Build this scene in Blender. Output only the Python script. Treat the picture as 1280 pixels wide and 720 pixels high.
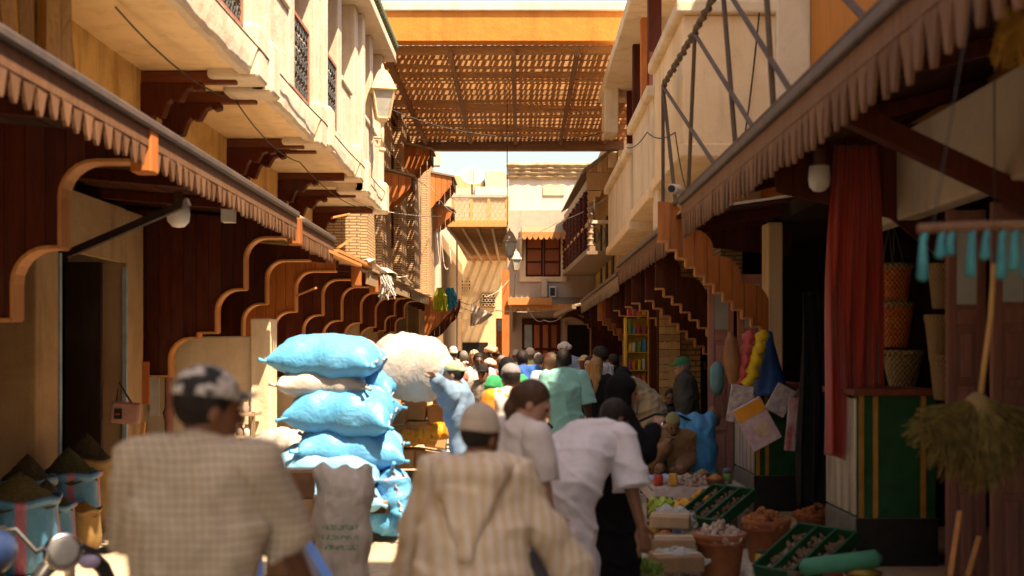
import bpy, bmesh, math, random
import numpy as np
from mathutils import Vector, Matrix, Euler
R = math.radians
random.seed(7)
for o in list(bpy.data.objects): bpy.data.objects.remove(o)
SC = bpy.context.scene
COL = SC.collection
# ------------------------------------------------------------------ camera
F, U0, V0, CZ = 1422.0, 650.0, 440.0, 1.75      # focal length in photo pixels, vanishing point, eye height
cam = bpy.data.cameras.new('camera'); camo = bpy.data.objects.new('camera', cam); COL.objects.link(camo)
camo.location = (0, 0, CZ); camo.rotation_euler = (R(90), 0, 0)
cam.sensor_width = 36; cam.lens = 36*F/1280
cam.shift_x = -(U0-640)/1280; cam.shift_y = (V0-360)/1280
cam.clip_start = .05; cam.clip_end = 800
cam.dof.use_dof = True; cam.dof.focus_distance = 21.0; cam.dof.aperture_fstop = 1.5; cam.dof.aperture_blades = 0
SC.camera = camo
# ------------------------------------------------------------------ world, sun, exposure
SUNV = Vector((.38, -.42, 1.0)).normalized()     # towards the sun: behind the camera, a little to the right
w = bpy.data.worlds.new('World'); SC.world = w; w.use_nodes = True
nt = w.node_tree; bg = nt.nodes['Background']
sky = nt.nodes.new('ShaderNodeTexSky'); sky.sky_type = 'NISHITA'; sky.sun_disc = False
sky.sun_elevation = math.asin(SUNV.z); sky.sun_rotation = math.atan2(SUNV.x, SUNV.y)
sky.air_density = 1.6; sky.dust_density = 4.0; sky.ozone_density = 3.0; sky.altitude = 450
nt.links.new(sky.outputs[0], bg.inputs[0]); bg.inputs[1].default_value = .055
sl = bpy.data.lights.new('sun', 'SUN'); sl.energy = 2.9; sl.angle = R(.53); sl.color = (1, .91, .76)
so = bpy.data.objects.new('sun', sl); COL.objects.link(so)
so.rotation_euler = SUNV.to_track_quat('Z', 'Y').to_euler(); so.location = (4, -6, 14)
vs = SC.view_settings; SC.display_settings.display_device = 'sRGB'
vs.view_transform = 'Standard'; vs.look = 'None'; vs.gamma = 1; vs.use_curve_mapping = False; vs.exposure = 2.3
try:
    vs.use_white_balance = True; vs.white_balance_temperature = 8300; vs.white_balance_tint = 17
except Exception: pass
# ------------------------------------------------------------------ helpers
def X(u, d): return (u-U0)/F*d
def Z(v, d): return CZ+(V0-v)/F*d
def P(u, v, d): return (X(u, d), d, Z(v, d))
ORG = {}
def tag(o, label=None, cat=None, group=None, kind=None):
    if label: o['label'] = label
    if cat: o['category'] = cat
    if group: o['group'] = group
    if kind: o['kind'] = kind
    return o
def E(name, label, cat, loc, group=None, kind=None):
    o = bpy.data.objects.new(name, None); COL.objects.link(o); o.location = loc
    o.empty_display_size = .1; ORG[o.name] = Vector(loc)
    return tag(o, label, cat, group, kind)
def link(name, me, parent=None, loc=None):
    o = bpy.data.objects.new(name, me); COL.objects.link(o)
    if parent is not None:
        o.parent = parent
    if loc is not None: o.location = loc
    return o
class MB:
    def __init__(s): s.v = []; s.f = []
    def add(s, vs, fs):
        n = len(s.v); s.v += [tuple(p) for p in vs]; s.f += [tuple(i+n for i in f) for f in fs]; return s
    def box(s, x0, x1, y0, y1, z0, z1):
        return s.add([(x0,y0,z0),(x1,y0,z0),(x1,y1,z0),(x0,y1,z0),(x0,y0,z1),(x1,y0,z1),(x1,y1,z1),(x0,y1,z1)],
                     [(0,3,2,1),(4,5,6,7),(0,1,5,4),(1,2,6,5),(2,3,7,6),(3,0,4,7)])
    def obox(s, c, h, M):
        c = Vector(c); vs = []
        for z in (-1,1):
            for x, y in ((-1,-1),(1,-1),(1,1),(-1,1)): vs.append(c + M @ Vector((x*h[0], y*h[1], z*h[2])))
        return s.add(vs, [(0,3,2,1),(4,5,6,7),(0,1,5,4),(1,2,6,5),(2,3,7,6),(3,0,4,7)])
    def bar(s, a, b, w, h=None, up=(0,0,1)):
        a, b = Vector(a), Vector(b); h = h or w; d = (b-a); L = d.length; d.normalize()
        up = Vector(up)
        if abs(d.dot(up)) > .98: up = Vector((1,0,0))
        x = d.cross(up).normalized(); z = x.cross(d)
        M = Matrix((x, d, z)).transposed()
        return s.obox((a+b)/2, (w/2, L/2, h/2), M)
    def prism(s, poly, axis, t0, t1):
        n = len(poly)
        def q(a, b, t): return {'Y': (a, t, b), 'X': (t, a, b), 'Z': (a, b, t)}[axis]
        vs = [q(a, b, t0) for a, b in poly] + [q(a, b, t1) for a, b in poly]
        fs = [tuple(range(n)), tuple(range(2*n-1, n-1, -1))]
        fs += [(i, i+n, (i+1) % n + n, (i+1) % n) for i in range(n)]
        return s.add(vs, fs)
    def tube(s, pts, r, n=6, cap=True):
        pts = [Vector(p) for p in pts]; rs = r if isinstance(r, (list, tuple)) else [r]*len(pts)
        rings = []; up = None
        for i, p in enumerate(pts):
            d = (pts[min(i+1, len(pts)-1)]-pts[max(i-1, 0)])
            if d.length < 1e-9: d = Vector((0,0,1))
            d.normalize()
            if up is None: up = Vector((0,0,1)) if abs(d.z) < .9 else Vector((1,0,0))
            x = d.cross(up).normalized(); y = x.cross(d).normalized(); up = y
            rings.append([p + (x*math.cos(2*math.pi*k/n)+y*math.sin(2*math.pi*k/n))*rs[i] for k in range(n)])
        vs = [q for rr in rings for q in rr]; fs = []
        for i in range(len(pts)-1):
            for k in range(n):
                fs.append((i*n+k, i*n+(k+1) % n, (i+1)*n+(k+1) % n, (i+1)*n+k))
        if cap: fs += [tuple(range(n-1, -1, -1)), tuple((len(pts)-1)*n+k for k in range(n))]
        return s.add(vs, fs)
    def lathe(s, prof, c=(0,0,0), n=16, sx=1, sy=1):
        vs = []; fs = []
        for r, z in prof:
            for k in range(n):
                a = 2*math.pi*k/n; vs.append((c[0]+r*sx*math.cos(a), c[1]+r*sy*math.sin(a), c[2]+z))
        m = len(prof)
        for i in range(m-1):
            for k in range(n): fs.append((i*n+k, i*n+(k+1) % n, (i+1)*n+(k+1) % n, (i+1)*n+k))
        fs.append(tuple(range(n-1, -1, -1))); fs.append(tuple((m-1)*n+k for k in range(n)))
        return s.add(vs, fs)
    def ell(s, c, r, n=10, m=7):
        prof = [(math.sin(math.pi*(i+.02)/(m+.04)), -math.cos(math.pi*(i+.02)/(m+.04))) for i in range(m+1)]
        k0 = len(s.v); s.lathe(prof, (0,0,0), n)
        for i in range(k0, len(s.v)):
            x, y, z = s.v[i]; s.v[i] = (c[0]+x*r[0], c[1]+y*r[1], c[2]+z*r[2])
        return s
    def mesh(s, name, m, off=(0,0,0), smooth=False, fixn=True):
        me = bpy.data.meshes.new(name); ox, oy, oz = off
        me.from_pydata([(x-ox, y-oy, z-oz) for x, y, z in s.v], [], s.f)
        if fixn:
            bm = bmesh.new(); bm.from_mesh(me); bmesh.ops.recalc_face_normals(bm, faces=bm.faces); bm.to_mesh(me); bm.free()
        if smooth: me.polygons.foreach_set('use_smooth', [True]*len(me.polygons))
        me.materials.append(m); me.update(); return me
    def build(s, name, m, parent=None, smooth=False, bev=0, kind=None, fixn=True):
        """world-space geometry; mesh stored relative to the parent's origin (or to its own base when top-level)"""
        if parent is not None: off = ORG[parent.name]
        else:
            a = np.array(s.v); off = Vector(((a[:,0].min()+a[:,0].max())/2, (a[:,1].min()+a[:,1].max())/2, a[:,2].min()))
        me = s.mesh(name, m, off, smooth, fixn)
        o = link(name, me, parent); ORG[o.name] = Vector(off)
        if parent is None: o.location = off
        if bev:
            b = o.modifiers.new('bevel', 'BEVEL'); b.width = bev; b.segments = 2; b.limit_method = 'ANGLE'; b.angle_limit = R(40)
        if kind: o['kind'] = kind
        return o
def inst(name, me, parent, loc, rz=0, scale=(1,1,1), rot=None):
    """a piece that shares mesh data; loc is in world space"""
    o = link(name, me, parent); off = ORG[parent.name] if parent is not None else Vector((0,0,0))
    o.location = Vector(loc)-off; o.rotation_euler = rot if rot else (0,0,rz); o.scale = scale
    ORG[o.name] = Vector(loc); return o
def fbm(x, y, z, s=1.0):
    return (math.sin(1.7*x*s+1.3*math.sin(2.1*y*s+.5)+.7*z*s)+math.sin(2.3*y*s+1.1*math.sin(1.9*z*s+1.7)+x*s)+.5*math.sin(4.7*z*s+2*x*s+1.2*math.sin(3.1*y*s)))/2.5
# ------------------------------------------------------------------ materials
def nodes(name):
    m = bpy.data.materials.new(name); m.use_nodes = True
    t = m.node_tree; return m, t, t.nodes['Principled BSDF']
def NN(t, typ, **k):
    n = t.nodes.new(typ)
    for a, b in k.items(): setattr(n, a, b)
    return n
def rgba(c): return (c[0], c[1], c[2], 1)
def mixc(t, fac, a, b, mode='MIX'):
    n = NN(t, 'ShaderNodeMix', data_type='RGBA', blend_type=mode)
    for sock, val in ((n.inputs[0], fac), (n.inputs[6], a), (n.inputs[7], b)):
        if hasattr(val, 'is_output'): t.links.new(val, sock)
        elif isinstance(val, (int, float)): sock.default_value = val
        else: sock.default_value = rgba(val)
    return n.outputs[2]
def math_(t, op, a, b=0.0, c=None):
    n = NN(t, 'ShaderNodeMath', operation=op)
    for i, val in enumerate((a, b) if c is None else (a, b, c)):
        if hasattr(val, 'is_output'): t.links.new(val, n.inputs[i])
        else: n.inputs[i].default_value = val
    return n.outputs[0]
def coords(t, stretch=(1,1,1), rot=(0,0,0)):
    tc = NN(t, 'ShaderNodeTexCoord'); mp = NN(t, 'ShaderNodeMapping')
    mp.inputs['Scale'].default_value = stretch; mp.inputs['Rotation'].default_value = rot
    t.links.new(tc.outputs['Object'], mp.inputs[0]); return mp.outputs[0]
def noise(t, vec, scale, detail=5, rough=.6, dist=0):
    n = NN(t, 'ShaderNodeTexNoise'); n.inputs['Scale'].default_value = scale; n.inputs['Detail'].default_value = detail
    n.inputs['Roughness'].default_value = rough; n.inputs['Distortion'].default_value = dist
    t.links.new(vec, n.inputs['Vector']); return n.outputs['Fac']
def ramp(t, fac, lo, hi):
    n = NN(t, 'ShaderNodeMapRange'); n.inputs[1].default_value = lo; n.inputs[2].default_value = hi
    t.links.new(fac, n.inputs[0]); return n.outputs[0]
def rnd(t, col, amt):
    oi = NN(t, 'ShaderNodeObjectInfo'); v = math_(t, 'MULTIPLY_ADD', oi.outputs['Random'], 2*amt, 1-amt)
    h = NN(t, 'ShaderNodeHueSaturation'); t.links.new(v, h.inputs['Value']); t.links.new(col, h.inputs['Color']); return h.outputs[0]
def bump(t, b, h, strength, dist=.02):
    n = NN(t, 'ShaderNodeBump'); n.inputs['Strength'].default_value = strength; n.inputs['Distance'].default_value = dist
    t.links.new(h, n.inputs['Height']); t.links.new(n.outputs[0], b.inputs['Normal'])
MATS = {}
def M(name, c1, c2=None, scale=4, rough=.8, bmp=.25, bscale=30, stretch=(1,1,1), spec=.3, metal=0, vary=.08, lo=.35, hi=.65, dist=.02, trans=0, sheen=0):
    if name in MATS: return MATS[name]
    m, t, b = nodes(name); c2 = c2 or tuple(x*.72 for x in c1)
    vec = coords(t, stretch)
    f = ramp(t, noise(t, vec, scale), lo, hi)
    col = mixc(t, f, c1, c2)
    if vary: col = rnd(t, col, vary)
    t.links.new(col, b.inputs['Base Color'])
    b.inputs['Roughness'].default_value = rough; b.inputs['Specular IOR Level'].default_value = spec; b.inputs['Metallic'].default_value = metal
    if sheen: b.inputs['Sheen Weight'].default_value = sheen
    if bmp: bump(t, b, noise(t, vec, bscale, 6, .65), bmp, dist)
    if trans: b.inputs['Transmission Weight'].default_value = trans
    MATS[name] = m; return m
def plaster(name, c, stain, wear=.45, crack=True):
    m, t, b = nodes(name); v = coords(t); vz = coords(t, (1.6,1.6,.22))
    f1 = ramp(t, noise(t, v, .9, 8, .7, .6), .42, .72)
    f2 = ramp(t, noise(t, vz, 2.2, 6, .65), .50, .78)
    col = mixc(t, math_(t, 'MULTIPLY', f1, wear), c, stain)
    col = mixc(t, math_(t, 'MULTIPLY', f2, wear*.9), col, tuple(x*.62 for x in stain))
    f3 = ramp(t, noise(t, v, 14, 4, .7), .62, .75)
    col = mixc(t, math_(t, 'MULTIPLY', f3, .22), col, tuple(x*.4 for x in stain))
    t.links.new(col, b.inputs['Base Color']); b.inputs['Roughness'].default_value = .9; b.inputs['Specular IOR Level'].default_value = .15
    h = math_(t, 'ADD', noise(t, v, 3, 8, .6), math_(t, 'MULTIPLY', noise(t, v, 40, 4, .6), .22))
    bump(t, b, h, .5, .045)
    MATS[name] = m; return m
def wood(name, c1, c2, axis='Z', rough=.6, vary=.22, gr=1.0, spec=.16):
    m, t, b = nodes(name)
    st = {'Z': (9,9,.7), 'Y': (9,.7,9), 'X': (.7,9,9)}[axis]
    tc = NN(t, 'ShaderNodeTexCoord'); oi = NN(t, 'ShaderNodeObjectInfo'); ad = NN(t, 'ShaderNodeVectorMath', operation='ADD')
    t.links.new(tc.outputs['Object'], ad.inputs[0]); cx = NN(t, 'ShaderNodeCombineXYZ')
    r7 = math_(t, 'MULTIPLY', oi.outputs['Random'], 37.0); t.links.new(r7, cx.inputs[0]); t.links.new(r7, cx.inputs[2])
    t.links.new(cx.outputs[0], ad.inputs[1])
    mp = NN(t, 'ShaderNodeMapping'); mp.inputs['Scale'].default_value = st; t.links.new(ad.outputs[0], mp.inputs[0])
    n1 = noise(t, mp.outputs[0], 2.2, 8, .7, 1.2); n2 = noise(t, mp.outputs[0], 11, 4, .7)
    f = ramp(t, n1, .32, .68); col = mixc(t, f, c1, c2)
    col = mixc(t, math_(t, 'MULTIPLY', ramp(t, n2, .55, .8), .5*gr), col, tuple(x*.45 for x in c2))
    nb = noise(t, ad.outputs[0], 1.3, 5, .6)
    col = mixc(t, math_(t, 'MULTIPLY', ramp(t, nb, .5, .75), .35), col, tuple(.55*x+.05 for x in c1))
    col = rnd(t, col, vary)
    t.links.new(col, b.inputs['Base Color']); b.inputs['Roughness'].default_value = rough; b.inputs['Specular IOR Level'].default_value = spec
    bump(t, b, math_(t, 'ADD', n1, math_(t, 'MULTIPLY', n2, .5)), .35, .008)
    MATS[name] = m; return m
def brick(name, c1, c2, mortar, bw=.30, bh=.058, ms=.014, rough=.9):
    m, t, b = nodes(name)
    tc = NN(t, 'ShaderNodeTexCoord'); sp = NN(t, 'ShaderNodeSeparateXYZ'); t.links.new(tc.outputs['Object'], sp.inputs[0])
    cx = NN(t, 'ShaderNodeCombineXYZ'); t.links.new(math_(t, 'ADD', sp.outputs[0], sp.outputs[1]), cx.inputs[0]); t.links.new(sp.outputs[2], cx.inputs[1])
    wob = noise(t, tc.outputs['Object'], 2.5, 3); 
    bt = NN(t, 'ShaderNodeTexBrick'); t.links.new(cx.outputs[0], bt.inputs['Vector'])
    bt.inputs['Color1'].default_value = rgba(c1); bt.inputs['Color2'].default_value = rgba(c2); bt.inputs['Mortar'].default_value = rgba(mortar)
    bt.inputs['Scale'].default_value = 1; bt.inputs['Mortar Size'].default_value = ms; bt.inputs['Mortar Smooth'].default_value = .3
    bt.inputs['Brick Width'].default_value = bw; bt.inputs['Row Height'].default_value = bh; bt.inputs['Bias'].default_value = -.1
    col = mixc(t, ramp(t, wob, .4, .75), bt.outputs[0], tuple(x*.7 for x in c2), 'MIX')
    col = mixc(t, .55, bt.outputs[0], col)
    t.links.new(col, b.inputs['Base Color']); b.inputs['Roughness'].default_value = rough; b.inputs['Specular IOR Level'].default_value = .15
    h = math_(t, 'SUBTRACT', math_(t, 'MULTIPLY', noise(t, tc.outputs['Object'], 25, 4), .3), bt.outputs['Fac'])
    bump(t, b, h, .8, .03)
    MATS[name] = m; return m
CREAM = plaster('plaster_cream', (.74,.62,.45), (.52,.36,.19), .6)
TAN = plaster('plaster_tan', (.68,.47,.22), (.38,.20,.06), .9)
OCHRE = plaster('plaster_ochre', (.54,.205,.047), (.42,.15,.035), .6)
ROOFBOUNCE = plaster('roof_bounce', (.62,.48,.32), (.46,.33,.2), .6)
BEIGE = plaster('plaster_beige', (.84,.64,.40), (.62,.42,.22), .5)
PALE = plaster('plaster_pale', (.66,.57,.465), (.50,.37,.24), .6)
ORANGEP = plaster('paint_orange', (.66,.27,.035), (.52,.20,.03), .3)
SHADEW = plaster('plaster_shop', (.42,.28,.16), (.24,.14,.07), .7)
FARW = plaster('plaster_far', (.47,.375,.305), (.39,.295,.22), .5)
WOODR = wood('wood_red', (.105,.019,.0055), (.045,.008,.003))
WOODRY = wood('wood_red_y', (.07,.017,.007), (.035,.009,.004), 'Y')
WOODRX = wood('wood_red_x', (.17,.05,.02), (.09,.024,.012), 'X')
WOODO = wood('wood_orange', (.50,.175,.052), (.34,.10,.03))
WOODE = wood('wood_edge', (.60,.28,.105), (.44,.18,.06), vary=.1)
WOODV = wood('wood_valance', (.24,.125,.07), (.13,.062,.034))
WOODG = wood('wood_grey', (.36,.26,.17), (.22,.15,.09))
WOODD = wood('wood_dark', (.035,.018,.012), (.018,.010,.007))
WOODP = wood('wood_purple', (.25,.115,.092), (.17,.07,.055), vary=.1)
WOODP_LIT = wood('wood_purple_lit', (.46,.225,.19), (.33,.15,.12), vary=.1)  # purple wood lightened so two leaves in shadow look lit
WOODY = wood('wood_yellow', (.55,.34,.13), (.40,.22,.08))
WOODX = wood('wood_pergola', (.40,.215,.095), (.27,.135,.055), 'X', vary=.15)
WOODPY = wood('wood_pergola_y', (.30,.15,.07), (.18,.085,.04), 'Y', vary=.12)
REED0 = M('shade_mat', (.50,.34,.16), (.34,.20,.09), 9, .85, .4, 60, (1,.2,1))
REED = M('reed', (.62,.42,.20), (.40,.24,.10), 9, .85, .4, 60, (1,.2,1))
def translucent(m, col, fac):
    t = m.node_tree; b = t.nodes['Principled BSDF']; out = [n for n in t.nodes if n.type == 'OUTPUT_MATERIAL'][0]
    tr = NN(t, 'ShaderNodeBsdfTranslucent'); tr.inputs[0].default_value = rgba(col); mx = NN(t, 'ShaderNodeMixShader'); mx.inputs[0].default_value = fac
    t.links.new(b.outputs[0], mx.inputs[1]); t.links.new(tr.outputs[0], mx.inputs[2]); t.links.new(mx.outputs[0], out.inputs[0])
translucent(REED, (.80,.58,.30), .5)
BRICKT = brick('brick_tan', (.62,.43,.25), (.52,.34,.19), (.22,.14,.08))
BRICKY = brick('brick_yellow', (.60,.38,.16), (.50,.29,.11), (.27,.16,.07), .24, .085)
STEEL = M('steel_dark', (.085,.065,.05), (.13,.08,.05), 12, .75, .2, 50, metal=.1)
METALB = M('metal_drip', (.085,.075,.075), (.14,.10,.08), 6, .55, .25, 20, metal=.2)
IRON = M('iron', (.11,.12,.12), (.07,.07,.07), 10, .55, .2, metal=.4)
WHITEP = M('white_plastic', (.78,.76,.72), (.66,.62,.56), 5, .4, .1)
BLACK = M('black_plastic', (.015,.015,.016), (.03,.03,.03), 8, .4, .1)
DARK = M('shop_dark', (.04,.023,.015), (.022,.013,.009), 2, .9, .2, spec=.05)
CABLE = M('cable_pale', (.55,.48,.40), (.4,.33,.25), 8, .7, 0)
CABLED = M('cable_dark', (.05,.045,.04), (.03,.03,.03), 8, .7, 0)
TILEG = M('roof_tile_green', (.10,.16,.10), (.06,.09,.06), 9, .4, .3)
GLASSL = M('lamp_glass', (.40,.42,.40), (.30,.30,.26), 6, .25, .1, spec=.5)
LAMPM = M('lamp_paint', (.52,.40,.25), (.38,.27,.15), 10, .5, .2, metal=.2)
# ================================================================== SETTING
def sheet(x0, x1, y0, y1, z, nx, ny, amp):
    mb = MB(); g = []
    for j in range(ny+1):
        for i in range(nx+1):
            x = x0+(x1-x0)*i/nx; y = y0+(y1-y0)*j/ny; g.append((x, y, z+amp*fbm(x, y, 0, 1.1)))
    fs = [(j*(nx+1)+i, j*(nx+1)+i+1, (j+1)*(nx+1)+i+1, (j+1)*(nx+1)+i) for j in range(ny) for i in range(nx)]
    return mb.add(g, fs)
m, t, b = nodes('street_dust')
v = coords(t); f = ramp(t, noise(t, v, .7, 9, .7, .5), .3, .7); f2 = ramp(t, noise(t, v, 9, 6, .7), .45, .7)
c = mixc(t, f, (.54,.43,.31), (.40,.31,.21)); c = mixc(t, math_(t, 'MULTIPLY', f2, .5), c, (.16,.115,.08))
t.links.new(c, b.inputs['Base Color']); b.inputs['Roughness'].default_value = .92
bump(t, b, math_(t, 'ADD', noise(t, v, 5, 8, .7), math_(t, 'MULTIPLY', noise(t, v, 60, 4), .3)), .6, .03)
g = MB().add([(-300,-300,-.012),(300,-300,-.012),(300,300,-.012),(-300,300,-.012)], [(0,1,2,3)]).build('ground', m, fixn=False); g['kind'] = 'structure'
s_ = sheet(-4.6, 3.2, -8, 62, 0, 40, 300, .006).build('street', m, smooth=True, fixn=False); s_['kind'] = 'structure'

# ---- street lamp of the souk: four-sided tapering lantern
def lantern_parts(root, c, s=1.0, paint=None, glass=None):
    """c = world point of the lantern's bottom tip"""
    paint = paint or LAMPM; glass = glass or GLASSL
    x, y, z = c
    def fr(prof, mb):
        n = 4
        vs = []; fs = []
        for r, h in prof:
            for k in range(n):
                a = math.pi/4+math.pi/2*k+.25; vs.append((x+r*s*math.cos(a), y+r*s*math.sin(a), z+h*s))
        for i in range(len(prof)-1):
            for k in range(n): fs.append((i*n+k, i*n+(k+1) % n, (i+1)*n+(k+1) % n, (i+1)*n+k))
        fs.append((3,2,1,0)); fs.append(tuple((len(prof)-1)*n+k for k in range(n))); mb.add(vs, fs)
    mb = MB(); fr([(.13,.16),(.25,.62)], mb); mb.build('glass', glass, root)
    mb = MB(); fr([(.31,.62),(.33,.645),(.31,.67),(.17,.92),(.10,1.0),(.05,1.03),(.03,1.10),(.01,1.14)], mb); mb.build('cap', paint, root, bev=.01)
    mb = MB(); fr([(.03,-.02),(.05,.06),(.15,.13),(.15,.16)], mb)
    for k in range(4):
        a = math.pi/4+math.pi/2*k+.25; ca, sa = math.cos(a), math.sin(a)
        mb.bar((x+.15*s*ca, y+.15*s*sa, z+.14*s), (x+.27*s*ca, y+.27*s*sa, z+.63*s), .032*s)
    mb.build('frame', paint, root)

# ================================================================== LEFT BUILDING (cream, two storeys, jettied balconies)
LB = E('cream_building', 'cream plaster building with white jettied balconies and orange pillars over dark shops', 'building', (-4.6, 12, 0))
XW = -3.8
MB().box(-7.5, XW, -8, 22.2, 3.55, 7.2).build('upper_wall', TAN, LB)
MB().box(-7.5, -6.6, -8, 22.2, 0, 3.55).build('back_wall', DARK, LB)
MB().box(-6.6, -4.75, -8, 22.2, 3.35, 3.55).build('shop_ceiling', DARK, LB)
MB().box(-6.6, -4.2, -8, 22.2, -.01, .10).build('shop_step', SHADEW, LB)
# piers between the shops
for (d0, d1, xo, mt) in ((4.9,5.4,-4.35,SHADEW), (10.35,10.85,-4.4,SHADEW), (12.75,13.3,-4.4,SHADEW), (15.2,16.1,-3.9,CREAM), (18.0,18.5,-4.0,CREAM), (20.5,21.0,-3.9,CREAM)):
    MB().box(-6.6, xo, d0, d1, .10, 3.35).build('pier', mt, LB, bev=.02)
MB().box(-5.2, -3.35, 14.3, 14.6, .10, 1.95).build('low_wall', CREAM, LB, bev=.02)
MB().box(-3.38, -3.12, 14.25, 14.62, .0, 2.17).build('low_wall_pier', CREAM, LB, bev=.02)
for d in (12.0, 16.0, 19.5):
    MB().box(-6.6, -4.8, d, d+.08, .1, 3.35).build('partition_wall', DARK, LB)
MB().box(-4.5, -4.42, 10.85, 12.75, 2.75, 3.35).build('lintel', SHADEW, LB)
MB().box(-4.5, -4.42, 5.4, 10.35, 2.9, 3.35).build('lintel', SHADEW, LB)
# door jambs painted pale blue on the inner corner
for d in (10.87, 12.70): MB().box(-4.44, -4.395, d, d+.05, .1, 2.7).build('jamb', M('paint_blue_grey', (.32,.42,.48)), LB)
# door leaf standing open
MB().box(-4.9, -4.42, 12.0, 12.06, .1, 2.7).build('door', WOODD, LB, bev=.008)
# balconies
ring = MB()
def grille(parent, x, d0, d1, z0, z1):
    mb = MB(); n = max(2, int(round((d1-d0)/.17))); m_ = max(3, int(round((z1-z0)/.17)))
    sy, sz = (d1-d0)/n, (z1-z0)/m_
    for i in range(n):
        for j in range(m_):
            cy, cz = d0+(i+.5)*sy, z0+(j+.5)*sz; r = .46*min(sy, sz)
            mb.tube([(x, cy+r*math.cos(a), cz+r*math.sin(a)) for a in [k*math.pi/4 for k in range(9)]], .011, 4, False)
            mb.tube([(x, cy-r*.7, cz-r*.7), (x, cy+r*.7, cz+r*.7)], .008, 4, False); mb.tube([(x, cy-r*.7, cz+r*.7), (x, cy+r*.7, cz-r*.7)], .008, 4, False)
    gr = mb.build('railing_grille', IRON, parent)
    fr = MB()
    for a, bb in (((d0,z0),(d1,z0)), ((d0,z1),(d1,z1)), ((d0,z0),(d0,z1)), ((d1,z0),(d1,z1))):
        fr.bar((x, a[0], a[1]), (x, bb[0], bb[1]), .045)
    fr.build('railing_frame', M('paint_terracotta', (.40,.17,.11)), gr)
bays = [(-2, 6.2, -2.80), (6.2, 11.75, -2.80), (11.75, 15.1, -2.76), (15.1, 18.4, -2.72), (18.4, 21.4, -2.66)]
for k, (a, bb, xo) in enumerate(bays):
    zb = 4.52+.05*(k % 2)-(.10 if k == 4 else 0)
    # floor slab with a slightly uneven soffit
    mb = MB(); ny = 14; pts = []
    for j in range(ny+1):
        y = a+(bb-a)*j/ny
        pts.append((y, zb+.012*fbm(y, k, 1, 2)))
    mb.prism([(y, z) for y, z in pts]+[(bb, zb+.22), (a, zb+.22)], 'X', XW, xo+.02); mb.build('balcony_slab', CREAM if k > 2 else BEIGE, LB)
    # fascia beam, flat with worn edges
    mb = MB(); prof = [(xo,zb-.05),(xo+.085,zb-.055),(xo+.115,zb-.025),(xo+.12,zb+.12),(xo+.115,zb+.31),(xo+.08,zb+.335),(xo,zb+.335)]
    n = 40; vs = []; fs = []
    for j in range(n+1):
        y = a+.02+(bb-a-.04)*j/n
        for (px, pz) in prof: vs.append((px+.008*fbm(y,pz,px,3)+.005*fbm(y,pz,px,11), y, pz+.012*fbm(y, px, pz, 4)+.007*fbm(y,pz,px,13)))
    L = len(prof)
    for j in range(n):
        for i in range(L): fs.append((j*L+i, j*L+(i+1) % L, (j+1)*L+(i+1) % L, (j+1)*L+i))
    fs += [tuple(range(L)), tuple(range(n*L+L-1, n*L-1, -1))]
    mb.add(vs, fs).build('balcony_fascia', PALE, LB)
    # end piers with base blocks
    for yy, wd in ((a+.22, .40), (bb-.22, .44)):
        MB().box(xo-.32, xo+.20, yy-wd/2, yy+wd/2, zb-.09, zb+.46).build('pier_base', PALE, LB, bev=.035)
        MB().box(xo-.25, xo+.11, yy-wd/2+.05, yy+wd/2-.05, zb+.44, 7.25).build('balcony_pier', PALE, LB, bev=.02)
    mid = (a+bb)/2
    if k >= 1:
        MB().box(xo-.16, xo+.07, mid-.16, mid+.16, zb+.36, 7.25).build('balcony_pier', PALE, LB, bev=.02)
        for hh, (y0, y1) in enumerate(((a+.45, mid-.165), (mid+.165, bb-.45))):
            if (k, hh) in ((1,1), (2,1), (3,0)): grille(LB, xo+.03, y0+.03, y1-.03, zb+.40, zb+1.32)
            else:
                MB().box(xo-.10, xo+.05, y0, y1, zb+.33, zb+1.22).build('balcony_parapet', PALE, LB, bev=.02)
                MB().box(xo-.14, xo+.085, y0, y1, zb+1.22, zb+1.30).build('parapet_cap', PALE, LB, bev=.015)
        for (y0, y1) in ((a+.46, a+.84), (mid+.18, mid+.56)): MB().box(xo-.42, xo-.12, y0, y1, zb+1.31, 7.25).build('orange_pillar', ORANGEP, LB, bev=.02)
    MB().box(XW, xo-.3, bb-.06, bb+.06, zb+.22, 7.25).build('balcony_wing_wall', CREAM, LB)
    # pairs of carved brackets below
    for yy in ([a+.75*(bb-a)] if k == 0 else [a+.10*(bb-a)+.05, bb-.30] if k < 3 else [a+.35, bb-.5]):
        br = MB(); z1 = zb-.005
        br.bar((XW, yy, z1-.06), (xo-.05, yy, z1-.06), .10, .12); br.build('bracket_beam', WOODRX, LB, bev=.01)
        poly = [(XW, z1-.12), (XW+.62, z1-.12), (XW+.62, z1-.18), (XW+.55, z1-.20), (XW+.53, z1-.16), (XW+.46, z1-.19), (XW+.40, z1-.30), (XW+.33, z1-.30), (XW+.31, z1-.27), (XW+.27, z1-.32), (XW+.22, z1-.46), (XW+.16, z1-.46), (XW+.13, z1-.43), (XW+.08, z1-.60), (XW, z1-.62)]
        MB().prism(poly, 'Y', yy-.07, yy+.07).build('bracket', WOODR, LB, bev=.012)
# eave and green tiles over the balconies
MB().box(-4.2, -2.35, -2, 21.6, 7.25, 7.42).build('eave', PALE, LB, bev=.02)
tl = MB().lathe([(.07,0),(.075,.05),(.07,.6)], (0,0,0), 8).mesh('tile', TILEG, smooth=True)
for j in range(30):
    y = 16.6+j*.17
    inst('roof_tile', tl, LB, (-2.32, y, 7.50), rot=(0, R(-68), 0))
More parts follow.
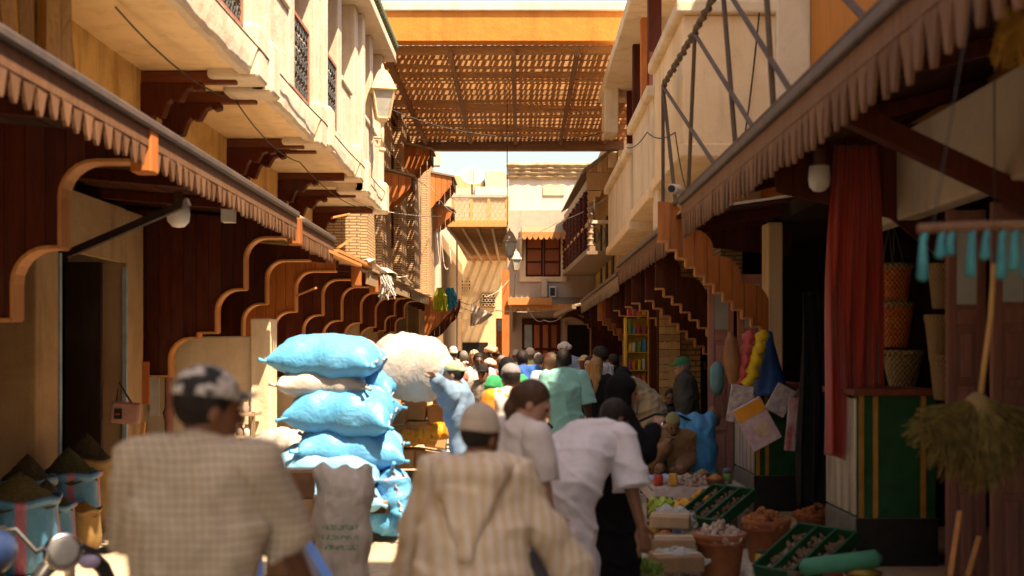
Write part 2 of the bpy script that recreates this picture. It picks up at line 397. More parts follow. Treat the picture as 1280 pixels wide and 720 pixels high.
# bundle of poles and pale boards stored on the awning roof against the upper wall
for k, (u, v, u2, v2, dd) in enumerate(((30,0,66,72,8.2), (45,0,80,80,8.3), (14,0,34,60,8.1), (68,0,84,88,8.6), (0,0,14,50,8.0))):
    p0 = Vector(P(u2, v2+12, dd)); p1 = p0+Vector((-.12-.05*k, .35, 1.5))
    o = MB().bar(p0, p1, .09+.03*(k % 2), .05).build('wooden_pole', WOODG)
    tag(o, 'weathered wooden pole leaning with others above the dark scalloped awning', 'pole', 'poles stored above the awning')
o = MB().box(-3.78, -3.66, 8.9, 9.15, 3.5, 4.5).build('wooden_post', WOODY, LB)
# wall lamp on scroll bracket
WL = E('wall_lantern', 'cream street lantern on a scroll bracket at the end of the white balconies', 'lantern', (-2.45, 19.6, 5.35))
cx, cd = X(478, 19.6), 19.6
lantern_parts(WL, (cx, cd, Z(158, cd)), .95, M('lamp_cream', (.66,.52,.33), (.5,.38,.22)))
mb = MB(); zb_ = Z(172, cd); mb.tube([(cx, cd, Z(186,cd)), (cx, cd, Z(156,cd))], .03, 8); mb.tube([(-2.52, cd, zb_), (cx, cd, zb_)], .025, 8)
mb.tube([(cx-.09-.10*math.cos(a)*(1-a/9), cd, zb_-.11+.09*math.sin(a)*(1-a/9)) for a in [i*.4 for i in range(18)]], .014, 5)
mb.tube([(cx-.35-.13*math.cos(a)*(1-a/9), cd, zb_-.13+.12*math.sin(a)*(1-a/9)) for a in [i*.4 for i in range(18)]], .014, 5)
mb.lathe([(.02,-.06),(.06,-.05),(.06,0),(.03,.02)], (cx, cd, Z(186,cd)), 8); mb.build('bracket', MATS['lamp_cream'], WL, smooth=True)

# ================================================================== BRICK BUILDING on the left, under the reed roof
BB = E('brick_building', 'tan brick building with wooden window canopies under the big reed roof', 'building', (-3.2, 31, 0))
MB().box(-7, -3.15, 22.3, 41.2, 3.25, 9.2).build('brick_wall', BRICKT, BB)
MB().box(-7, -4.9, 22.3, 41.2, 0, 3.25).build('shop_back_wall', DARK, BB)
for d0, d1 in ((22.25,22.7), (25.2,25.6), (28.6,29.0), (32,32.5), (36,36.5), (40.7,41.2)):
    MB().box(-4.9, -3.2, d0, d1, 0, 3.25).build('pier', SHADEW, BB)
for d0 in (23.0, 26.0, 29.6, 33): MB().box(-3.5, -3.45, d0, d0+.8, 0, 2.4).build('door', WOODR, BB)
for (d0, d1, xo) in ((22.4,23.6,-3.0), (24.6,26.3,-2.98), (28.3,29.6,-2.95), (31.6,33.4,-2.93), (36.5,37.6,-2.92)):
    MB().box(-3.15, xo, d0, d1, 3.6, 7.75).build('brick_pier', BRICKT, BB)
MB().box(-3.16, -2.86, 39.9, 41.25, 3.3, 6.9).build('corner_pier', PALE, BB, bev=.03)
MB().box(-3.155, -2.98, 38.6, 39.9, 3.6, 7.0).build('brick_pier', BRICKT, BB)
for (d0, d1, z0, z1) in ((24.0,24.55,4.6,6.4), (27.0,28.0,4.3,6.6), (30.2,31.2,4.5,6.8), (34.3,35.6,4.5,6.6)):
    MB().box(-3.2, -3.1, d0, d1, z0, z1).build('shutter', WOODR, BB, bev=.01)
    MB().box(-3.1, -3.07, (d0+d1)/2-.02, (d0+d1)/2+.02, z0, z1).build('shutter_bar', WOODD, BB)
# scalloped wooden window canopies seen side on
def canopy(parent, d0, d1, xi, xo, zt, drop, lit=False):
    w_ = xo-xi
    def cheek(y, s, mt, dz=0):
        n = 16; low = []
        for i in range(n+1):
            f_ = i/n; low.append((xo-w_*f_, zt-.10-dz-(drop)*f_**.85-.05*abs(math.sin(f_*math.pi*3.5))))
        top = [(xi, zt+.18), (xo, zt)]
        pl = 5
        for j in range(pl):
            a_, b_ = xi+w_*j/pl+.006, xi+w_*(j+1)/pl-.006
            lows = [(x_, z_) for x_, z_ in low if a_ <= x_ <= b_]
            def zl(x_): 
                f_ = (xo-x_)/w_; return zt-.10-dz-drop*f_**.85-.05*abs(math.sin(f_*math.pi*3.5))
            def zu(x_): return zt+.18*(xo-x_)/w_
            poly = [(a_, zu(a_)), (b_, zu(b_)), (b_, zl(b_))]+lows+[(a_, zl(a_))]
            MB().prism(poly, 'Y', y, y+.03).build('plank', mt, parent)
    cheek(d0, 1, WOODO); cheek(d1, 1, WOODO)
    MB().add([(xi, d0-.05, zt+.20), (xo+.05, d0-.05, zt+.01), (xo+.05, d1+.08, zt+.01), (xi, d1+.08, zt+.20), (xi, d0-.05, zt+.26), (xo+.05, d0-.05, zt+.06), (xo+.05, d1+.08, zt+.06), (xi, d1+.08, zt+.26)],
             [(0,3,2,1),(4,5,6,7),(0,1,5,4),(1,2,6,5),(2,3,7,6),(3,0,4,7)]).build('canopy_roof', WOODG, parent)
    n = max(5, int((d1-d0)/.22)); tb = MB()
    tb.box(xo-.03, xo, d0, d1, zt-.14, zt-.01)
    for i in range(n):
        y0 = d0+(d1-d0)*i/n; w2 = (d1-d0)/n
        tb.prism([(y0, zt-.14), (y0+w2, zt-.14), (y0+w2*.5, zt-.30)], 'X', xo-.03, xo)
    tb.build('canopy_fringe', WOODR, parent)
canopy(BB, 25.0, 25.6, -3.15, X(516,25.0), Z(222,25.0), .70)
canopy(BB, 29.0, 30.0, -3.15, X(541,29.0)-.05, Z(188,29), .80)
canopy(BB, 37.2, 39.0, -3.15, X(566,37.2), Z(222,37.2), 1.1)
canopy(BB, 38.9, 40.2, -3.15, X(566,38.9), Z(262,38.9), .75)
MB().box(-3.2, -2.35, 33.2, 33.5, 7.2, 8.2).build('parapet', PALE, BB)

# ================================================================== BIG REED ROOF over the street
def reed_roof(name, label, x0, x1, d0, d1, z, nb, mats, front=True, group=None, lat=.16):
    r = E(name, label, 'reed roof', ((x0+x1)/2, d0, z), group)
    bm_ = MB().box(-(x1-x0)/2, (x1-x0)/2, -.055, .055, -.16, 0).mesh('beam', mats[0])
    for i in range(nb):
        y = d0+.25+(d1-d0-.5)*i/(nb-1)+random.uniform(-.03,.03)
        inst('cross_beam', bm_, r, ((x0+x1)/2, y, z+random.uniform(-.02,.02)), rot=(random.gauss(0,.05), random.gauss(0,.003), random.gauss(0,.007)))
    lb = MB().box(-.05, .05, 0, d1-d0, -.10, 0).mesh('long_beam', mats[1])
    for i in range(5): inst('long_beam', lb, r, (x0+(x1-x0)*(i+.5)/5, d0, z-.17))
    # woven reed lattice laid over the beams: many thin laths, gaps between them
    mb = MB(); y = d0
    n = int((x1-x0)/.125)
    for i in range(n):
        x = x0+(i+.5)*(x1-x0)/n+random.uniform(-.02,.02); w2 = random.uniform(.026,.046)
        yy = d0
        while yy < d1:
            ye = min(d1, yy+random.uniform(1.5,4)); mb.box(x-w2, x+w2, yy, ye, z+.012+random.uniform(0,.02), z+.035+random.uniform(0,.02)); yy = ye+random.uniform(-.1,.12)
    m2 = int((d1-d0)/lat)
    for j in range(m2):
        y = d0+(j+.5)*(d1-d0)/m2+random.uniform(-.02,.02); w2 = random.uniform(.018,.036)
        if random.random() < .06: continue
        dy = random.gauss(0,.05); xs_ = random.uniform(0,.5) if random.random() < .2 else 0
        mb.bar((x0+xs_, y, z+.068+random.uniform(-.01,.02)), (x1, y+dy, z+.068+random.uniform(-.01,.02)), 2*w2, .015)
    mb.build('reed_lattice', REED, r, kind='stuff')
    return r
R1 = reed_roof('reed_roof', 'big reed and timber roof spanning the street behind an ochre beam', -3.25, 3.0, 22.3, 32.0, 7.82, 19, (WOODX, WOODPY))
MB().box(-3.4, 3.3, 22.0, 22.3, 7.76, 8.34).build('front_beam', OCHRE, R1, bev=.015)
MB().box(-3.4, 3.3, 21.94, 22.36, 8.34, 8.52).build('coping', PALE, R1, bev=.02)
MB().box(-3.4, 3.3, 31.9, 32.2, 7.42, 7.80).build('rear_beam', wood('wood_beam', (.20,.115,.07), (.13,.07,.04), 'X'), R1, bev=.015)
MB().box(-3.25, -3.05, 22.3, 31.9, 7.38, 7.8).build('side_beam', WOODRY, R1)
MB().box(2.75, 3.08, 31.9, 32.3, 0, 7.42).build('post', plaster('plaster_post', (.46,.32,.15), (.34,.21,.09), .5), R1, bev=.02)

# ================================================================== FAR END
FH = E('far_house', 'cream house closing the street with red shutters and reed-topped parapet', 'building', (1.0, 42, 0))
xl, xr, D = X(634, 42), 3.4, 42.0
MB().box(xl, xr, D, 48, 0, Z(262,D)).build('wall', FARW, FH, bev=.02)
MB().box(xl+.05, xr, D+.25, 48, Z(262,D), Z(222,D)).build('upper_wall', plaster('plaster_white', (.68,.60,.49), (.58,.47,.34), .4), FH, bev=.02)
# ragged reed bundles on the parapet
for j in range(4):
    z = Z(220,D)+.14*j
    for i in range(9):
        x0 = xl+.0+i*.42+random.uniform(-.08,.05)
        if x0 > 3: continue
        o = MB().tube([(x0, D+.22-.05*j, z), (x0+.28, D+.20-.05*j, z+.02*random.uniform(-1,1)), (x0+.55, D+.22-.05*j, z)], [.075,.095,.07], 7)
        o.build('reed_bundle', M('reed_dry', (.52,.38,.22), (.30,.20,.11), 14, .9, .6, 40, (.3,1,1)), FH)
MB().box(X(679,D), X(706,D), D+.2, D+.3, Z(243,D), Z(231,D)).build('vent_panel', BEIGE, FH)
# window
wx0, wx1, wz0, wz1 = X(657,D), X(701,D), Z(346,D), Z(294,D)
wf = MB(); 
for a_ in ((wx0-.22,wx1+.22,wz1,wz1+.2),(wx0-.22,wx1+.22,wz0-.18,wz0),(wx0-.22,wx0,wz0,wz1),(wx1,wx1+.22,wz0,wz1)): wf.box(a_[0],a_[1],D-.06,D+.01,a_[2],a_[3])
WF = wf.build('window', BEIGE, FH)
for s0, s1 in ((wx0, (wx0+wx1)/2-.01), ((wx0+wx1)/2+.01, wx1)):
    MB().box(s0, s1, D-.03, D+.0, wz0, wz1).build('shutter', WOODO if False else WOODR, WF)
    for zz in ((wz0+.08, wz0+.50), (wz0+.58, wz0+1.0), (wz0+1.06, wz1-.07)):
        MB().box(s0+.07, s1-.07, D-.055, D-.03, zz[0], zz[1]).build('shutter_panel', wood('wood_shutter', (.36,.12,.05), (.25,.075,.03)) if 'wood_shutter' not in MATS else MATS['wood_shutter'], WF, bev=.012)
# scalloped canopies over window and door
def street_canopy(parent, x0, x1, zt, out, mt, pitch=.2, hgt=.2):
    MB().add([(x0,D,zt+.32),(x1,D,zt+.32),(x1,D-out,zt+.02),(x0,D-out,zt+.02),(x0,D,zt+.26),(x1,D,zt+.26),(x1,D-out,zt-.03),(x0,D-out,zt-.03)],
             [(0,1,2,3),(7,6,5,4),(0,4,5,1),(1,5,6,2),(2,6,7,3),(3,7,4,0)]).build('canopy_roof', WOODG, parent)
    n = int((x1-x0)/pitch); w2 = (x1-x0)/n
    MB().box(x0, x1, D-out-.03, D-out-.002, zt-.09, zt+.02).build('canopy_board', mt, parent)
    tm = MB().prism([(-w2/2,0),(w2/2,0),(w2*.42,-hgt*.55),(w2*.15,-hgt),(-w2*.15,-hgt),(-w2*.42,-hgt*.55)], 'Y', -.014, .014).mesh('tooth', mt)
    for i in range(n): inst('valance_slat', tm, parent, (x0+w2*(i+.5), D-out-.016, zt-.09))
    for xx in (x0+.03, x1-.03):
        MB().prism([(D, zt+.26), (D-out, zt-.03), (D-out+.05, zt-.12), (D-.2, zt-.45), (D-.1, zt-.95), (D, zt-.95)], 'X', xx-.02, xx+.02).build('canopy_cheek', WOODG, parent)
street_canopy(FH, X(652,41.4), X(735,41.4), Z(291,41.2), .85, WOODE, .19, .16)
street_canopy(FH, X(640,41.2), X(742,41.2), Z(381,41.0), 1.0, WOODE, .2, .15)
MB().box(X(635,40.9), X(690,40.9), 40.85, 40.95, Z(381,40.9), Z(372,40.9)).build('canopy_beam', WOODE, FH)
# air conditioner-like white boxes and a small coil of pipe
o = MB().box(X(677,D), X(684,D), D-.35, D-.01, Z(372,D), Z(350,D)).build('meter_box', PALE, FH, bev=.02)
o = MB().box(X(686,D), X(695,D), D-.18, D-.01, Z(372,D), Z(358,D)).build('utility_box', WHITEP, FH, bev=.02)
MB().box(X(687.5,D), X(693.5,D), D-.19, D-.18, Z(370,D), Z(360,D)).build('utility_box_vent', BLACK, o)
# double door and dark doorway
dx0, dx1 = X(655,D), X(698,D)
DR = MB().box(dx0-.08, dx1+.08, D-.06, D+.02, 0, Z(398,D)).build('door', WOODR, FH)
nd = 4
for i in range(nd):
    a_, b_ = dx0+(dx1-dx0)*i/nd+.02, dx0+(dx1-dx0)*(i+1)/nd-.02
    for z0, z1 in ((.1,.9), (1.0,1.8), (1.9,2.75)):
        if i == 0 and z0 > 1.5: MB().box(a_, b_, D-.085, D-.06, z0, z1).build('pane', M('glass_grey', (.30,.34,.36), (.22,.25,.27), 3, .2, 0), DR)
        else: MB().box(a_+.04, b_-.04, D-.09, D-.06, z0, z1).build('door_panel', MATS['wood_shutter'], DR, bev=.015)
MB().box(X(709,D), X(737,D), D-.02, D+.01, 0, Z(406,D)).build('dark_doorway', M('void', (.01,.007,.005), None, 3, .9, 0), FH)
for a_, b_ in ((X(706,D), X(709,D)), (X(737,D), X(740,D))): MB().box(a_, b_, D-.08, D+.0, 0, Z(402,D)).build('door_jamb', SHADEW, FH)
MB().box(X(628,D), X(637,D), 41.0, 41.15, 0, Z(340,D)).build('corner_post', WOODO, FH)
# rooftop house behind with satellite dish
RH = E('roof_terrace_house', 'pale yellow flat-roofed house beyond the passage, partly hidden by lattice railing', 'building', (-2, 64, 0))
D2 = 64.0
MB().box(X(540,D2), X(640,D2), D2, 70, 0, Z(235,D2)).build('wall', FARW, RH)
MB().box(X(552,D2), X(604,D2), D2+1, 70, Z(235,D2), Z(216,D2)).build('upper_room', plaster('plaster_room', (.46,.33,.18), (.36,.25,.13), .4), RH, bev=.03)
MB().box(X(606,D2), X(632,D2), D2+.5, 70, Z(235,D2), Z(212,D2)).build('stair_tower', FARW, RH, bev=.03)
MB().box(X(594,D2), X(636,D2), D2-.15, D2, Z(246,D2), Z(234,D2)).build('parapet', PALE, RH)
DS = E('satellite_dish', 'white satellite dish tilted on a short mast on the flat roof', 'satellite dish', (X(590,60), 60, Z(245,60)))
c_ = Vector(P(590,222,60)); ax = Vector((.15,-.8,.62)).normalized(); q_ = ax.to_track_quat('Z','Y').to_matrix()
def dish(r0, r1, dep):
    mb = MB(); vs = []; fs = []; n = 24; m_ = 6
    for i in range(m_+1):
        r = r0+(r1-r0)*i/m_
        for k in range(n): vs.append(c_ + q_ @ Vector((r*math.cos(2*math.pi*k/n), r*math.sin(2*math.pi*k/n), dep*(r/.62)**2)))
    for i in range(m_):
        for k in range(n): fs.append((i*n+k, i*n+(k+1) % n, (i+1)*n+(k+1) % n, (i+1)*n+k))
    return mb.add(vs, fs)
o = dish(.01, .62, .16).build('reflector', WHITEP, DS, smooth=True); md = o.modifiers.new('s', 'SOLIDIFY'); md.thickness = .03
o = dish(.40, .41, .17); 
MB().lathe([(.005,0),(.44,.01),(.44,.03),(.005,.02)], (0,0,0), 20)
mb = MB(); mb.lathe([(.01,.10),(.46,.115),(.46,.12),(.01,.105)], (0,0,0), 20); mb.v = [tuple(c_+q_@Vector(p)) for p in mb.v]; mb.build('mesh_screen', M('dish_mesh', (.50,.36,.27), (.42,.30,.22)), DS)
mb = MB(); mb.tube([c_+q_@Vector((0,-.5,.1)), c_+q_@Vector((0,-.1,.75)), c_+q_@Vector((0,.45,.1))], .018, 5); mb.build('feed_arm', STEEL, DS)
mb = MB(); mb.tube([c_-ax*.05, (c_.x, c_.y+.1, Z(247,60))], .05, 6); mb.build('mast', STEEL, DS)
# passage on the left: lattice railing over a reed ceiling and a tan back wall
PS = E('passage_bridge', 'lattice-railed terrace on a reed ceiling bridging the side passage', 'bridge', (X(600,42), 42, Z(280,42)))
px0, px1, pz = X(560,42), X(634,42), Z(282,42)
MB().box(px0, px1, 41.9, 42.05, pz-.05, pz+.12).build('edge_beam', WOODY, PS)
for i in range(5):
    MB().bar((px0+(px1-px0)*i/4, 42.0, pz-.06), (px0+.35+(px1-px0-.5)*i/4, 58, pz-.06), .1, .14).build('long_beam', WOODG, PS)
mb = MB()
for i in range(34): x = px0+(px1-px0)*(i+.5)/34; mb.box(x-.022, x+.022, 42.05, 58, pz+.02, pz+.045)
mb.build('reed_lattice', REED, PS, kind='stuff')
MB().box(px0, px1, 42.6, 54, pz+.06, pz+.08).build('shade_mat', REED0, PS)  # solid mat added above the laths to keep the passage in shade
cbm = MB().box(px0-px0, px1-px0, -.04, .04, -.08, 0).mesh('beam', WOODX)
for j in range(26): inst('cross_beam', cbm, PS, (px0, 42.3+j*.6, pz+.0))
z1_ = Z(247,42)
for u in (566, 589, 611, 634): MB().box(X(u,42)-.05, X(u,42)+.05, 41.95, 42.05, pz+.12, z1_+.04).build('railing_post', WOODY, PS)
MB().box(px0, px1, 41.93, 42.07, z1_, z1_+.10).build('top_rail', FARW, PS)
MB().box(px0, px1, 41.96, 42.04, pz+.12, pz+.2).build('bottom_rail', WOODY, PS)
# pierced panels: hexagon lattice
for u0_, u1_ in ((567,588), (590,610), (612,633)):
    mb = MB(); a_, b_ = X(u0_,42), X(u1_,42); z0_ = pz+.2; rr = .105
    j = 0; zz = z0_+rr*.4
    while zz < z1_:
        xx = a_+(rr*.87 if j % 2 else 0)+.04
        while xx < b_:
            pts = [(min(max(xx+rr*math.cos(k*math.pi/3+math.pi/6), a_), b_), 42.0, min(max(zz+rr*math.sin(k*math.pi/3+math.pi/6), z0_), z1_)) for k in range(7)]
            mb.tube(pts, .017, 4, False); mb.tube([(min(xx+rr*.45*math.cos(k), b_), 42, min(max(zz+rr*.45*math.sin(k), z0_), z1_)) for k in (0,1.05,2.1,3.15,4.2,5.25,6.28)], .012, 4, False)
            xx += rr*1.74
        zz += rr*1.5; j += 1
    mb.build('pierced_panel', WOODY, PS)
# side walls and back wall of the passage
PW = E('passage_wall', 'tan wall with two pierced vents at the back of the side passage', 'wall', (X(596,58), 58, 0))
MB().box(X(540,58), X(640,58), 58, 58.4, 0, 7.4).build('back_wall', plaster('plaster_passage', (.62,.47,.28), (.44,.30,.16), .6), PW)
MB().box(-3.15, -2.95, 41.3, 58, 0, 6.2).build('side_wall', SHADEW, PW)
for u0_, u1_, v0_, v1_ in ((577,588,350,362), (602,619,367,384)):
    fr = MB().box(X(u0_,57.9), X(u1_,57.9), 57.9, 57.99, Z(v1_,57.9), Z(v0_,57.9)).build('vent', MATS['void'], PW)
    mb = MB(); a_, b_, c0, c1 = X(u0_,57.9), X(u1_,57.9), Z(v1_,57.9), Z(v0_,57.9)
    for i in range(4):
        for j in range(3):
            cx_, cz_ = a_+(b_-a_)*(i+.5)/4, c0+(c1-c0)*(j+.5)/3
            mb.tube([(cx_+.085*math.cos(k*.785), 57.86, cz_+.075*math.sin(k*.785)) for k in range(9)], .018, 4, False)
    mb.build('vent_grille', BEIGE, fr)
MB().box(X(578,57.9), X(610,57.9), 57.9, 57.98, 0, Z(428,57.9)).build('dark_opening', MATS['void'], PW)
MB().box(X(620,50), X(637,50), 49.9, 50, 0, Z(398,50)).build('side_door', WOODO, PW)
MB().box(X(622,50), X(632,50), 49.86, 49.9, Z(414,50), Z(400,50)).build('side_door_pane', MATS['glass_grey'], PW)
MB().box(X(570,46), X(572,46), 46, 46.2, 0, pz).build('white_post', PALE, PW)
# ================================================================== RIGHT BUILDING
RB = E('ochre_building', 'cream building with projecting balcony parapets above dark open shops and red timber awnings', 'building', (3.4, 12, 0))
MB().box(3.4, 7.5, -8, 31.9, 3.45, 7.3).build('upper_wall', OCHRE, RB)
MB().box(3.42, 7.5, 2.7, 12.0, 7.3, 9.5).build('shade_wall', OCHRE, RB)  # unseen raised wall, added to shade the right half of the street
TW = E('shade_block', 'unseen ochre block added to shade the near end of the street', 'building', (5.5, -3, 0))  # unseen tall block, added to keep the sun off the nearest figures
MB().box(3.44, 7.5, -8.5, 2.6, 7.31, 16.5).build('wall', OCHRE, TW)
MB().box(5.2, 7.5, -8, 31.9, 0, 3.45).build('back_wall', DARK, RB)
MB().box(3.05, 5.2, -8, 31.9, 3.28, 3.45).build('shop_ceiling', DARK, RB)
MB().box(2.55, 5.2, -8, 13.5, -.01, .14).build('shop_step', SHADEW, RB)
MB().box(2.95, 3.12, 3.0, 10.6, 2.78, 3.45).build('lintel', plaster('plaster_lintel', (.62,.50,.36), (.44,.33,.22), .5), RB, bev=.02)
MB().box(2.75, 3.05, 15.6, 31.9, 2.7, 3.45).build('lintel', BRICKT, RB)
for d0, d1, xo, mt in ((13.4,13.75,2.92,BEIGE), (2.4,3.0,2.95,SHADEW), (17.6,18.7,2.45,BRICKY), (22.6,23.4,2.5,BRICKY), (27,27.8,2.5,BRICKY)):
    MB().box(xo, xo+(.18 if d0 == 13.4 else .35), d0, d1, .02, 3.28).build('pier', mt, RB, bev=.02)
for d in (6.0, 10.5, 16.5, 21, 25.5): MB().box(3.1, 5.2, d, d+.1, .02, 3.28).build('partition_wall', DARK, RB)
# balcony bays: solid parapets with a moulded ledge
def bay(d0, d1, xo, z0, z1, last=False):
    MB().box(xo, 3.4, d0, d1, z0, z1).build('balcony_parapet', BEIGE if d0 < 15 else CREAM, RB, bev=.02)
    MB().box(xo-.09, 3.4, d0-.09, d1+.09, z1, z1+.16).build('parapet_ledge', CREAM, RB, bev=.03)
    MB().box(xo-.05, 3.4, d0-.05, d1+.05, z0-.06, z0+.10).build('parapet_foot', BEIGE, RB, bev=.02)
bay(13.4, 16.2, 1.92, 4.10, 5.72)
bay(16.4, 19.2, 1.90, 4.02, 5.42)
bay(19.5, 24.5, 1.90, 3.9, 5.15)
MB().box(1.93, 3.4, 16.0, 16.55, 3.5, 6.0).build('corner_pier', CREAM, RB, bev=.03)
MB().box(3.0, 3.4, 13.3, 13.7, 4.1, 7.0).build('corner_pier', CREAM, RB, bev=.02)
# pierced brick balustrade over the first parapet
bl = MB().bar((0,0,0), (.22,0,.40), .03, .05).mesh('baluster', M('lattice_pink', (.62,.46,.38), (.5,.36,.28)))
for i in range(12):
    for f in (1, -1): 
        inst('baluster', bl, RB, (2.0+i*.11+(.22 if f < 0 else 0), 13.5, 5.88), scale=(f,1,1))
MB().box(1.9, 3.3, 13.46, 13.54, 6.28, 6.36).build('balustrade_rail', WOODR, RB)
for x_ in (2.0, 2.42, 2.9): MB().box(x_-.06, x_+.06, 13.42, 13.58, 5.88, 6.36).build('balustrade_post', WOODR, RB)
# timber posts and eave above the far bays
for u, d in ((790,20.2), (800,18.6), (809,17.2), (783,23.8)):
    x_ = X(u, d)+.02; z0 = 5.3 if d > 19.3 else 5.58
    MB().box(x_, x_+.20, d, d+.2, z0, 7.3).build('timber_post', WOODO if u in (800,) else WOODR, RB, bev=.015)
MB().box(1.72, 3.4, 16.8, 25, 7.22, 7.42).build('eave', CREAM, RB, bev=.02)
MB().box(1.75, 2.05, 23.6, 24.4, 6.3, 7.3).build('eave_bracket', CREAM, RB, bev=.03)
# brick recess and wooden gallery further along
GB = E('gallery_house', 'yellow brick house with a long gallery of turned wooden columns', 'building', (2.4, 37, 0))
MB().box(2.75, 6, 32.35, 41.9, 3.0, 8.6).build('brick_wall', BRICKY, GB)
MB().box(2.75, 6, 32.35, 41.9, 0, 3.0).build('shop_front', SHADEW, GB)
for d0 in (33.2, 35.5, 38): MB().box(2.70, 2.76, d0, d0+.55, 4.0, 6.0).build('window', M('shutter_green', (.06,.09,.05)), GB)
gp = lambda f: (X(738,32.6)*(1-f)+X(707,41.6)*f, 32.6*(1-f)+41.6*f)
prof = []
zz = 0
while zz < 2.3:
    prof += [(.075,zz),(.10,zz+.04),(.10,zz+.08),(.06,zz+.12),(.085,zz+.20)]; zz += .24
z0g, z1g = Z(330,32.6)+.25, Z(222,32.6)
k_ = (z1g-z0g-.5)/prof[-1][1]
colm = MB().lathe([(r, z*k_) for r, z in prof], (0,0,0), 10).mesh('column', WOODG, smooth=True)
colr = MB().lathe([(r*1.25, z*k_) for r, z in prof], (0,0,0), 10).mesh('column', WOODR, smooth=True)
for i in range(8):
    x_, y_ = gp(i/7); inst('column', colm if i == 0 else colr, GB, (x_, y_, z0g+.25))
a_, b_ = gp(-.01), gp(1)
MB().bar((a_[0]+.05,a_[1],z0g+.15), (b_[0]+.05,b_[1],z0g+.15), .16, .22).build('floor_beam', WOODG, GB)
MB().bar((a_[0],a_[1],z0g+.95), (b_[0],b_[1],z0g+.95), .09, .10).build('handrail', WOODY, GB)
MB().bar((a_[0]+.04,a_[1],z1g-.12), (b_[0]+.04,b_[1],z1g-.12), .2, .26).build('head_beam', WOODG, GB)
MB().add([(a_[0]-.12,32.5,z0g+.02),(2.8,32.5,z0g+.02),(2.8,41.8,z0g+.02),(b_[0]-.1,41.8,z0g+.02),(a_[0]-.12,32.5,z0g+.12),(2.8,32.5,z0g+.12),(2.8,41.8,z0g+.12),(b_[0]-.1,41.8,z0g+.12)],
         [(0,3,2,1),(4,5,6,7),(0,1,5,4),(1,2,6,5),(2,3,7,6),(3,0,4,7)]).build('gallery_floor', WOODG, GB)
for i in range(22):
    x_, y_ = gp(i/21); MB().bar((x_,y_,z0g+.2), (x_,y_,z0g+.92), .045).build('baluster', WOODR if i % 3 else WOODG, GB)
# front end of the gallery: railing and board gable
MB().bar((a_[0],32.55,z0g+.95), (2.75,32.55,z0g+.95), .09, .09).build('handrail', PALE, GB)
mb = MB()
for i in range(4):
    cx_ = a_[0]+.14+i*.2
    mb.tube([(cx_+.09*math.cos(k*.785), 32.55, z0g+.55+.26*math.sin(k*.785)) for k in range(9)], .014, 4, False)
mb.build('iron_scrolls', IRON, GB)
gx0, gx1 = X(733,32.5), X(772,32.5)
gz0, gz1 = Z(238,32.5), Z(216,32.5)
MB().box(gx0, gx1, 32.42, 32.5, gz0, gz1).build('gable_board', WOODY, GB)
for i in range(6):
    xa, xb = gx0+(gx1-gx0)*i/6+.005, gx0+(gx1-gx0)*(i+1)/6-.005
    h = lambda x_: gz1+.02+(Z(186,32.5)-gz1)*((x_-gx0)/(gx1-gx0))
    MB().prism([(xa,gz1+.01),(xb,gz1+.01),(xb,h(xb)),(xa,h(xa))], 'Y', 32.4, 32.46).build('gable_plank', WOODY, GB)
MB().bar((gx0-.12,32.4,gz1-.02), (gx1,32.4,Z(183,32.5)), .16, .06).build('barge_board', WOODG, GB)
MB().add([(gx0-.12,32.3,gz1+.0),(gx1,32.3,Z(183,32.5)),(gx1,41.8,Z(183,32.5)),(b_[0]-.15,41.8,gz1),(gx0-.12,32.3,gz1+.06),(gx1,32.3,Z(183,32.5)+.06),(gx1,41.8,Z(183,32.5)+.06),(b_[0]-.15,41.8,gz1+.06)],
         [(0,3,2,1),(4,5,6,7),(0,1,5,4),(1,2,6,5),(2,3,7,6),(3,0,4,7)]).build('gallery_roof', WOODG, GB)
MB().prism([(gx0+.05,gz0-.02),(gx0+.45,gz0-.02),(gx0+.36,gz0-.2),(gx0+.24,gz0-.16),(gx0+.2,gz0-.34),(gx0+.05,gz0-.36)], 'Y', 32.44, 32.5).build('corbel', WOODY, GB)
MB().box(2.5, 2.75, 32.35, 33, 7.0, 9.4).build('chimney_wall', BEIGE, GB)

# ================================================================== AWNINGS
def arc(cx, cz, r, a0, a1, n=6): return [(cx+r*math.cos(a0+(a1-a0)*i/n), cz+r*math.sin(a0+(a1-a0)*i/n)) for i in range(n+1)]
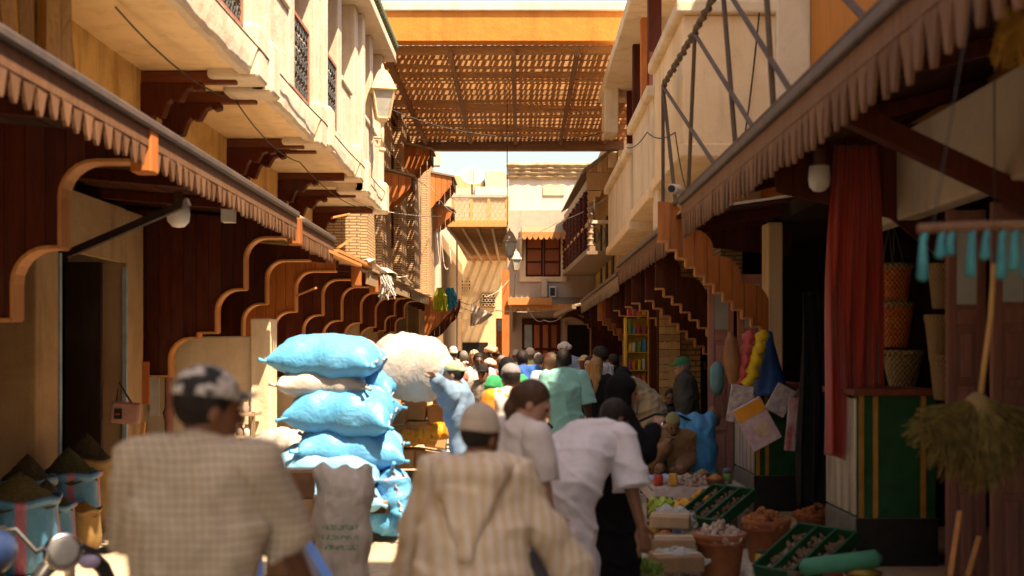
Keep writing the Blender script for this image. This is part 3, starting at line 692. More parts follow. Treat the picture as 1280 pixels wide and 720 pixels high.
# lower outline of the left panels: from the street edge (s = 0) to the wall, openings with rounded inner corners
def steps(spec, z=0.0):
    """spec: (run, radius, drop) -> polyline (s, z), s grows from the street edge to the wall"""
    s = 0; out = [(0, z)]
    for run, r, drop in spec:
        out.append((s+run-r, z)); out += [(s+run-r+r*math.sin(a), z-r+r*math.cos(a)) for a in [k*math.pi/12 for k in range(1, 7)]]
        s += run; z -= drop; out.append((s, z))
    return out
def val(poly, s, right):
    best = None
    for i in range(len(poly)-1):
        (a, za), (b, zb) = poly[i], poly[i+1]
        if a-1e-9 <= s <= b+1e-9:
            if b-a < 1e-9: continue
            zz = za+(zb-za)*(s-a)/(b-a)
            if best is None or right: best = zz
    return best if best is not None else poly[-1][1]
def panel(parent, xe, d, z, sgn, width, top, bot, mt, pw=.145, th=.035, edge=None, edgew=.15):
    n = max(1, int(round(width/pw)))
    for i in range(n):
        a, b = width*i/n, width*(i+1)/n; g = .003
        tp = [(a+g, val(top, a+g, True))]+[p for p in top if a+g < p[0] < b-g]+[(b-g, val(top, b-g, False))]
        bt = [(a+g, val(bot, a+g, True))]+[p for p in bot if a+g < p[0] < b-g]+[(b-g, val(bot, b-g, False))]
        poly = [(xe+sgn*s, z+q) for s, q in tp]+[(xe+sgn*s, z+q) for s, q in reversed(bt)]
        yy = d+random.uniform(-.004, .004)
        MB().prism(poly, 'Y', yy, yy+th).build('plank', mt, parent)
    if edge is not None:
        mb = MB(); pts = [(xe+sgn*s, z+q) for s, q in bot if s <= width]
        for i in range(len(pts)-1):
            (x0, z0), (x1, z1) = pts[i], pts[i+1]
            dx, dz = x1-x0, z1-z0; L = math.hypot(dx, dz)
            if L < 1e-6: continue
            nx, nz = -dz/L*.012, dx/L*.012
            mb.add([(x0-nx,d-.03,z0-nz),(x1-nx,d-.03,z1-nz),(x1+nx,d-.03,z1+nz),(x0+nx,d-.03,z0+nz),(x0-nx,d+edgew,z0-nz),(x1-nx,d+edgew,z1-nz),(x1+nx,d+edgew,z1+nz),(x0+nx,d+edgew,z0+nz)],
                   [(0,1,2,3),(7,6,5,4),(0,4,5,1),(1,5,6,2),(2,6,7,3),(3,7,4,0)])
        mb.build('panel_edge', edge, parent)
def tooth(w, h, t, mt, pointed=True):
    p = [(-w*.62,0),(w*.62,0),(w*.60,-h*.30),(w*.46,-h*.42),(w*.36,-h*.62),(w*.24,-h*.85),(w*.10,-h*.98),(-w*.10,-h*.98),(-w*.24,-h*.85),(-w*.36,-h*.62),(-w*.46,-h*.42),(-w*.60,-h*.30)]
    return MB().prism(p, 'X', -t/2, t/2).mesh('slat', mt)
def valance(parent, p0, p1, pitch, h, mt, drip=True, board=.12):
    p0, p1 = Vector(p0), Vector(p1); L = (p1-p0).length; n = int(L/pitch)
    me = tooth(pitch*.78, h, .022, mt)
    dirv = (p1-p0).normalized(); rz = math.atan2(-dirv.x, dirv.y)
    for i in range(n):
        p = p0.lerp(p1, (i+.5)/n)
        if random.random() < .01: continue
        inst('valance_slat', me, parent, (p.x, p.y, p.z-board*.5), rot=(random.gauss(0,.018), random.gauss(0,.02), rz+random.gauss(0,.02)), scale=(1, random.uniform(.95,1.05), random.uniform(.93,1.05)))
    MB().bar(p0-Vector((0,0,board/2)), p1-Vector((0,0,board/2)), .03, board).build('valance_board', mt, parent)
    if drip: MB().bar(p0+Vector((0,0,.04)), p1+Vector((0,0,.04)), .10, .07).build('drip_edge', METALB, parent, bev=.015)
def roof(parent, xe0, xe1, d0, d1, ze, xi, zi, nraf, mt=None, rag=0):
    mt = mt or WOODRY
    n = 8; sg = 1 if xi > xe0 else -1
    for k in range(n):
        f0, f1 = k/n, (k+1)/n
        q = []
        for dd, xe in ((d0, xe0), (d1, xe1)):
            q.append(((xe+(xi-xe)*f0, ze+(zi-ze)*f0), (xe+(xi-xe)*f1, ze+(zi-ze)*f1)))
        (A, B), (C_, D_) = q; t_ = .03; e = .006*sg
        r0, r1 = d0+random.uniform(-rag, 0), d1+random.uniform(0, rag)
        MB().add([(A[0]+e,r0,A[1]),(B[0]-e,r0,B[1]),(D_[0]-e,r1,D_[1]),(C_[0]+e,r1,C_[1]),(A[0]+e,r0,A[1]+t_),(B[0]-e,r0,B[1]+t_),(D_[0]-e,r1,D_[1]+t_),(C_[0]+e,r1,C_[1]+t_)],
                 [(0,3,2,1),(4,5,6,7),(0,1,5,4),(1,2,6,5),(2,3,7,6),(3,0,4,7)]).build('roof_plank', mt, parent)
    t_ = .045; sk = .02*sg
    MB().add([(xe0+sk,d0,ze+t_),(xi,d0,zi+t_),(xi,d1,zi+t_),(xe1+sk,d1,ze+t_),(xe0+sk,d0,ze+t_+.03),(xi,d0,zi+t_+.03),(xi,d1,zi+t_+.03),(xe1+sk,d1,ze+t_+.03)], [(0,3,2,1),(4,5,6,7),(0,1,5,4),(1,2,6,5),(2,3,7,6),(3,0,4,7)]).build('bounce_sheet', ROOFBOUNCE, parent)  # pale sheet added over the planks to bounce light up under the balconies
    for i in range(nraf):
        d = d0+(d1-d0)*(i+.5)/nraf; f = (d-d0)/(d1-d0); xe = xe0+(xe1-xe0)*f
        MB().bar((xe+sg*.06, d, ze-.055), (xi, d, zi-.055), .08, .10).build('rafter', WOODR, parent)
# ---- left awning 1 (dark scalloped valance)
ZL, XL = 3.30, -2.67
A1 = E('timber_awning', 'long dark timber awning with hanging scalloped valance and lambrequin panels under cream balconies', 'awning', (XL, 11, ZL), 'timber awnings along the street')
roof(A1, XL, XL, -6, 16.1, ZL+.05, -4.75, ZL+.22, 14)
valance(A1, (XL+.02, 2.5, ZL+.03), (XL+.02, 13.45, ZL+.03), .168, .22, WOODV)
valance(A1, (XL+.02, 13.75, ZL+.0), (XL+.02, 16.1, ZL+.0), .13, .24, WOODV)
spec1 = [(.36,.14,.30),(.12,.06,.16),(.42,.20,.52),(.24,.02,.08),(.36,.26,.50),(.48,.02,.02)]
LOW1 = steps([(.62,.26,.62),(.34,.26,.52),(.22,.02,.06),(.34,.26,.46)], -.18)+[(1.95,-1.84)]
def left_panel(parent, xe, d, z, width=1.75, mt=None, block=True, sc=1.0, low=None, edge=None):
    low = [(s*sc, q*sc) for s, q in (low or LOW1)]
    low = low+[(max(width, low[-1][0])+.01, low[-1][1])]
    panel(parent, xe, d, z, -1, width, [(0,0),(width,.16)], low, mt or WOODR, edge=edge or WOODE)  # pale edge strip: sunlit panel thickness put into the wood colour
    if block: MB().box(xe-.10, xe+.05, d-.07, d+.10, z-.27, z+.05).build('bracket_block', WOODO, parent, bev=.012)
left_panel(A1, XL, 8.15, ZL, 1.9)
left_panel(A1, XL, 13.6, ZL, 1.95)
MB().bar((XL+.02, 9.1, 2.95), (-3.7, 9.3, 2.55), .05, .06).build('brace', WOODD, A1)
# ---- left awning 2 (ragged, narrower, follows the bend)
A2 = E('timber_awning', 'ragged sunlit timber awning with torn boards and arched panels before the brick wall', 'awning', (-2.6, 20, 3.1), 'timber awnings along the street')
XA = lambda d: -2.74+(d-15.5)*.047
roof(A2, XA(15.7), XA(24), 15.7, 24.0, 3.12, -4.7, 3.3, 9, WOODG, rag=.15)
for k, d in enumerate((14.95, 16.6, 18.3, 19.9, 21.6, 23.3)):
    left_panel(A2, XA(d), d, 3.12-.02*k, 1.75, WOODO if k == 1 else WOODR, sc=.92+.03*(k % 2), block=(k in (2, 3)))  # second panel in orange wood, its sunlit tone put into the colour
for (d0, d1, dz, mt) in ((15.6,18.1,.03,WOODE), (16.4,19.0,.09,WOODE), (19.2,21.4,.02,WOODG), (21.0,24.2,.03,WOODG)):
    MB().bar((XA(d0)+.04, d0, 3.12+dz), (XA(d1)+.05, d1, 3.12+dz-.02), .10, .045).build('edge_board', mt, A2)
for d0, d1 in ((18.9, 19.8), (20.4,21.6), (22,23.8)):
    MB().bar((XA(d0)+.03, d0, 2.98), (XA(d1)+.03, d1, 2.98), .03, .20).build('fascia_board', WOODG, A2)
# splintered offcuts
for (u, v, d, a) in ((432,306,18.0,.6), (425,268,17.0,-.3), (382,365,15.6,.1)):
    p = Vector(P(u, v, d)); o = MB().bar(p-Vector((.12,0,.05)), p+Vector((.12*math.cos(a),.1,.12*math.sin(a)+.05)), .16, .025).build('splinter', WOODE, A2)
# ---- left awning 3: lit end panel by the lattice passage
A3 = E('timber_awning', 'sunlit orange lambrequin awning hung with coloured yarn near the passage', 'awning', (-2.4, 28, 3.1), 'timber awnings along the street')
XB = lambda d: -2.34+(d-24.2)*.03
roof(A3, XB(24.2), XB(38), 24.2, 38.0, 3.05, -3.2, 3.2, 8, WOODG, rag=.1)
for k, d in enumerate((24.6, 26.2)): left_panel(A3, XB(d), d, 3.03, .85, WOODR, sc=.62, block=False)
lowb = [(0,-.05)]+[(.12*k, -.16-.13*k-.07*abs(math.sin(k*1.3))) for k in range(1,7)]+[(.85,-1.25)]
panel(A3, X(571,28.2), 28.2, Z(372,28.2), -1, .80, [(0,0),(.85,.02)], lowb, WOODO, edge=WOODR)
panel(A3, X(571,28.2)+.06, 28.9, Z(372,28.2), -1, .80, [(0,-.0),(.85,0)], [(s, q-.16) for s, q in lowb], WOODR)
MB().bar((XB(24.3)+.03,24.3,2.98), (XB(27.6)+.03,27.6,2.98), .03, .2).build('fascia_board', WOODG, A3)
# ---- right awning 1
XR, ZR = 1.80, 3.32
B1 = E('timber_awning', 'dark timber awning with long pointed valance slats below the steel frame', 'awning', (XR, 8, ZR), 'timber awnings along the street')
roof(B1, XR, XR, -6, 12.5, ZR+.05, 3.4, ZR+.42, 11)
valance(B1, (XR-.02, 2.0, ZR+.03), (XR-.02, 12.45, ZR+.03), .165, .31, WOODV)
for d in (4.6, 6.9): MB().bar((XR+.05, d, ZR-.06), (3.2, d, 2.62), .11, .13).build('brace', WOODR, B1)
for d in (8.9, 14.25):
    panel(B1, 2.0, d, 3.30, 1, 1.4, [(0,.02),(1.4,.30)], [(0,-.30),(.9,-.5),(1.4,-.9)] if d < 10 else [(0,-.2),(1.4,-.35)], WOODR)
# diagonal ribbon panels
def ribbon(hump=.33, fall=.42, n=4, depth=.62):
    top = [(0,0)]; bot = []; s, z = 0.0, 0.0
    for k in range(n):
        top.append((s+.10, z)); top += [(s+.10+hump*math.sin(a), z-(fall-.1)*(1-math.cos(a))) for a in [j*math.pi/12 for j in range(1,7)]]
        s += .10+hump; z -= fall; top.append((s, z)); s += 0.0
    W = s; st = .145; m_ = int(W/st); q = -depth; bot = [(0,q)]
    for j in range(m_):
        bot += [(st*(j+1), q)]; q -= fall*n/m_*.86; bot += [(st*(j+1), q)]
    bot.append((W+.02, q)); top.append((W+.02, z))
    return top, bot, W
TOPR, BOTR, WR = ribbon()
def right_panel(parent, xe, d, z, mt, width=None, sc=1.0, trim=True):
    w_ = (width or WR)*1.0
    panel(parent, xe, d, z, 1, w_, [(s*sc, q*sc) for s, q in TOPR], [(s*sc, q*sc) for s, q in BOTR], mt, edge=WOODE if trim else None, edgew=.06)
B2 = E('timber_awning', 'red timber awning of stepped lambrequin panels below the cream balcony', 'awning', (XR, 15, ZR-.1), 'timber awnings along the street')
XC = lambda d: XR-.02+(d-12.6)*-.004
roof(B2, XC(12.7), XC(20), 12.8, 20.0, 3.27, 3.4, 3.5, 8)
valance(B2, (XC(13.3)-.02, 13.3, 3.22), (XC(20)-.02, 20.0, 3.22), .13, .25, WOODV)
right_panel(B2, X(822,13.0), 13.0, Z(252,13.0), WOODO, WR*.74, .74)
for k, d in enumerate((14.9, 16.4, 17.9, 19.4)): right_panel(B2, XC(d)+.04*(k % 2), d, 3.06-.06*(k % 2), WOODR, 1.25, .78+.05*(k % 3))
B3 = E('timber_awning', 'red timber awning with stepped panels before the snack stall and brick recess', 'awning', (1.7, 24, 3.1), 'timber awnings along the street')
roof(B3, XC(20.2), 1.70, 20.2, 31.5, 3.12, 3.0, 3.3, 9)
valance(B3, (XC(20.2), 20.2, 3.10), (1.70, 31.5, 3.10), .15, .22, WOODG)
for k, d in enumerate((21.2, 23.2, 25.4, 28, 30.5)): right_panel(B3, XC(d)-.0, d, 2.98-.05*(k % 2), WOODO if k == 2 else WOODR, 1.1, .74+.05*(k % 3), trim=(k % 2 == 0))
B4 = E('timber_awning', 'short sagging awning with arched brackets beneath the wooden gallery', 'awning', (1.6, 36, 3), 'timber awnings along the street')
roof(B4, 1.55, 1.40, 32.6, 41, 3.05, 2.8, 3.3, 7, WOODG)
for d in (33, 35.5, 38.2):
    mb = MB(); xo = 1.62-(d-33)*.015
    pts = [(xo+1.1*(1-math.cos(a)), 1.75+1.15*math.sin(a)) for a in [k*math.pi/20 for k in range(11)]]
    mb.tube([(xo+1.1*math.sin(a), d, 3.0-1.15*(1-math.cos(a))) for a in [k*math.pi/20 for k in range(11)]], .07, 6)
    mb.build('arched_bracket', WOODR, B4)
MB().bar((1.2,38.5,3.0), (1.55,32.6,3.05), .12, .12).build('edge_board', WOODG, B4)
# ================================================================== steel frame above the right awning
SF = E('steel_frame', 'rusty welded steel truss standing on the right awning edge before the balcony', 'frame', (1.76, 11, 3.4))
def sp(d, z): return (1.76, d, z)
zt = 4.98
for a_, b_ in (((14.0,5.02),(12.85,3.42)), ((14.0,5.02),(10.3,3.45)), ((11.45,4.95),(11.9,3.42)), ((11.45,4.95),(8.6,3.45)), ((9.9,4.97),(9.3,3.45)), ((9.9,4.97),(7.4,3.45)), ((8.3,4.98),(7.9,3.45)), ((8.3,4.98),(5.8,3.45))):
    MB().tube([sp(*a_), sp(*b_)], .022, 6).build('brace_bar', STEEL, SF)
mb = MB(); n = 110
mb.tube([(1.76+.012*math.sin(i*1.9), 14.0-9.0*i/n, 5.02-.05*min(1,i/30)+.012*math.cos(i*1.9)) for i in range(n+1)], [.026+.010*(i % 2) for i in range(n+1)], 6)
mb.build('top_chord', STEEL, SF)
MB().bar(sp(14.0,3.44), sp(5.0,3.44), .04).build('bottom_chord', STEEL, SF)
MB().bar(sp(14.0,5.02), sp(14.0,3.44), .04).build('post', STEEL, SF)
# ================================================================== cables, lamps
def cable(label, pts, r=.008, mt=None, sag=.1, name='cable'):
    a = [Vector(p) for p in pts]; out = []
    for i in range(len(a)-1):
        for k in range(9):
            f = k/8; p = a[i].lerp(a[i+1], f); p.z -= sag*4*f*(1-f); out.append(p)
    return tag(MB().tube(out, r, 5).build(name, mt or CABLE, smooth=True), label, 'cable')
cable('pale cable running from the white balconies across the brick building', [P(410,228,18.5), P(470,262,21), P(552,270,33)], .010, sag=.05)
cable('thin slack wire hanging in front of the brick wall canopies', [(-3.0,24,Z(168,24)), P(540,235,34), P(575,268,41)], .010, sag=.2)
cable('slack pair of wires from yarn awning to the corner post', [P(574,375,28), P(600,372,33), P(636,350,41)], .012, sag=.15)
cable('lower white washing line between the awnings', [P(576,384,28), P(620,388,33), P(715,384,38)], .012, sag=.1)
cable('pale wire crossing high before the far house toward the gallery', [P(640,300,40), P(700,276,36), P(768,240,32)], .010, sag=.1)
cable('drooping wire below the yellow washing line at the far door', [P(660,385,38), P(680,400,37), P(712,385,36)], .010, sag=.2)
cable('thin dark cable hung from the reed roof to the lantern', [(X(634,25),25,7.8), (X(634,25),25,Z(285,25))], .010, CABLED, 0)
for k, u in enumerate((546, 551, 560)): cable(['long loose white wire dangling under the orange canopy','curled white wire dangling by the passage','short white wire hanging from lattice terrace'][k], [P(u,290,38), P(u+4,330,38), P(u+(-2,9,3)[k],(355,335,312)[k],38)], .012, PALE, .1)
cable('grey cable clipped along the fascia of the white balconies', [(-2.60,6,4.80), (-2.60,11.5,4.78), (-2.56,15,4.76), (-2.52,18.3,4.74), (-2.48,21.3,4.70)], .009, CABLED, .03)
cable('cable looping below the balcony soffit brackets', [(-3.2,9,4.48), (-3.0,12,4.40), (-3.1,16,4.42), (-2.9,21,4.40)], .008, CABLED, .12)
cable('dark cable drooping down the cream parapet', [(2.9,13.33,6.8), (2.75,13.33,5.2), (2.62,13.33,4.2)], .010, CABLED, .05)
cable('wire strung along the near parapet ledge to the awning', [(1.80,19.2,5.2), (1.82,16.3,4.9), (1.80,13.2,4.3), (1.82,12.4,3.5)], .008, CABLED, .08)
cable('cable sagging across the street below the reed roof', [(-2.6,21.5,6.4), (0,23,6.1), (2.1,24,6.5)], .009, CABLED, .15)
HL = E('hanging_lantern', 'grey four-sided lantern hanging on a dark cable before the red shutters', 'lantern', (X(636,25),25,Z(325,25)))
lantern_parts(HL, (X(637,25), 25, Z(325,25)), .62, M('lamp_grey', (.30,.25,.19), (.2,.16,.12)))
HL2 = E('wall_lantern', 'small yellowish lantern on a post in front of the far house', 'lantern', (X(645,39),39,Z(345,39)))
lantern_parts(HL2, (X(645,39), 39, Z(341,39)), .72)
MB().tube([(X(645,39),39,Z(343,39)), (X(643,39),39,Z(372,39))], .035, 6).build('pole', STEEL, HL2)
# bulb lamps under the awnings
def bulkhead(loc, label, s=1.0):
    r = E('ceiling_lamp', label, 'lamp', loc, 'lamps under the awnings'); x, y, z = loc
    MB().lathe([(.02,.26),(.045,.25),(.045,.14),(.08,.12)], (x,y,z), 10).build('holder', WOODV, r, smooth=True)
    MB().lathe([(.01,-.10*s),(.06*s,-.09*s),(.105*s,-.04*s),(.115*s,.04*s),(.105*s,.12),(.05,.13)], (x,y,z), 14).build('globe', WHITEP, r, smooth=True)
bulkhead((X(223,11.2), 11.2, Z(272,11.2)), 'white jar-shaped lamp under the dark left awning')
bulkhead((X(1024,8.6), 8.6, Z(228,8.6)), 'round white lamp beside the red hanging cloth', .72)
bulkhead((X(981,9.6), 9.6, Z(184,9.6)), 'small white lamp close behind the pointed valance slats', .7)
o = MB().box(X(276,12.2), X(291,12.2), 12.2, 12.35, Z(277,12.2), Z(261,12.2)).build('junction_box', WHITEP); tag(o, 'small white junction box mounted under the left awning', 'junction box')
SCM = E('security_camera', 'white security camera with black lens at the end of the right awning valance', 'security camera', P(846,238,12.6))
mb = MB(); p = Vector(P(848,237,12.55)); q = Vector(P(840,236,12.1)); mb.tube([p, q], .055, 10); mb.build('housing', WHITEP, SCM)
mb = MB(); mb.tube([q+(q-p)*.02, q+(q-p)*.10], .04, 10); mb.build('lens', BLACK, SCM)
MB().tube([p, (XR+.02, 12.6, ZR)], .02, 6).build('mount', WHITEP, SCM)
# ================================================================== GOODS AND STREET THINGS
def mesh_from(vs, fs, name, m, smooth=True):
    me = bpy.data.meshes.new(name); me.from_pydata([tuple(p) for p in vs], [], fs); me.materials.append(m)
    if smooth: me.polygons.foreach_set('use_smooth', [True]*len(me.polygons))
    me.update(); return me
def pillow(L, W, H, seed=0, nx=34, ny=24, amp=1.0, sag=.25, pinch=.12):
    """stuffed sack: two puffed skins sewn at the rim, dog-eared corners, creases running in from the seams"""
    rg = random.Random(seed); ph = [rg.uniform(0, 6.28) for _ in range(12)]
    vs = []; fs = []; idx = {}
    for side in (1, -1):
        for j in range(ny+1):
            for i in range(nx+1):
                rim = i in (0, nx) or j in (0, ny)
                if side == -1 and rim: idx[(side,i,j)] = idx[(1,i,j)]; continue
                a = -1+2*i/nx; b = -1+2*j/ny
                a = math.copysign(abs(a)**.8, a); b = math.copysign(abs(b)**.8, b)
                px = a*(1-pinch*(1-abs(b)**2.2)*.55*(abs(a))); py = b*(1-pinch*(1-abs(a)**2.2)*.9*abs(b))
                puff = max(0, (1-abs(a)**3.2))**.55*max(0, (1-abs(b)**2.8))**.6
                ea = 1-abs(a); eb = 1-abs(b)
                cr = (math.sin(px*17+ph[0]+2.2*math.sin(py*3+ph[1]))*math.exp(-eb*4)*.5+math.sin(py*15+ph[2]+2*math.sin(px*4+ph[3]))*math.exp(-ea*3.5)*.9
                      +.55*math.sin(px*6+py*4+ph[4])*math.sin(py*5-px*3+ph[5])+.35*math.sin(px*23+py*9+ph[6]+3*math.sin(py*7+ph[7]))+.3*math.sin(px*11-py*19+ph[8]))
                z = side*H/2*puff*(1 if side > 0 else 1-sag)+(.013*amp*cr*puff**.5)+(0 if not rim else .012*math.sin(9*a+7*b+ph[9]))
                x = px*L/2+.012*amp*math.sin(py*9+ph[10]); y = py*W/2+.012*amp*math.sin(px*9+ph[11])
                x += .003*rg.uniform(-1,1); y += .003*rg.uniform(-1,1)
                idx[(side,i,j)] = len(vs); vs.append(Vector((x, y, z)))
        for j in range(ny):
            for i in range(nx):
                q = (idx[(side,i,j)], idx[(side,i+1,j)], idx[(side,i+1,j+1)], idx[(side,i,j+1)])
                fs.append(q if side > 0 else q[::-1])
    return vs, fs
def sackmat(name, c1, c2, stripe=None, rough=.42):
    if name in MATS: return MATS[name]
    m, t, b = nodes(name); v = coords(t)
    f = ramp(t, noise(t, v, 2.5, 6, .6), .35, .7); col = mixc(t, f, c1, c2)
    if stripe:
        sx = NN(t, 'ShaderNodeSeparateXYZ'); t.links.new(v, sx.inputs[0])
        w_ = math_(t, 'ADD', math_(t, 'ABSOLUTE', math_(t, 'SUBTRACT', sx.outputs[1], .12)), math_(t, 'MULTIPLY', noise(t, v, 3), .02))
        col = mixc(t, math_(t, 'LESS_THAN', w_, .024), col, stripe)
    dirt = ramp(t, noise(t, v, 2.2, 8, .7, .6), .52, .80); col = mixc(t, math_(t, 'MULTIPLY', dirt, .26), col, (.34,.30,.24))
    col = rnd(t, col, .10)
    t.links.new(col, b.inputs['Base Color']); b.inputs['Roughness'].default_value = rough; b.inputs['Specular IOR Level'].default_value = .3
    h = math_(t, 'ADD', noise(t, v, 4.5, 3, .5, 1.2), math_(t, 'MULTIPLY', noise(t, coords(t, (1,3,1)), 16, 2), .25)); bump(t, b, h, .45, .05)
    MATS[name] = m; return m
SBLUE = sackmat('sack_blue', (.085,.40,.70), (.06,.33,.62), (.48,.38,.52), .45); SLB = sackmat('sack_light_blue', (.20,.45,.64), (.14,.38,.60))
SWH = sackmat('sack_white', (.44,.415,.38), (.35,.325,.295)); SGREY = sackmat('sack_grey', (.46,.42,.37), (.36,.33,.29))
SEAM = M('seam_thread', (.34,.36,.38), (.26,.28,.30), 8, .8, .2)
def sack(label, c, size, rot, m, seed, amp=1.0, name='stuffed_sack', group=None, sag=.25, pinch=.12, cat='sack'):
    vs, fs = pillow(*size, seed=seed, amp=amp, sag=sag, pinch=pinch); me = mesh_from(vs, fs, name, m)
    o = link(name, me, None, c); o.rotation_euler = [R(a) for a in rot]; ORG[o.name] = Vector(c)
    tag(o, label, cat, group)
    if cat == 'sack' and name == 'stuffed_sack':
        L, W, H = size; mb = MB(); rr = random.Random(seed+500)
        for sg in (-1, 1):
            n = 22; mb = MB(); pts = [(sg*L/2*(1-pinch*.55*(1-abs(-1+2*i/n)**2.2))*.985, W/2*(-1+2*i/n)*.93, .012+.012*math.sin(i*1.7+seed)) for i in range(n+1)]
            mb.tube(pts, .011, 5); me2 = mb.mesh('seam', SEAM, smooth=True); link('seam', me2, o)
        for cx_, cy_ in ((1,1),(1,-1),(-1,1),(-1,-1)):
            a = Vector((cx_*L*.485, cy_*W*.47, 0)); b2 = a+Vector((cx_*.05, cy_*.04, rr.uniform(-.03,.03))); mb = MB(); mb.tube([a-Vector((cx_*.05,cy_*.04,0)), a, b2], [.03,.012,.020], 7); link('tied_corner', mb.mesh('tied_corner', m, smooth=True), o)
    return o
GS = 'sacks piled on the handcart'
D0 = 10.7
sack('bright blue pillow-like sack on top of the tall pile', P(411,450,D0), (1.02,.72,.48), (6,3,-8), SBLUE, 1, group=GS)
sack('white sack squeezed under the topmost blue sack', P(405,482,D0), (.84,.64,.34), (0,1,4), SWH, 2, group=GS)
sack('shiny plump blue sack lying below the white one', P(429,516,D0-.05), (1.0,.74,.54), (12,4,-3), SBLUE, 3, 1.3, group=GS)
sack('flattened blue sack near the middle of the tall pile', P(440,560,D0), (1.0,.76,.48), (8,5,6), SBLUE, 4, 1.2, group=GS)
sack('long pale blue sack sagging beside the cardboard boxes', P(412,584,D0-.1), (1.04,.72,.42), (6,6,-2), SLB, 5, group=GS)
sack('pale blue sack pressed at the bottom of the pile behind the grey sack', P(425,618,D0-.15), (.86,.70,.36), (4,5,2), SLB, 6, group=GS)
sack('blue sack standing upright at the side of the pile', P(492,615,D0), (.76,.46,.34), (80,8,100), SBLUE, 7, 1.2, group=GS, sag=0)
sack('blue sack tucked behind the topmost sack', P(466,472,D0+.35), (.55,.6,.32), (10,35,0), SBLUE, 8, group=GS)
sack('small blue sack bulging low beside the grey sack', P(474,645,D0-.1), (.40,.5,.34), (20,20,10), SBLUE, 19, group=GS)
sack('huge stuffed white sack held up by the man in blue denim', P(515,460,11.25), (.86,.70,.66), (12,8,12), SWH, 9, 1.6, group=GS, sag=.05, pinch=.2)
for k, (u, v, a) in enumerate(((332,566,5), (350,585,20), (352,553,-15), (318,582,40))):
    sack(['white translucent bag lying left of the sack pile','pale bag slumped against the blue sacks','top white bag of the loose heap by the boxes','crumpled white bag near the checked shirt man'][k], P(u,v,12.4), (.55,.45,.3), (8,4,a), SWH, 20+k, 1.4, 'plastic_bag', 'white bags beside the sacks', cat='bag')
# handcart under the sacks
HC = E('handcart', 'wooden handcart with painted blue shafts under the sack pile', 'handcart', (X(430,D0), D0, 0))
for i in range(6):
    x0 = X(352,D0)+i*.175
    MB().box(x0, x0+.165, D0-.45, D0+.75, .36, .40).build('deck_plank', WOODG, HC)
for y_ in (D0-.35, D0+.6): MB().box(X(352,D0), X(352,D0)+1.05, y_, y_+.07, .28, .36).build('frame_rail', WOODD, HC)
for xx in (X(352,D0)-.06, X(352,D0)+1.10):
    mb = MB(); mb.tube([(xx, D0+.15+.26*math.cos(a), .27+.26*math.sin(a)) for a in [k*math.pi/10 for k in range(21)]], .03, 6, False); wh = mb.build('wheel', BLACK, HC, smooth=True)
    mb = MB(); 
    for k in range(6): mb.tube([(xx, D0+.15, .27), (xx, D0+.15+.25*math.cos(k*1.047), .27+.25*math.sin(k*1.047))], .012, 4)
    mb.build('spokes', STEEL, wh)
BLUEP = M('paint_blue', (.05,.22,.62), (.03,.16,.48), 8, .45, .2)
for u0, v0, u1, v1 in ((350,628,416,742),):
    p0, p1 = Vector(P(u0,v0,6.8)), Vector(P(u1,v1,5.3)); MB().bar((p0.x-.9,9.9,.38), p0, .05, .07).build('shaft', BLUEP, HC); MB().bar(p0, p1, .05, .085).build('shaft', BLUEP, HC)
p0, p1 = Vector(P(322,640,6.8)), Vector(P(322,742,5.4)); MB().bar(p0, p1, .05, .08).build('shaft', BLUEP, HC)
# grey upright sack with green print, in front
def gsack():
    vs, fs = pillow(.62,.40,.30, seed=31, amp=1.1, sag=0, pinch=.05)
    return vs, fs
m, t, b = nodes('sack_print'); v = coords(t); sx = NN(t, 'ShaderNodeSeparateXYZ'); t.links.new(v, sx.inputs[0])
f = ramp(t, noise(t, v, 3, 6, .6), .35, .7); col = mixc(t, f, (.50,.46,.41), (.36,.33,.30))
ln = math_(t, 'LESS_THAN', math_(t, 'FRACT', math_(t, 'MULTIPLY', sx.outputs[0], 22.0)), .5)
zone = math_(t, 'MULTIPLY', math_(t, 'LESS_THAN', math_(t, 'ABSOLUTE', math_(t, 'SUBTRACT', sx.outputs[0], .02)), .07), math_(t, 'LESS_THAN', math_(t, 'ABSOLUTE', math_(t, 'ADD', sx.outputs[1], .01)), .12))
let = math_(t, 'GREATER_THAN', noise(t, coords(t, (1,1,1)), 60, 1), .5)
col = mixc(t, math_(t, 'MULTIPLY', math_(t, 'MULTIPLY', math_(t, 'MULTIPLY', ln, zone), let), .8), col, (.06,.24,.10)); t.links.new(col, b.inputs['Base Color']); b.inputs['Roughness'].default_value = .5
bump(t, b, noise(t, v, 8, 6, .7, .8), .7, .05)
vs_, fs_ = gsack(); o = link('standing_sack', mesh_from(vs_, fs_, 'standing_sack', m), None, P(428,668,7.6)); o.rotation_euler = (R(86), R(92), R(3)); ORG[o.name] = o.location.copy()
tag(o, 'upright grey woven sack with faint green print in front of the blue sacks', 'sack')
o.location = (X(428,7.6), 7.6, .55); o.scale = (1.45,1,1)
CARD = M('cardboard', (.40,.24,.12), (.31,.18,.085), 5, .85, .2, 25); CARDD = M('cardboard_dark', (.24,.13,.065), (.18,.09,.045), 5, .85, .2)
KRAFT = M('kraft', (.52,.32,.15), (.40,.23,.10), 5, .8, .35, 12)
def carton(label, c, h, rz, group=None, m=None, cat='box', flap=True):
    r = E('cardboard_box', label, cat, (c[0], c[1], c[2]), group); mt = Matrix.Rotation(R(rz), 3, 'Z'); m = m or CARD
    mb = MB(); mb.obox((c[0],c[1],c[2]+h[2]), h, mt); mb.build('carton', m, r, bev=.012)
    q = Vector(c)+Vector((0,0,2*h[2]+.003)); MB().obox(q, (h[0]*.98, .03, .002), mt).build('tape', M('tape', (.58,.48,.34), None, 5, .3, 0), r)
    return r
zb = .10
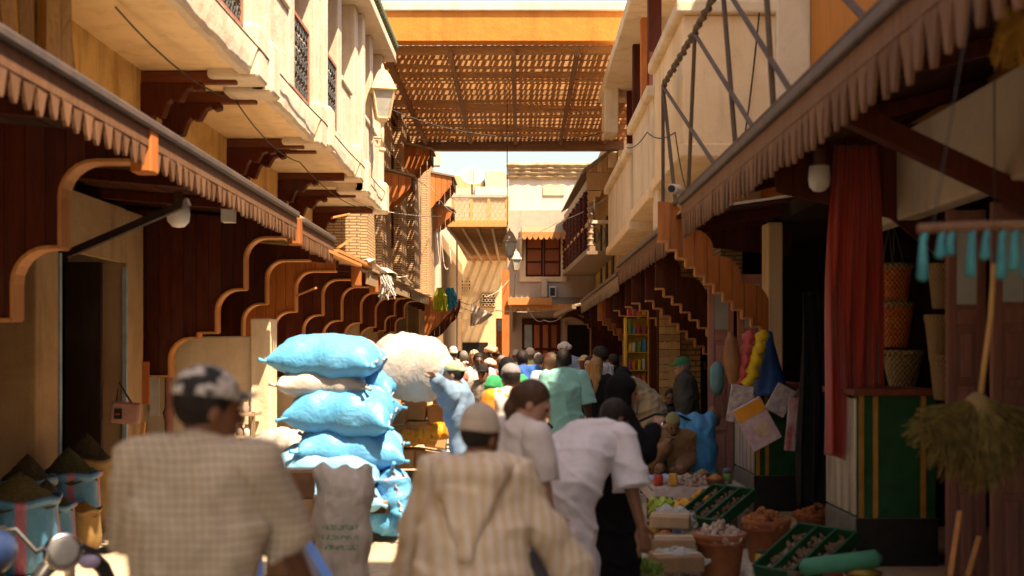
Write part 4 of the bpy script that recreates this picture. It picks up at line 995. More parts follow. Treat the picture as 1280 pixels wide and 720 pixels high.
for k, (hh, m_) in enumerate(((.16,CARDD), (.12,CARD), (.10,CARDD))):
    carton(['lowest brown carton of the stack behind the checked shirt man','middle brown carton of the stack beside the grey sack','top brown carton with pale tape beside the grey sack'][k], (X(366,8.5), 8.5, zb), (.16,.16,hh), 4*k, 'cartons stacked beside the sacks', m_); zb += 2*hh+.006
o = MB().box(X(335,8.5), X(395,8.5), 8.3, 8.7, 0, .098).build('wooden_pallet', WOODG); tag(o, 'small wooden pallet under the brown cartons', 'pallet')
# load of brown paper parcels and orange bundles under the white sack
GK = 'brown parcels under the white sack'
par = [(500,545,.13,.11),(522,540,.12,.12),(545,545,.11,.12),(497,517,.11,.10),(520,512,.11,.10),(548,516,.12,.10),(505,572,.13,.10),(534,574,.14,.10),(490,497,.09,.07),(555,497,.09,.08)]
nm = ['wide kraft parcel at the left of the lower parcel row','square kraft parcel centred under the white sack','kraft parcel beside the denim jacket sleeve','folded kraft parcel tucked against the blue sack','dark-edged kraft parcel in the middle row','paper parcel near the denim sleeve in the middle row','low kraft parcel near the wheel','low wide kraft parcel under the orange bundle','small kraft parcel right under the white sack rim','small kraft parcel at the hand of the denim man']
for k, (u, v, a, h) in enumerate(par):
    c = Vector(P(u, v, 11.7+.1*(k % 3))); r = MB(); r.obox(c, (a, .16, h), Matrix.Rotation(.1*(k % 3-1), 3, 'Z')@Matrix.Rotation(.08*((k*7) % 5-2), 3, 'Y'))
    o = r.build('paper_parcel', KRAFT, bev=.02); tag(o, nm[k], 'parcel', GK)
ORB = sackmat('sack_orange', (.66,.27,.02), (.52,.20,.015))
for k, (u, v) in enumerate(((510,549), (533,545), (552,540))):
    sack(['orange bundle strapped lowest under the white sack','orange bundle in the middle of the strapped row','orange bundle nearest the denim jacket'][k], P(u,v,11.45), (.24,.3,.19), (0,0,10), ORB, 50+k, .8, 'orange_bundle', 'orange bundles on the load', cat='bundle')
LC = E('load_trolley', 'low wooden trolley carrying the kraft parcels', 'trolley', (X(525,11.8), 11.8, 0))
MB().box(X(485,11.8), X(565,11.8), 11.45, 12.2, .40, .48).build('deck', WOODD, LC)
for u in (490, 560): MB().lathe([(.14,0),(.14,.05)], (0,0,0), 14)
for u in (488, 562):
    for y_ in (11.55, 12.1):
        mb = MB(); mb.tube([(X(u,11.8)-.03, y_, .2), (X(u,11.8)+.03, y_, .2)], .2, 14); mb.build('wheel', BLACK, LC)
MB().tube([(X(488,11.8),11.5,.2), (X(488,11.8),11.5,1.1)], .02, 6).build('handle_post', STEEL, LC)
# ---- spice sacks on the left
def stripebag(name, c1, c2, st, n=5):
    m, t, b = nodes(name); v = coords(t); sx = NN(t, 'ShaderNodeSeparateXYZ'); t.links.new(v, sx.inputs[0])
    f = ramp(t, noise(t, v, 4, 5), .35, .7); col = mixc(t, f, c1, c2)
    ang = math_(t, 'ARCTAN2', sx.outputs[1], sx.outputs[0])
    s1 = math_(t, 'LESS_THAN', math_(t, 'FRACT', math_(t, 'MULTIPLY', ang, n/6.283)), .2)
    col = mixc(t, s1, col, st); t.links.new(col, b.inputs['Base Color']); b.inputs['Roughness'].default_value = .5
    bump(t, b, noise(t, coords(t, (1,1,.4)), 9, 5, .6), .6, .04); MATS[name] = m; return m
BAGB = stripebag('spice_bag_blue', (.03,.15,.26), (.02,.10,.19), (.20,.05,.10)); BAGL = stripebag('spice_bag_pale', (.09,.20,.28), (.06,.14,.20), (.28,.09,.11), 4)
BAGT = M('bag_tan', (.24,.15,.05), (.16,.09,.03), 5, .7, .4)
def spice(name, c1, c2): return M(name, c1, c2, 30, .95, .9, 60, lo=.3, hi=.7, dist=.05)
HG = spice('herb_green', (.095,.085,.02), (.04,.036,.009)); HB = spice('herb_brown', (.085,.058,.02), (.04,.026,.009)); HT = spice('herb_tan', (.18,.13,.035), (.09,.065,.018)); HO = spice('spice_orange', (.45,.22,.03), (.28,.12,.012))
def open_sack(label, loc, r, h, bag, heap, hh, seed, group='open spice sacks by the left shop'):
    rt = E('spice_sack', label, 'spice sack', loc, group); rg = random.Random(seed); x, y, z = loc
    n = 28; vs = []; fs = []
    prof = [(.80,0),(1.02,.10),(1.06,.35),(1.0,.65),(.97,.86),(1.0,.97),(1.07,1.0),(1.08,.95),(1.02,.90)]
    for pr, pz in prof:
        for k in range(n):
            a = 2*math.pi*k/n; w_ = 1+.035*math.sin(3*a+seed)+.03*math.sin(7*a+pz*5+seed)
            vs.append((x+r*pr*w_*math.cos(a), y+r*pr*w_*math.sin(a), z+h*pz+.012*math.sin(5*a+seed)))
    for i in range(len(prof)-1):
        for k in range(n): fs.append((i*n+k, i*n+(k+1) % n, (i+1)*n+(k+1) % n, (i+1)*n+k))
    MB().add(vs, fs).build('bag', bag, rt, smooth=True)
    vs = []; fs = []; m_ = 12
    for i in range(m_+1):
        q = i/m_
        for k in range(n):
            a = 2*math.pi*k/n; rr = r*1.0*q
            zz = h*.88+hh*(1-q**1.15)+.022*math.sin(a*5+q*9+seed)*q+rg.uniform(-.010,.010)
            vs.append((x+rr*math.cos(a)*(1+.03*math.sin(9*a+seed)), y+rr*math.sin(a), z+zz))
    for i in range(m_):
        for k in range(n): fs.append((i*n+k, i*n+(k+1) % n, (i+1)*n+(k+1) % n, (i+1)*n+k))
    MB().add(vs, fs).build('spice_heap', heap, rt, smooth=True, kind='stuff')
open_sack('blue striped sack heaped with dark green herb by the shop step', (X(86,10.4),10.4,.0), .26, .66, BAGB, HG, .30, 1)
open_sack('tan sack heaped with brown powder behind the green herb sack', (X(108,11.1),11.1,.0), .27, .72, BAGT, HB, .33, 2)
open_sack('pale blue sack heaped with brown leaves', (X(34,9.9),9.9,.0), .24, .66, BAGL, HB, .28, 3)
open_sack('large blue sack with red stripes heaped with tan herb', (X(24,9.1),9.1,.0), .31, .60, BAGB, HT, .26, 4)
open_sack('small sack of orange spice beside the chrome headlamp', (X(104,10.1),10.1,.0), .15, .36, BAGT, HO, .10, 5)
open_sack('dark sack of brown herb deep in the shop corner', (X(14,10.9),10.9,.0), .27, .84, BAGT, HB, .34, 6)
open_sack('olive herb sack between the pale sack and shop pillar', (X(58,9.7),9.7,.0), .22, .46, BAGB, HG, .26, 7)
# parked motorbike at lower left, only its headlamp and bars in view
CHR = M('chrome', (.75,.73,.70), (.6,.58,.55), 8, .18, .05, metal=1.0); MBL = M('moto_blue', (.02,.05,.14), (.015,.03,.09), 8, .3, .05)
MO = E('motorbike', 'parked motorbike with round chrome headlamp and black handlebar by the spice sacks', 'motorbike', (X(50,6.2), 6.2, 0))
c = Vector(P(78,690,6.2))
mb = MB(); mb.lathe([(.005,-.10),(.06,-.09),(.095,-.04),(.105,.02),(.10,.03)], (0,0,0), 18); q = Vector((.55,-.72,.12)).to_track_quat('Z','Y').to_matrix(); mb.v = [tuple(c+q@Vector(p)) for p in mb.v]; mb.build('headlamp', CHR, MO, smooth=True)
mb = MB(); mb.lathe([(.005,.045),(.06,.04),(.094,.028)], (0,0,0), 18); mb.v = [tuple(c+q@Vector(p)) for p in mb.v]; mb.build('lens', GLASSL, MO, smooth=True)
mb = MB(); mb.tube([P(-20,668,6.2), P(20,662,6.2), P(45,690,6.25), P(80,672,6.3), P(120,690,6.3), P(150,684,6.2)], .016, 8); mb.build('handlebar', BLACK, MO, smooth=True)
MB().tube([P(-25,669,6.2), P(8,662,6.2)], .025, 8).build('grip', BLACK, MO); MB().tube([P(128,688,6.25), P(154,683,6.2)], .025, 8).build('grip', BLACK, MO)
mb = MB(); mb.tube([c+Vector((0,.1,-.05)), (c.x-.1, c.y+.35, .30)], .03, 8); mb.build('fork', CHR, MO)
mb = MB(); wc = Vector((c.x-.12, c.y+.42, .29)); mb.tube([(wc.x+.14*math.cos(a), wc.y+.25*math.cos(a), wc.z+.28*math.sin(a)) for a in [k*math.pi/10 for k in range(21)]], .045, 8, False); mb.build('wheel', BLACK, MO, smooth=True)
mb = MB(); mb.ell((c.x-.25, c.y-.45, .72), (.16,.32,.13), 14, 9); mb.build('tank', MBL, MO, smooth=True)
mb = MB(); mb.ell((c.x-.36, c.y-.95, .74), (.15,.36,.07), 14, 9); mb.build('seat', BLACK, MO, smooth=True)
mb = MB(); mb.tube([(c.x-.4+.12*math.cos(a), c.y-1.0+.25*math.cos(a), .29+.28*math.sin(a)) for a in [k*math.pi/10 for k in range(21)]], .045, 8, False); mb.build('wheel', BLACK, MO, smooth=True)
mb = MB(); mb.box(c.x-.40, c.x-.15, c.y-.8, c.y-.3, .3, .62); mb.build('engine', STEEL, MO, bev=.04)
mb = MB(); mb.ell(P(112,702,6.2), (.06,.05,.04), 10, 7); mb.build('mirror', M('mirror_pink', (.45,.30,.45), (.25,.35,.5), 9, .2, 0), MO, smooth=True)
# radio / boxy lantern hung on the shop jamb
RA = E('hanging_radio', 'small pinkish radio hanging by a black strap at the shop door', 'radio', P(157,517,12.2))
c = Vector(P(157,516,12.2)); mb = MB(); mb.obox(c, (.155,.07,.115), Matrix.Rotation(.1,3,'Y')@Matrix.Rotation(.2,3,'Z')); mb.build('case', M('radio_case', (.36,.19,.15), (.28,.14,.11), 8, .5, .1), RA, bev=.03)
MB().box(c.x-.09, c.x-.01, c.y-.095, c.y-.075, c.z-.06, c.z+.05).build('speaker_grille', BLACK, RA)
MB().box(c.x-.075, c.x-.03, c.y-.105, c.y-.095, c.z-.02, c.z+.0).build('dial', M('dial_red', (.6,.05,.03)), RA)
mb = MB(); mb.tube([c+Vector((.06,0,.11)), Vector(P(149,478,12.3)), c+Vector((-.10,0,.11))], .012, 6); mb.build('strap', BLACK, RA)
# left shop interior: cartons and a bright feed bag
for k, (u, v) in enumerate(((78,505), (78,462), (80,420))): carton(['carton lowest in the dark left shop','carton in the middle of the dark shop stack','carton on top of the dark shop stack'][k], (-5.6, 12.2, .35+.62*k), (.26,.22,.30), 5*k, 'cartons inside the left shop', CARDD)
o = MB().box(-5.25, -4.7, 11.6, 11.9, .10, .62).build('shop_counter', WOODD); tag(o, 'dark wooden counter inside the left spice shop', 'counter')
sack('yellow printed feed bag standing inside the left shop', (-5.0,11.75,.95), (.60,.42,.26), (90,90,0), sackmat('feed_yellow', (.42,.26,.04), (.10,.07,.16)), 71, name='feed_bag', sag=0, cat='bag')
sack('red printed feed bag behind the yellow one', (-5.0,12.4,1.35), (.70,.45,.26), (90,90,10), sackmat('feed_red', (.32,.03,.02), (.40,.22,.05)), 72, name='feed_bag', sag=0, cat='bag')
o = MB().bar((-4.35,12.9,.1), (-4.30,13.0,.95), .04).build('broom_stick', WOODE); tag(o, 'wooden stick leaning at the left shop doorway', 'stick')
# left wall clutter: posters, meter boxes, turned column of the next shop
for k, (u0,u1,v0,v1,d,mt,lab) in enumerate(((176,187,452,505,13.28,WOODO,'narrow ochre strip board on the left shop pier'), (188,200,452,520,14.27,WHITEP,'white notice board beside the turned column'), (300,310,548,575,14.25,STEEL,'grey meter box on the lower wall by the sacks'))):
    o = MB().box(X(u0,d), X(u1,d), d-.03, d-.002, Z(v1,d), Z(v0,d)).build('notice_board', mt); tag(o, lab, 'board')
TC = E('turned_column', 'pink turned wooden column in front of the cream wall', 'column', (X(211,14.1), 14.1, 0))
MB().lathe([(.08,0),(.08,.35),(.06,.40),(.075,.46),(.05,.6),(.05,.9),(.075,1.0),(.05,1.06),(.05,1.5),(.075,1.56),(.06,1.62),(.08,1.68),(.08,1.8)], (X(211,14.1),14.1,0), 14).build('shaft', M('paint_pink', (.36,.17,.14), (.26,.11,.09)), TC, smooth=True)
# junk on shelf by the cream pier
SH = E('wall_shelf', 'rough shelf with jars fixed to the cream wall by the sacks', 'shelf', P(300,545,13.8))
for v in (520, 548, 572): MB().box(X(284,13.8), X(318,13.8), 13.75, 14.2, Z(v,13.8), Z(v,13.8)+.03).build('board', WOODG, SH)
for u in (286, 316): MB().box(X(u,13.8)-.02, X(u,13.8)+.02, 13.8, 13.85, 0, Z(515,13.8)).build('upright', WOODG, SH)
for k, (u, v, c1) in enumerate(((292,547,(.5,.35,.2)), (300,547,(.25,.18,.15)), (309,547,(.6,.55,.5)), (295,519,(.45,.25,.1)), (307,519,(.3,.22,.18)), (298,571,(.5,.42,.35)))):
    p = P(u, v, 13.85); o = MB().lathe([(.035,0),(.045,.02),(.045,.11),(.03,.13),(.03,.16)], p, 10).build('jar', M('jar%d' % k, c1), smooth=True); tag(o, ['tan jar on the middle board of the wall shelf','dark jar on the middle board of the wall shelf','white jar on the middle board of the wall shelf','orange jar on the top board of the wall shelf','brown jar on the top board of the wall shelf','pale jar on the lowest board of the wall shelf'][k], 'jar', 'jars on the wall shelf')
# ================================================================== RIGHT SHOPS
# panelled folding door leaves
def leaf(label, u0, u1, d, z0, z1, pane=True, m=None, dx=0):
    m = m or WOODP; x0, x1 = X(u0,d), X(u1,d); r = E('door_leaf', label, 'door', ((x0+x1)/2, d, z0), 'folding door leaves of the right shops')
    MB().box(x0, x1, d+.012, d+.035, z0, z1).build('board', m, r)
    fw = min(.08, (x1-x0)*.24); H = z1-z0
    zs = [0, .30, .32+.20, .72, 1.0] if pane else [0, .25, .5, .75, 1.0]
    for xx in (x0, x1-fw): MB().box(xx, xx+fw, d-.012, d+.012, z0, z1).build('stile', m, r, bev=.006)
    for f in zs: 
        zc = min(max(z0+f*H, z0+.06), z1-.06); MB().box(x0+fw, x1-fw, d-.008, d+.012, zc-.055, zc+.055).build('rail', m, r, bev=.006)
    for a_, b_ in zip(zs[:-1], zs[1:]):
        za, zb_ = z0+a_*H+.085, z0+b_*H-.085
        if pane and b_ == 1.0: MB().box(x0+fw, x1-fw, d-.002, d+.010, za, zb_).build('pane', M('frosted', (.36,.40,.40), (.30,.33,.33), 3, .25, 0), r)
        elif zb_ > za+.05: MB().box(x0+fw+.025, x1-fw-.025, d-.010, d+.012, za+.02, zb_-.02).build('door_panel', m, r, bev=.012)
leaf('plum wooden folding leaf with frosted pane beside the blue cone', 885, 917, 14.0, .05, 2.68, True, WOODP_LIT)
leaf('plum wooden folding leaf with frosted pane behind the hanging bags', 922, 957, 13.85, .05, 2.70, True, WOODP_LIT)
leaf('tall plum door leaf behind the palm broom', 1184, 1232, 7.6, .14, 2.70)
leaf('plum door leaf beyond the palm broom at the shop edge', 1240, 1292, 7.2, .14, 2.70)
GREEN = M('paint_green', (.010,.070,.024), (.006,.045,.015), 6, .5, .15, spec=.2); TRIM = M('trim_ochre', (.40,.20,.035), (.28,.13,.02), 6, .5, .2)
STONE = M('plinth_stone', (.19,.175,.16), (.12,.11,.10), 9, .5, .25); BSTONE = M('plinth_black', (.012,.011,.011), (.02,.018,.018), 9, .35, .15)
TILEM = M('tile_streak', (.50,.46,.38), (.26,.19,.14), 3, .25, .1, stretch=(1,6,.3), spec=.5)
def cabinet(label, u, d, x0, w, dep, h):
    r = E('shop_counter', label, 'counter', (x0+w/2, d, .14), 'green counters of the right shop')
    MB().box(x0, x0+w, d, d+dep, .14, .50).build('plinth', STONE, r, bev=.01)
    MB().box(x0+.004, x0+w+.0, d-.012, d-.001, .14, .50).build('plinth_front', BSTONE, r)
    MB().box(x0+.02, x0+w-.01, d+.02, d+dep-.02, .50, h).build('body', GREEN, r)
    for i in range(5):
        y0 = d+.02+(dep-.04)*i/5; MB().box(x0+.002, x0+.019, y0+.006, y0+(dep-.04)/5-.006, .52, h-.02).build('side_tile', TILEM, r, bev=.004)
    for xx in (x0+.03, x0+w*.22, x0+w*.80): MB().box(xx, xx+.035, d+.0, d+.019, .50, h).build('trim', TRIM, r)
    MB().box(x0-.02, x0+w+.02, d-.02, d+dep+.02, h, h+.05).build('top', M('counter_top', (.20,.05,.025), (.12,.03,.015)), r, bev=.01)
cabinet('green painted counter with pale tiled side, below the hung packets', 935, 11.5, 2.36, .55, 1.05, 1.38)
cabinet('green painted counter with pale tiled side, below the red cloth', 1067, 8.55, 2.52, .62, .85, 1.42)
# hanging cloths
def drape(label, x0, x1, d, z0, z1, m, folds, amp, name='hanging_cloth', cat='cloth', seed=0, taper=0):
    rg = random.Random(seed); nx, nz = 60, 40; vs = []; fs = []; ph = rg.uniform(0, 6)
    for j in range(nz+1):
        q = j/nz
        for i in range(nx+1):
            p = i/nx; w_ = 1-taper*q
            x = (x0+x1)/2+(x1-x0)*(p-.5)*w_+.02*math.sin(q*5+p*3+ph)
            y = d+amp*(.35+.65*(1-q))*math.sin(p*folds*6.28+ph+1.2*math.sin(q*3+ph)+.6*math.sin(p*9))+.3*amp*math.sin(p*folds*13+q*4)
            vs.append((x, y, z0+(z1-z0)*q+(.03*math.sin(p*7+ph) if j == 0 else 0)))
    fs = [(j*(nx+1)+i, j*(nx+1)+i+1, (j+1)*(nx+1)+i+1, (j+1)*(nx+1)+i) for j in range(nz) for i in range(nx)]
    o = MB().add(vs, fs).build(name, m, smooth=True, fixn=False); s_ = o.modifiers.new('s', 'SOLIDIFY'); s_.thickness = .008
    return tag(o, label, cat)
REDC = M('cloth_red', (.36,.030,.014), (.22,.016,.009), 4, .75, .3, 60, (1,1,.2), sheen=.3)
drape('long deep red cloth hanging from the right awning', X(1024,8.95), X(1106,8.95), 8.85, .92, 3.36, REDC, 4, .06, seed=3, taper=.35)
drape('black garment hanging beside the red cloth', X(998,9.6), X(1040,9.6), 9.6, .45, 2.25, M('cloth_black', (.012,.011,.012), (.02,.018,.018), 5, .85, .3, spec=.05), 3, .05, 'hanging_garment', 'garment', seed=5, taper=.1)
drape('dark green cloth hung behind the baskets', X(1085,9.9), X(1120,9.9), 9.9, .6, 1.9, M('cloth_green', (.01,.07,.03), None, 5, .85, .3), 3, .04, seed=6, taper=.5)
# woven baskets hung in a column
def weave(name, c1, c2):
    m, t, b = nodes(name); v = coords(t); sx = NN(t, 'ShaderNodeSeparateXYZ'); t.links.new(v, sx.inputs[0])
    ang = math_(t, 'ARCTAN2', sx.outputs[1], sx.outputs[0])
    ck = math_(t, 'MULTIPLY', math_(t, 'SINE', math_(t, 'MULTIPLY', ang, 22.0)), math_(t, 'SINE', math_(t, 'MULTIPLY', sx.outputs[2], 130.0)))
    f = ramp(t, math_(t, 'ADD', ck, math_(t, 'MULTIPLY', noise(t, v, 9), 1.6)), .3, 1.2); col = mixc(t, f, c1, c2); t.links.new(col, b.inputs['Base Color']); b.inputs['Roughness'].default_value = .7
    bump(t, b, ck, .6, .02); MATS[name] = m; return m
BR = weave('basket_red', (.46,.04,.012), (.62,.22,.03)); BT = weave('basket_tan', (.36,.25,.12), (.24,.15,.06))
def basket(label, c, r0, r1, h, m, handles=False, fringe=None):
    rt = E('woven_basket', label, 'basket', c, 'baskets hung in the right shop')
    MB().lathe([(r0*.9,0),(r0,.01),(r1,h),(r1*1.04,h+.012),(r1*.96,h+.012),(r0*.9,.03)], c, 22).build('bowl', m, rt, smooth=True)
    MB().lathe([(r1*1.01,h-.02),(r1*1.07,h),(r1*1.05,h+.03),(r1*.97,h+.03)], c, 22).build('rim', BT, rt, smooth=True)
    if handles:
        for sg in (-1, 1): mb = MB(); mb.tube([(c[0]+sg*.05, c[1]-r1*.9, c[2]+h), (c[0]+sg*.02-.02, c[1]-.02, c[2]+h+.38), (c[0]+sg*.05, c[1]+r1*.9, c[2]+h)], .011, 6); mb.build('handle', CABLED, rt, smooth=True)
db = 9.7
basket('red and orange woven basket with dark handles, topmost of the hung column', (X(1117,db), db, Z(378,db)), .115, .15, .30, BR, True)
basket('red and orange woven basket hung below the handled one', (X(1118,db), db, Z(434,db)), .11, .155, .36, BR)
basket('tan basket with shaggy rim under the red baskets', (X(1128,db), db, Z(486,db)), .11, .17, .30, BT)
for k, (u, v, lab) in enumerate(((1176,386,'pale shell-edged basket high behind the door leaf'), (1172,450,'tan basket rim showing halfway behind the door leaf'), (1178,500,'low tan basket behind the door leaf'))):
    basket(lab, (X(u,8.3), 8.3, Z(v,8.3)), .06, .09, .30, BT)
# palm broom with a long handle
PB = E('palm_broom', 'bushy palm-fibre broom hanging head down by the plum door', 'broom', P(1215,620,5.6))
rg = random.Random(5); mb = MB(); c = Vector(P(1222,505,5.6))
for k in range(1700):
    a = max(-1.3,min(1.3,rg.gauss(0,.62))); b_ = rg.uniform(-.7,.7); L = rg.uniform(.14,.44)*(1-.30*abs(a))
    st = c+Vector((a*.05, b_*.05, rg.uniform(-.06,.02))); md = st+Vector((a*.17, b_*.10, -L*.45)); en = st+Vector((a*.19+rg.uniform(-.07,.07), b_*.17+rg.uniform(-.05,.05), -L*(1-.25*abs(a))+rg.uniform(-.04,.05)))
    mb.tube([st, md, en], [.004,.005,.002], 3, False)
mb.build('fibres', M('palm_fibre', (.22,.165,.045), (.10,.07,.02), 20, .9, .3, vary=0), PB, kind='stuff', fixn=False)
mb = MB(); mb.tube([c+Vector((0,0,-.05)), Vector(P(1238,400,5.6)), Vector(P(1243,330,5.6))], .014, 8); mb.build('handle', WOODY, PB, smooth=True)
mb = MB(); mb.ell(c+Vector((0,0,-.03)), (.07,.06,.09), 12, 8); mb.build('binding', M('binding', (.30,.20,.08)), PB, smooth=True)
mb = MB(); mb.tube([Vector(P(1243,330,5.6)), (X(1243,5.6), 5.6, 3.4)], .004, 4); mb.build('string', CABLED, PB)
# turquoise tassels on a stick close to the camera
TS = E('tassel_garland', 'turquoise tassels dangling from a pale stick under the awning', 'garland', P(1215,285,4.1))
a_, b_ = Vector(P(1148,286,4.1)), Vector(P(1300,282,4.1))
mb = MB(); mb.tube([a_, a_.lerp(b_,.5)+Vector((0,0,.005)), b_], .018, 8); mb.build('stick', WOODV, TS)
TEAL = M('tassel_teal', (.06,.33,.38), (.03,.22,.28), 9, .8, .3)
for k, (u, L) in enumerate(((1158,.13), (1180,.05), (1192,.04), (1218,.12), (1236,.06), (1256,.13), (1272,.10), (1288,.13))):
    p = a_.lerp(b_, (u-1148)/152); mb = MB(); mb.tube([p, p-Vector((.008,0,.03)), p-Vector((.012,0,.045)), p-Vector((.014,0,.05+L)), p-Vector((.014,0,.06+L))], [.004,.014,.012,.022,.006], 8); mb.build('tassel', TEAL, TS, smooth=True)
mb = MB(); mb.tube([b_-Vector((.01,0,0)), (b_.x+.05, 4.1, 3.5)], .003, 4); mb.tube([a_+Vector((.05,0,0)), (a_.x+.3, 4.2, 3.45)], .003, 4); mb.build('string', CABLED, TS)
YG = E('straw_tuft', 'yellow straw tuft hanging at the awning rafters above the tassels', 'straw', P(1268,20,4.6)); mb = MB()
for k in range(160):
    p = Vector(P(1268,-25,4.6)); mb.tube([p, p+Vector((rg.uniform(-.05,.06), rg.uniform(-.05,.05), -.14)), p+Vector((rg.uniform(-.09,.10), rg.uniform(-.06,.06), -rg.uniform(.22,.36)))], .004, 3, False)
mb.build('straws', M('straw', (.42,.25,.05), (.28,.15,.03), 9, .9, 0), YG, kind='stuff', fixn=False); mb = MB(); mb.tube([P(1268,-25,4.6), (X(1268,4.6),4.6,3.5)], .005, 4); mb.build('string', CABLED, YG)
# hung toys and bags before the first counter
def puffy(label, pts, rr, m, name, cat, n=10): 
    return tag(MB().tube(pts, rr, n).build(name, m, smooth=True), label, cat)
dh = 11.2
puffy('brown bolster-shaped bag hung by the plum doors', [P(913,415,dh), P(914,425,dh), P(915,450,dh), P(918,478,dh), P(921,486,dh)], [.02,.06,.085,.06,.02], M('leather_brown', (.30,.13,.05), (.2,.08,.03), 5, .5, .2), 'bolster_bag', 'bag')
for k, (u0, c1, lab) in enumerate(((938,(.55,.09,.09),'pink ruffled strip of packets hung by the doors'), (955,(.70,.45,.02),'yellow ruffled strip of packets hung by the doors'))):
    pts = [P(u0-f*(14 if k == 0 else 20)+2*math.sin(f*26), 412+f*72, dh-.1*k) for f in [i/14 for i in range(15)]]
    puffy(lab, pts, [.02]+[.055+.018*math.sin(i*2.2) for i in range(13)]+[.02], M('packet%d' % k, c1, tuple(x*.7 for x in c1), 9, .35, .3), 'packet_strip', 'packets')
o = MB().lathe([(.01,.62),(.03,.60),(.045,.50),(.10,.30),(.19,.02),(.20,0),(.17,-.02)], (X(962,dh+.1), dh+.1, Z(492,dh)), 18).build('cone_bag', M('cloth_blue', (.010,.055,.20), (.007,.035,.14), 6, .5, .3), smooth=True); tag(o, 'dark blue cone-shaped bag hung by the doors', 'bag')
puffy('pale teal cloth roll hung on the plum door', [P(897,452,13.6), P(896,460,13.6), P(896,485,13.6), P(898,494,13.6)], [.03,.085,.085,.03], M('cloth_teal', (.16,.34,.38), (.10,.25,.29)), 'cloth_roll', 'cloth')
puffy('brown leather pouch hung lower on the plum door', [P(890,508,13.4), P(892,520,13.4), P(893,532,13.4)], [.04,.09,.06], MATS['leather_brown'], 'leather_pouch', 'pouch')
def flatpack(label, c, w_, h, rot, m, m2=None):
    r = E('hanging_packet', label, 'packet', c, 'cellophane packets hung at the counter'); mt = Matrix.Rotation(rot, 3, 'Y')
    MB().obox(c, (w_/2, .012, h/2), mt).build('card', m, r, bev=.008)
    if m2: MB().obox(Vector(c)+mt@Vector((0,-.014,h*.33)), (w_*.48, .004, h*.14), mt).build('header', m2, r); MB().obox(Vector(c)+mt@Vector((.02,-.014,-.06)), (w_*.22, .004, h*.16), mt).build('picture', M('picture_brown', (.45,.27,.13), (.6,.45,.35), 9, .5, 0), r)
PK = M('card_pink', (.58,.44,.44), (.42,.26,.30), 9, .2, .3, 14, spec=.6); HD = M('card_orange', (.75,.30,.03), None, 4, .3, 0)
flatpack('pinkish packet with orange header hung aslant at the counter', P(946,530,10.7), .30, .44, -.5, PK, HD)
flatpack('clear crumpled packet behind the pink one', P(925,505,10.9), .22, .36, .15, M('cello', (.46,.42,.36), (.24,.16,.20), 13, .15, .6, 18, spec=.6), None)
flatpack('narrow red and white packet hung beside the black garment', P(990,530,10.6), .10, .50, .1, M('card_redwhite', (.55,.50,.50), (.35,.06,.06), 4, .3, .1, stretch=(3,1,1)), None)
flatpack('clear packet at the edge of the black garment', P(976,500,10.8), .20, .28, .5, MATS['cello'], None)
# low table with cloth goods in front of the seated man
LT = E('low_table', 'low table spread with pale goods in front of the seated man', 'table', (1.75, 11.7, 0))
MB().box(1.30, 2.25, 11.2, 12.0, .36, .40).build('table_top', WOODG, LT)
for xx in (1.36, 2.18):
    for yy in (11.26, 11.94): MB().box(xx-.03, xx+.03, yy-.03, yy+.03, 0, .36).build('leg', WOODG, LT)
mb = MB(); n = 24; vs = []
for j in range(n+1):
    for i in range(n+1):
        x = 1.27+1.01*i/n; y = 11.16+.88*j/n; e = max(0, 1.30-x, x-2.25, 11.2-y, y-12.0); vs.append((x, y, .415-e*4+.010*fbm(x*4,y*4,1,3)))
mb.add(vs, [(j*(n+1)+i, j*(n+1)+i+1, (j+1)*(n+1)+i+1, (j+1)*(n+1)+i) for j in range(n) for i in range(n)]); mb.build('cover', M('cloth_pale', (.46,.36,.30), (.34,.24,.20), 14, .9, .3), LT, smooth=True, fixn=False)
rg = random.Random(11)
def chunks(label, name, cat, c, rx, ry, h, n, s, m, kind='stuff', flat=.6):
    mb = MB()
    for k in range(n):
        a = rg.uniform(0, 6.28); q = math.sqrt(rg.random()); x = c[0]+rx*q*math.cos(a); y = c[1]+ry*q*math.sin(a); z = c[2]+h*(1-q**1.5)*rg.uniform(.55,1)
        sz = s*rg.uniform(.6,1.3); E_ = Euler((rg.uniform(0,3), rg.uniform(0,3), rg.uniform(0,3))).to_matrix()
        k0 = len(mb.v); mb.ell((0,0,0), (sz, sz*.6, sz*flat), 6, 4); mb.v[k0:] = [tuple(Vector((x,y,z))+E_@Vector(p)) for p in mb.v[k0:]]
    return mb
o = chunks('', '', '', (1.72,11.6,.42), .40, .34, .07, 150, .035, None).build('dried_figs', M('dry_pale', (.45,.33,.27), (.32,.20,.15), 9, .8, .2)); tag(o, 'heap of pale dried fruit on the low table', 'dried fruit', kind='stuff')
sack('folded blue and white cloth lying on the low table', (1.48,11.75,.45), (.36,.28,.06), (0,0,20), sackmat('cloth_bluewhite', (.08,.20,.42), (.5,.5,.52)), 81, name='folded_cloth', cat='cloth')
for k, (x, y, z, s_, col, lab) in enumerate(((1.62,10.9,.10,.17,(.62,.30,.03),'yellow paper bag slumped before the low table'), (1.85,11.0,.12,.18,(.66,.33,.04),'bright yellow paper bag leaning on the green crate'), (1.75,10.75,.22,.13,(.58,.27,.03),'small yellow paper bag on top of the others'))):
    sack(lab, (x,y,z+.12), (s_*2,s_*1.6,s_*1.3), (20*k,15,30*k), sackmat('bag_yellow%d' % k, col, tuple(c*.75 for c in col)), 90+k, 1.4, 'paper_bag', 'yellow paper bags', cat='bag')
o = MB().box(1.28,1.46,10.9,11.1,.0,.34).build('wooden_box', M('box_maroon', (.16,.045,.035), (.11,.03,.025), 6, .6, .2), bev=.01); tag(o, 'maroon wooden box standing at the table corner', 'box')
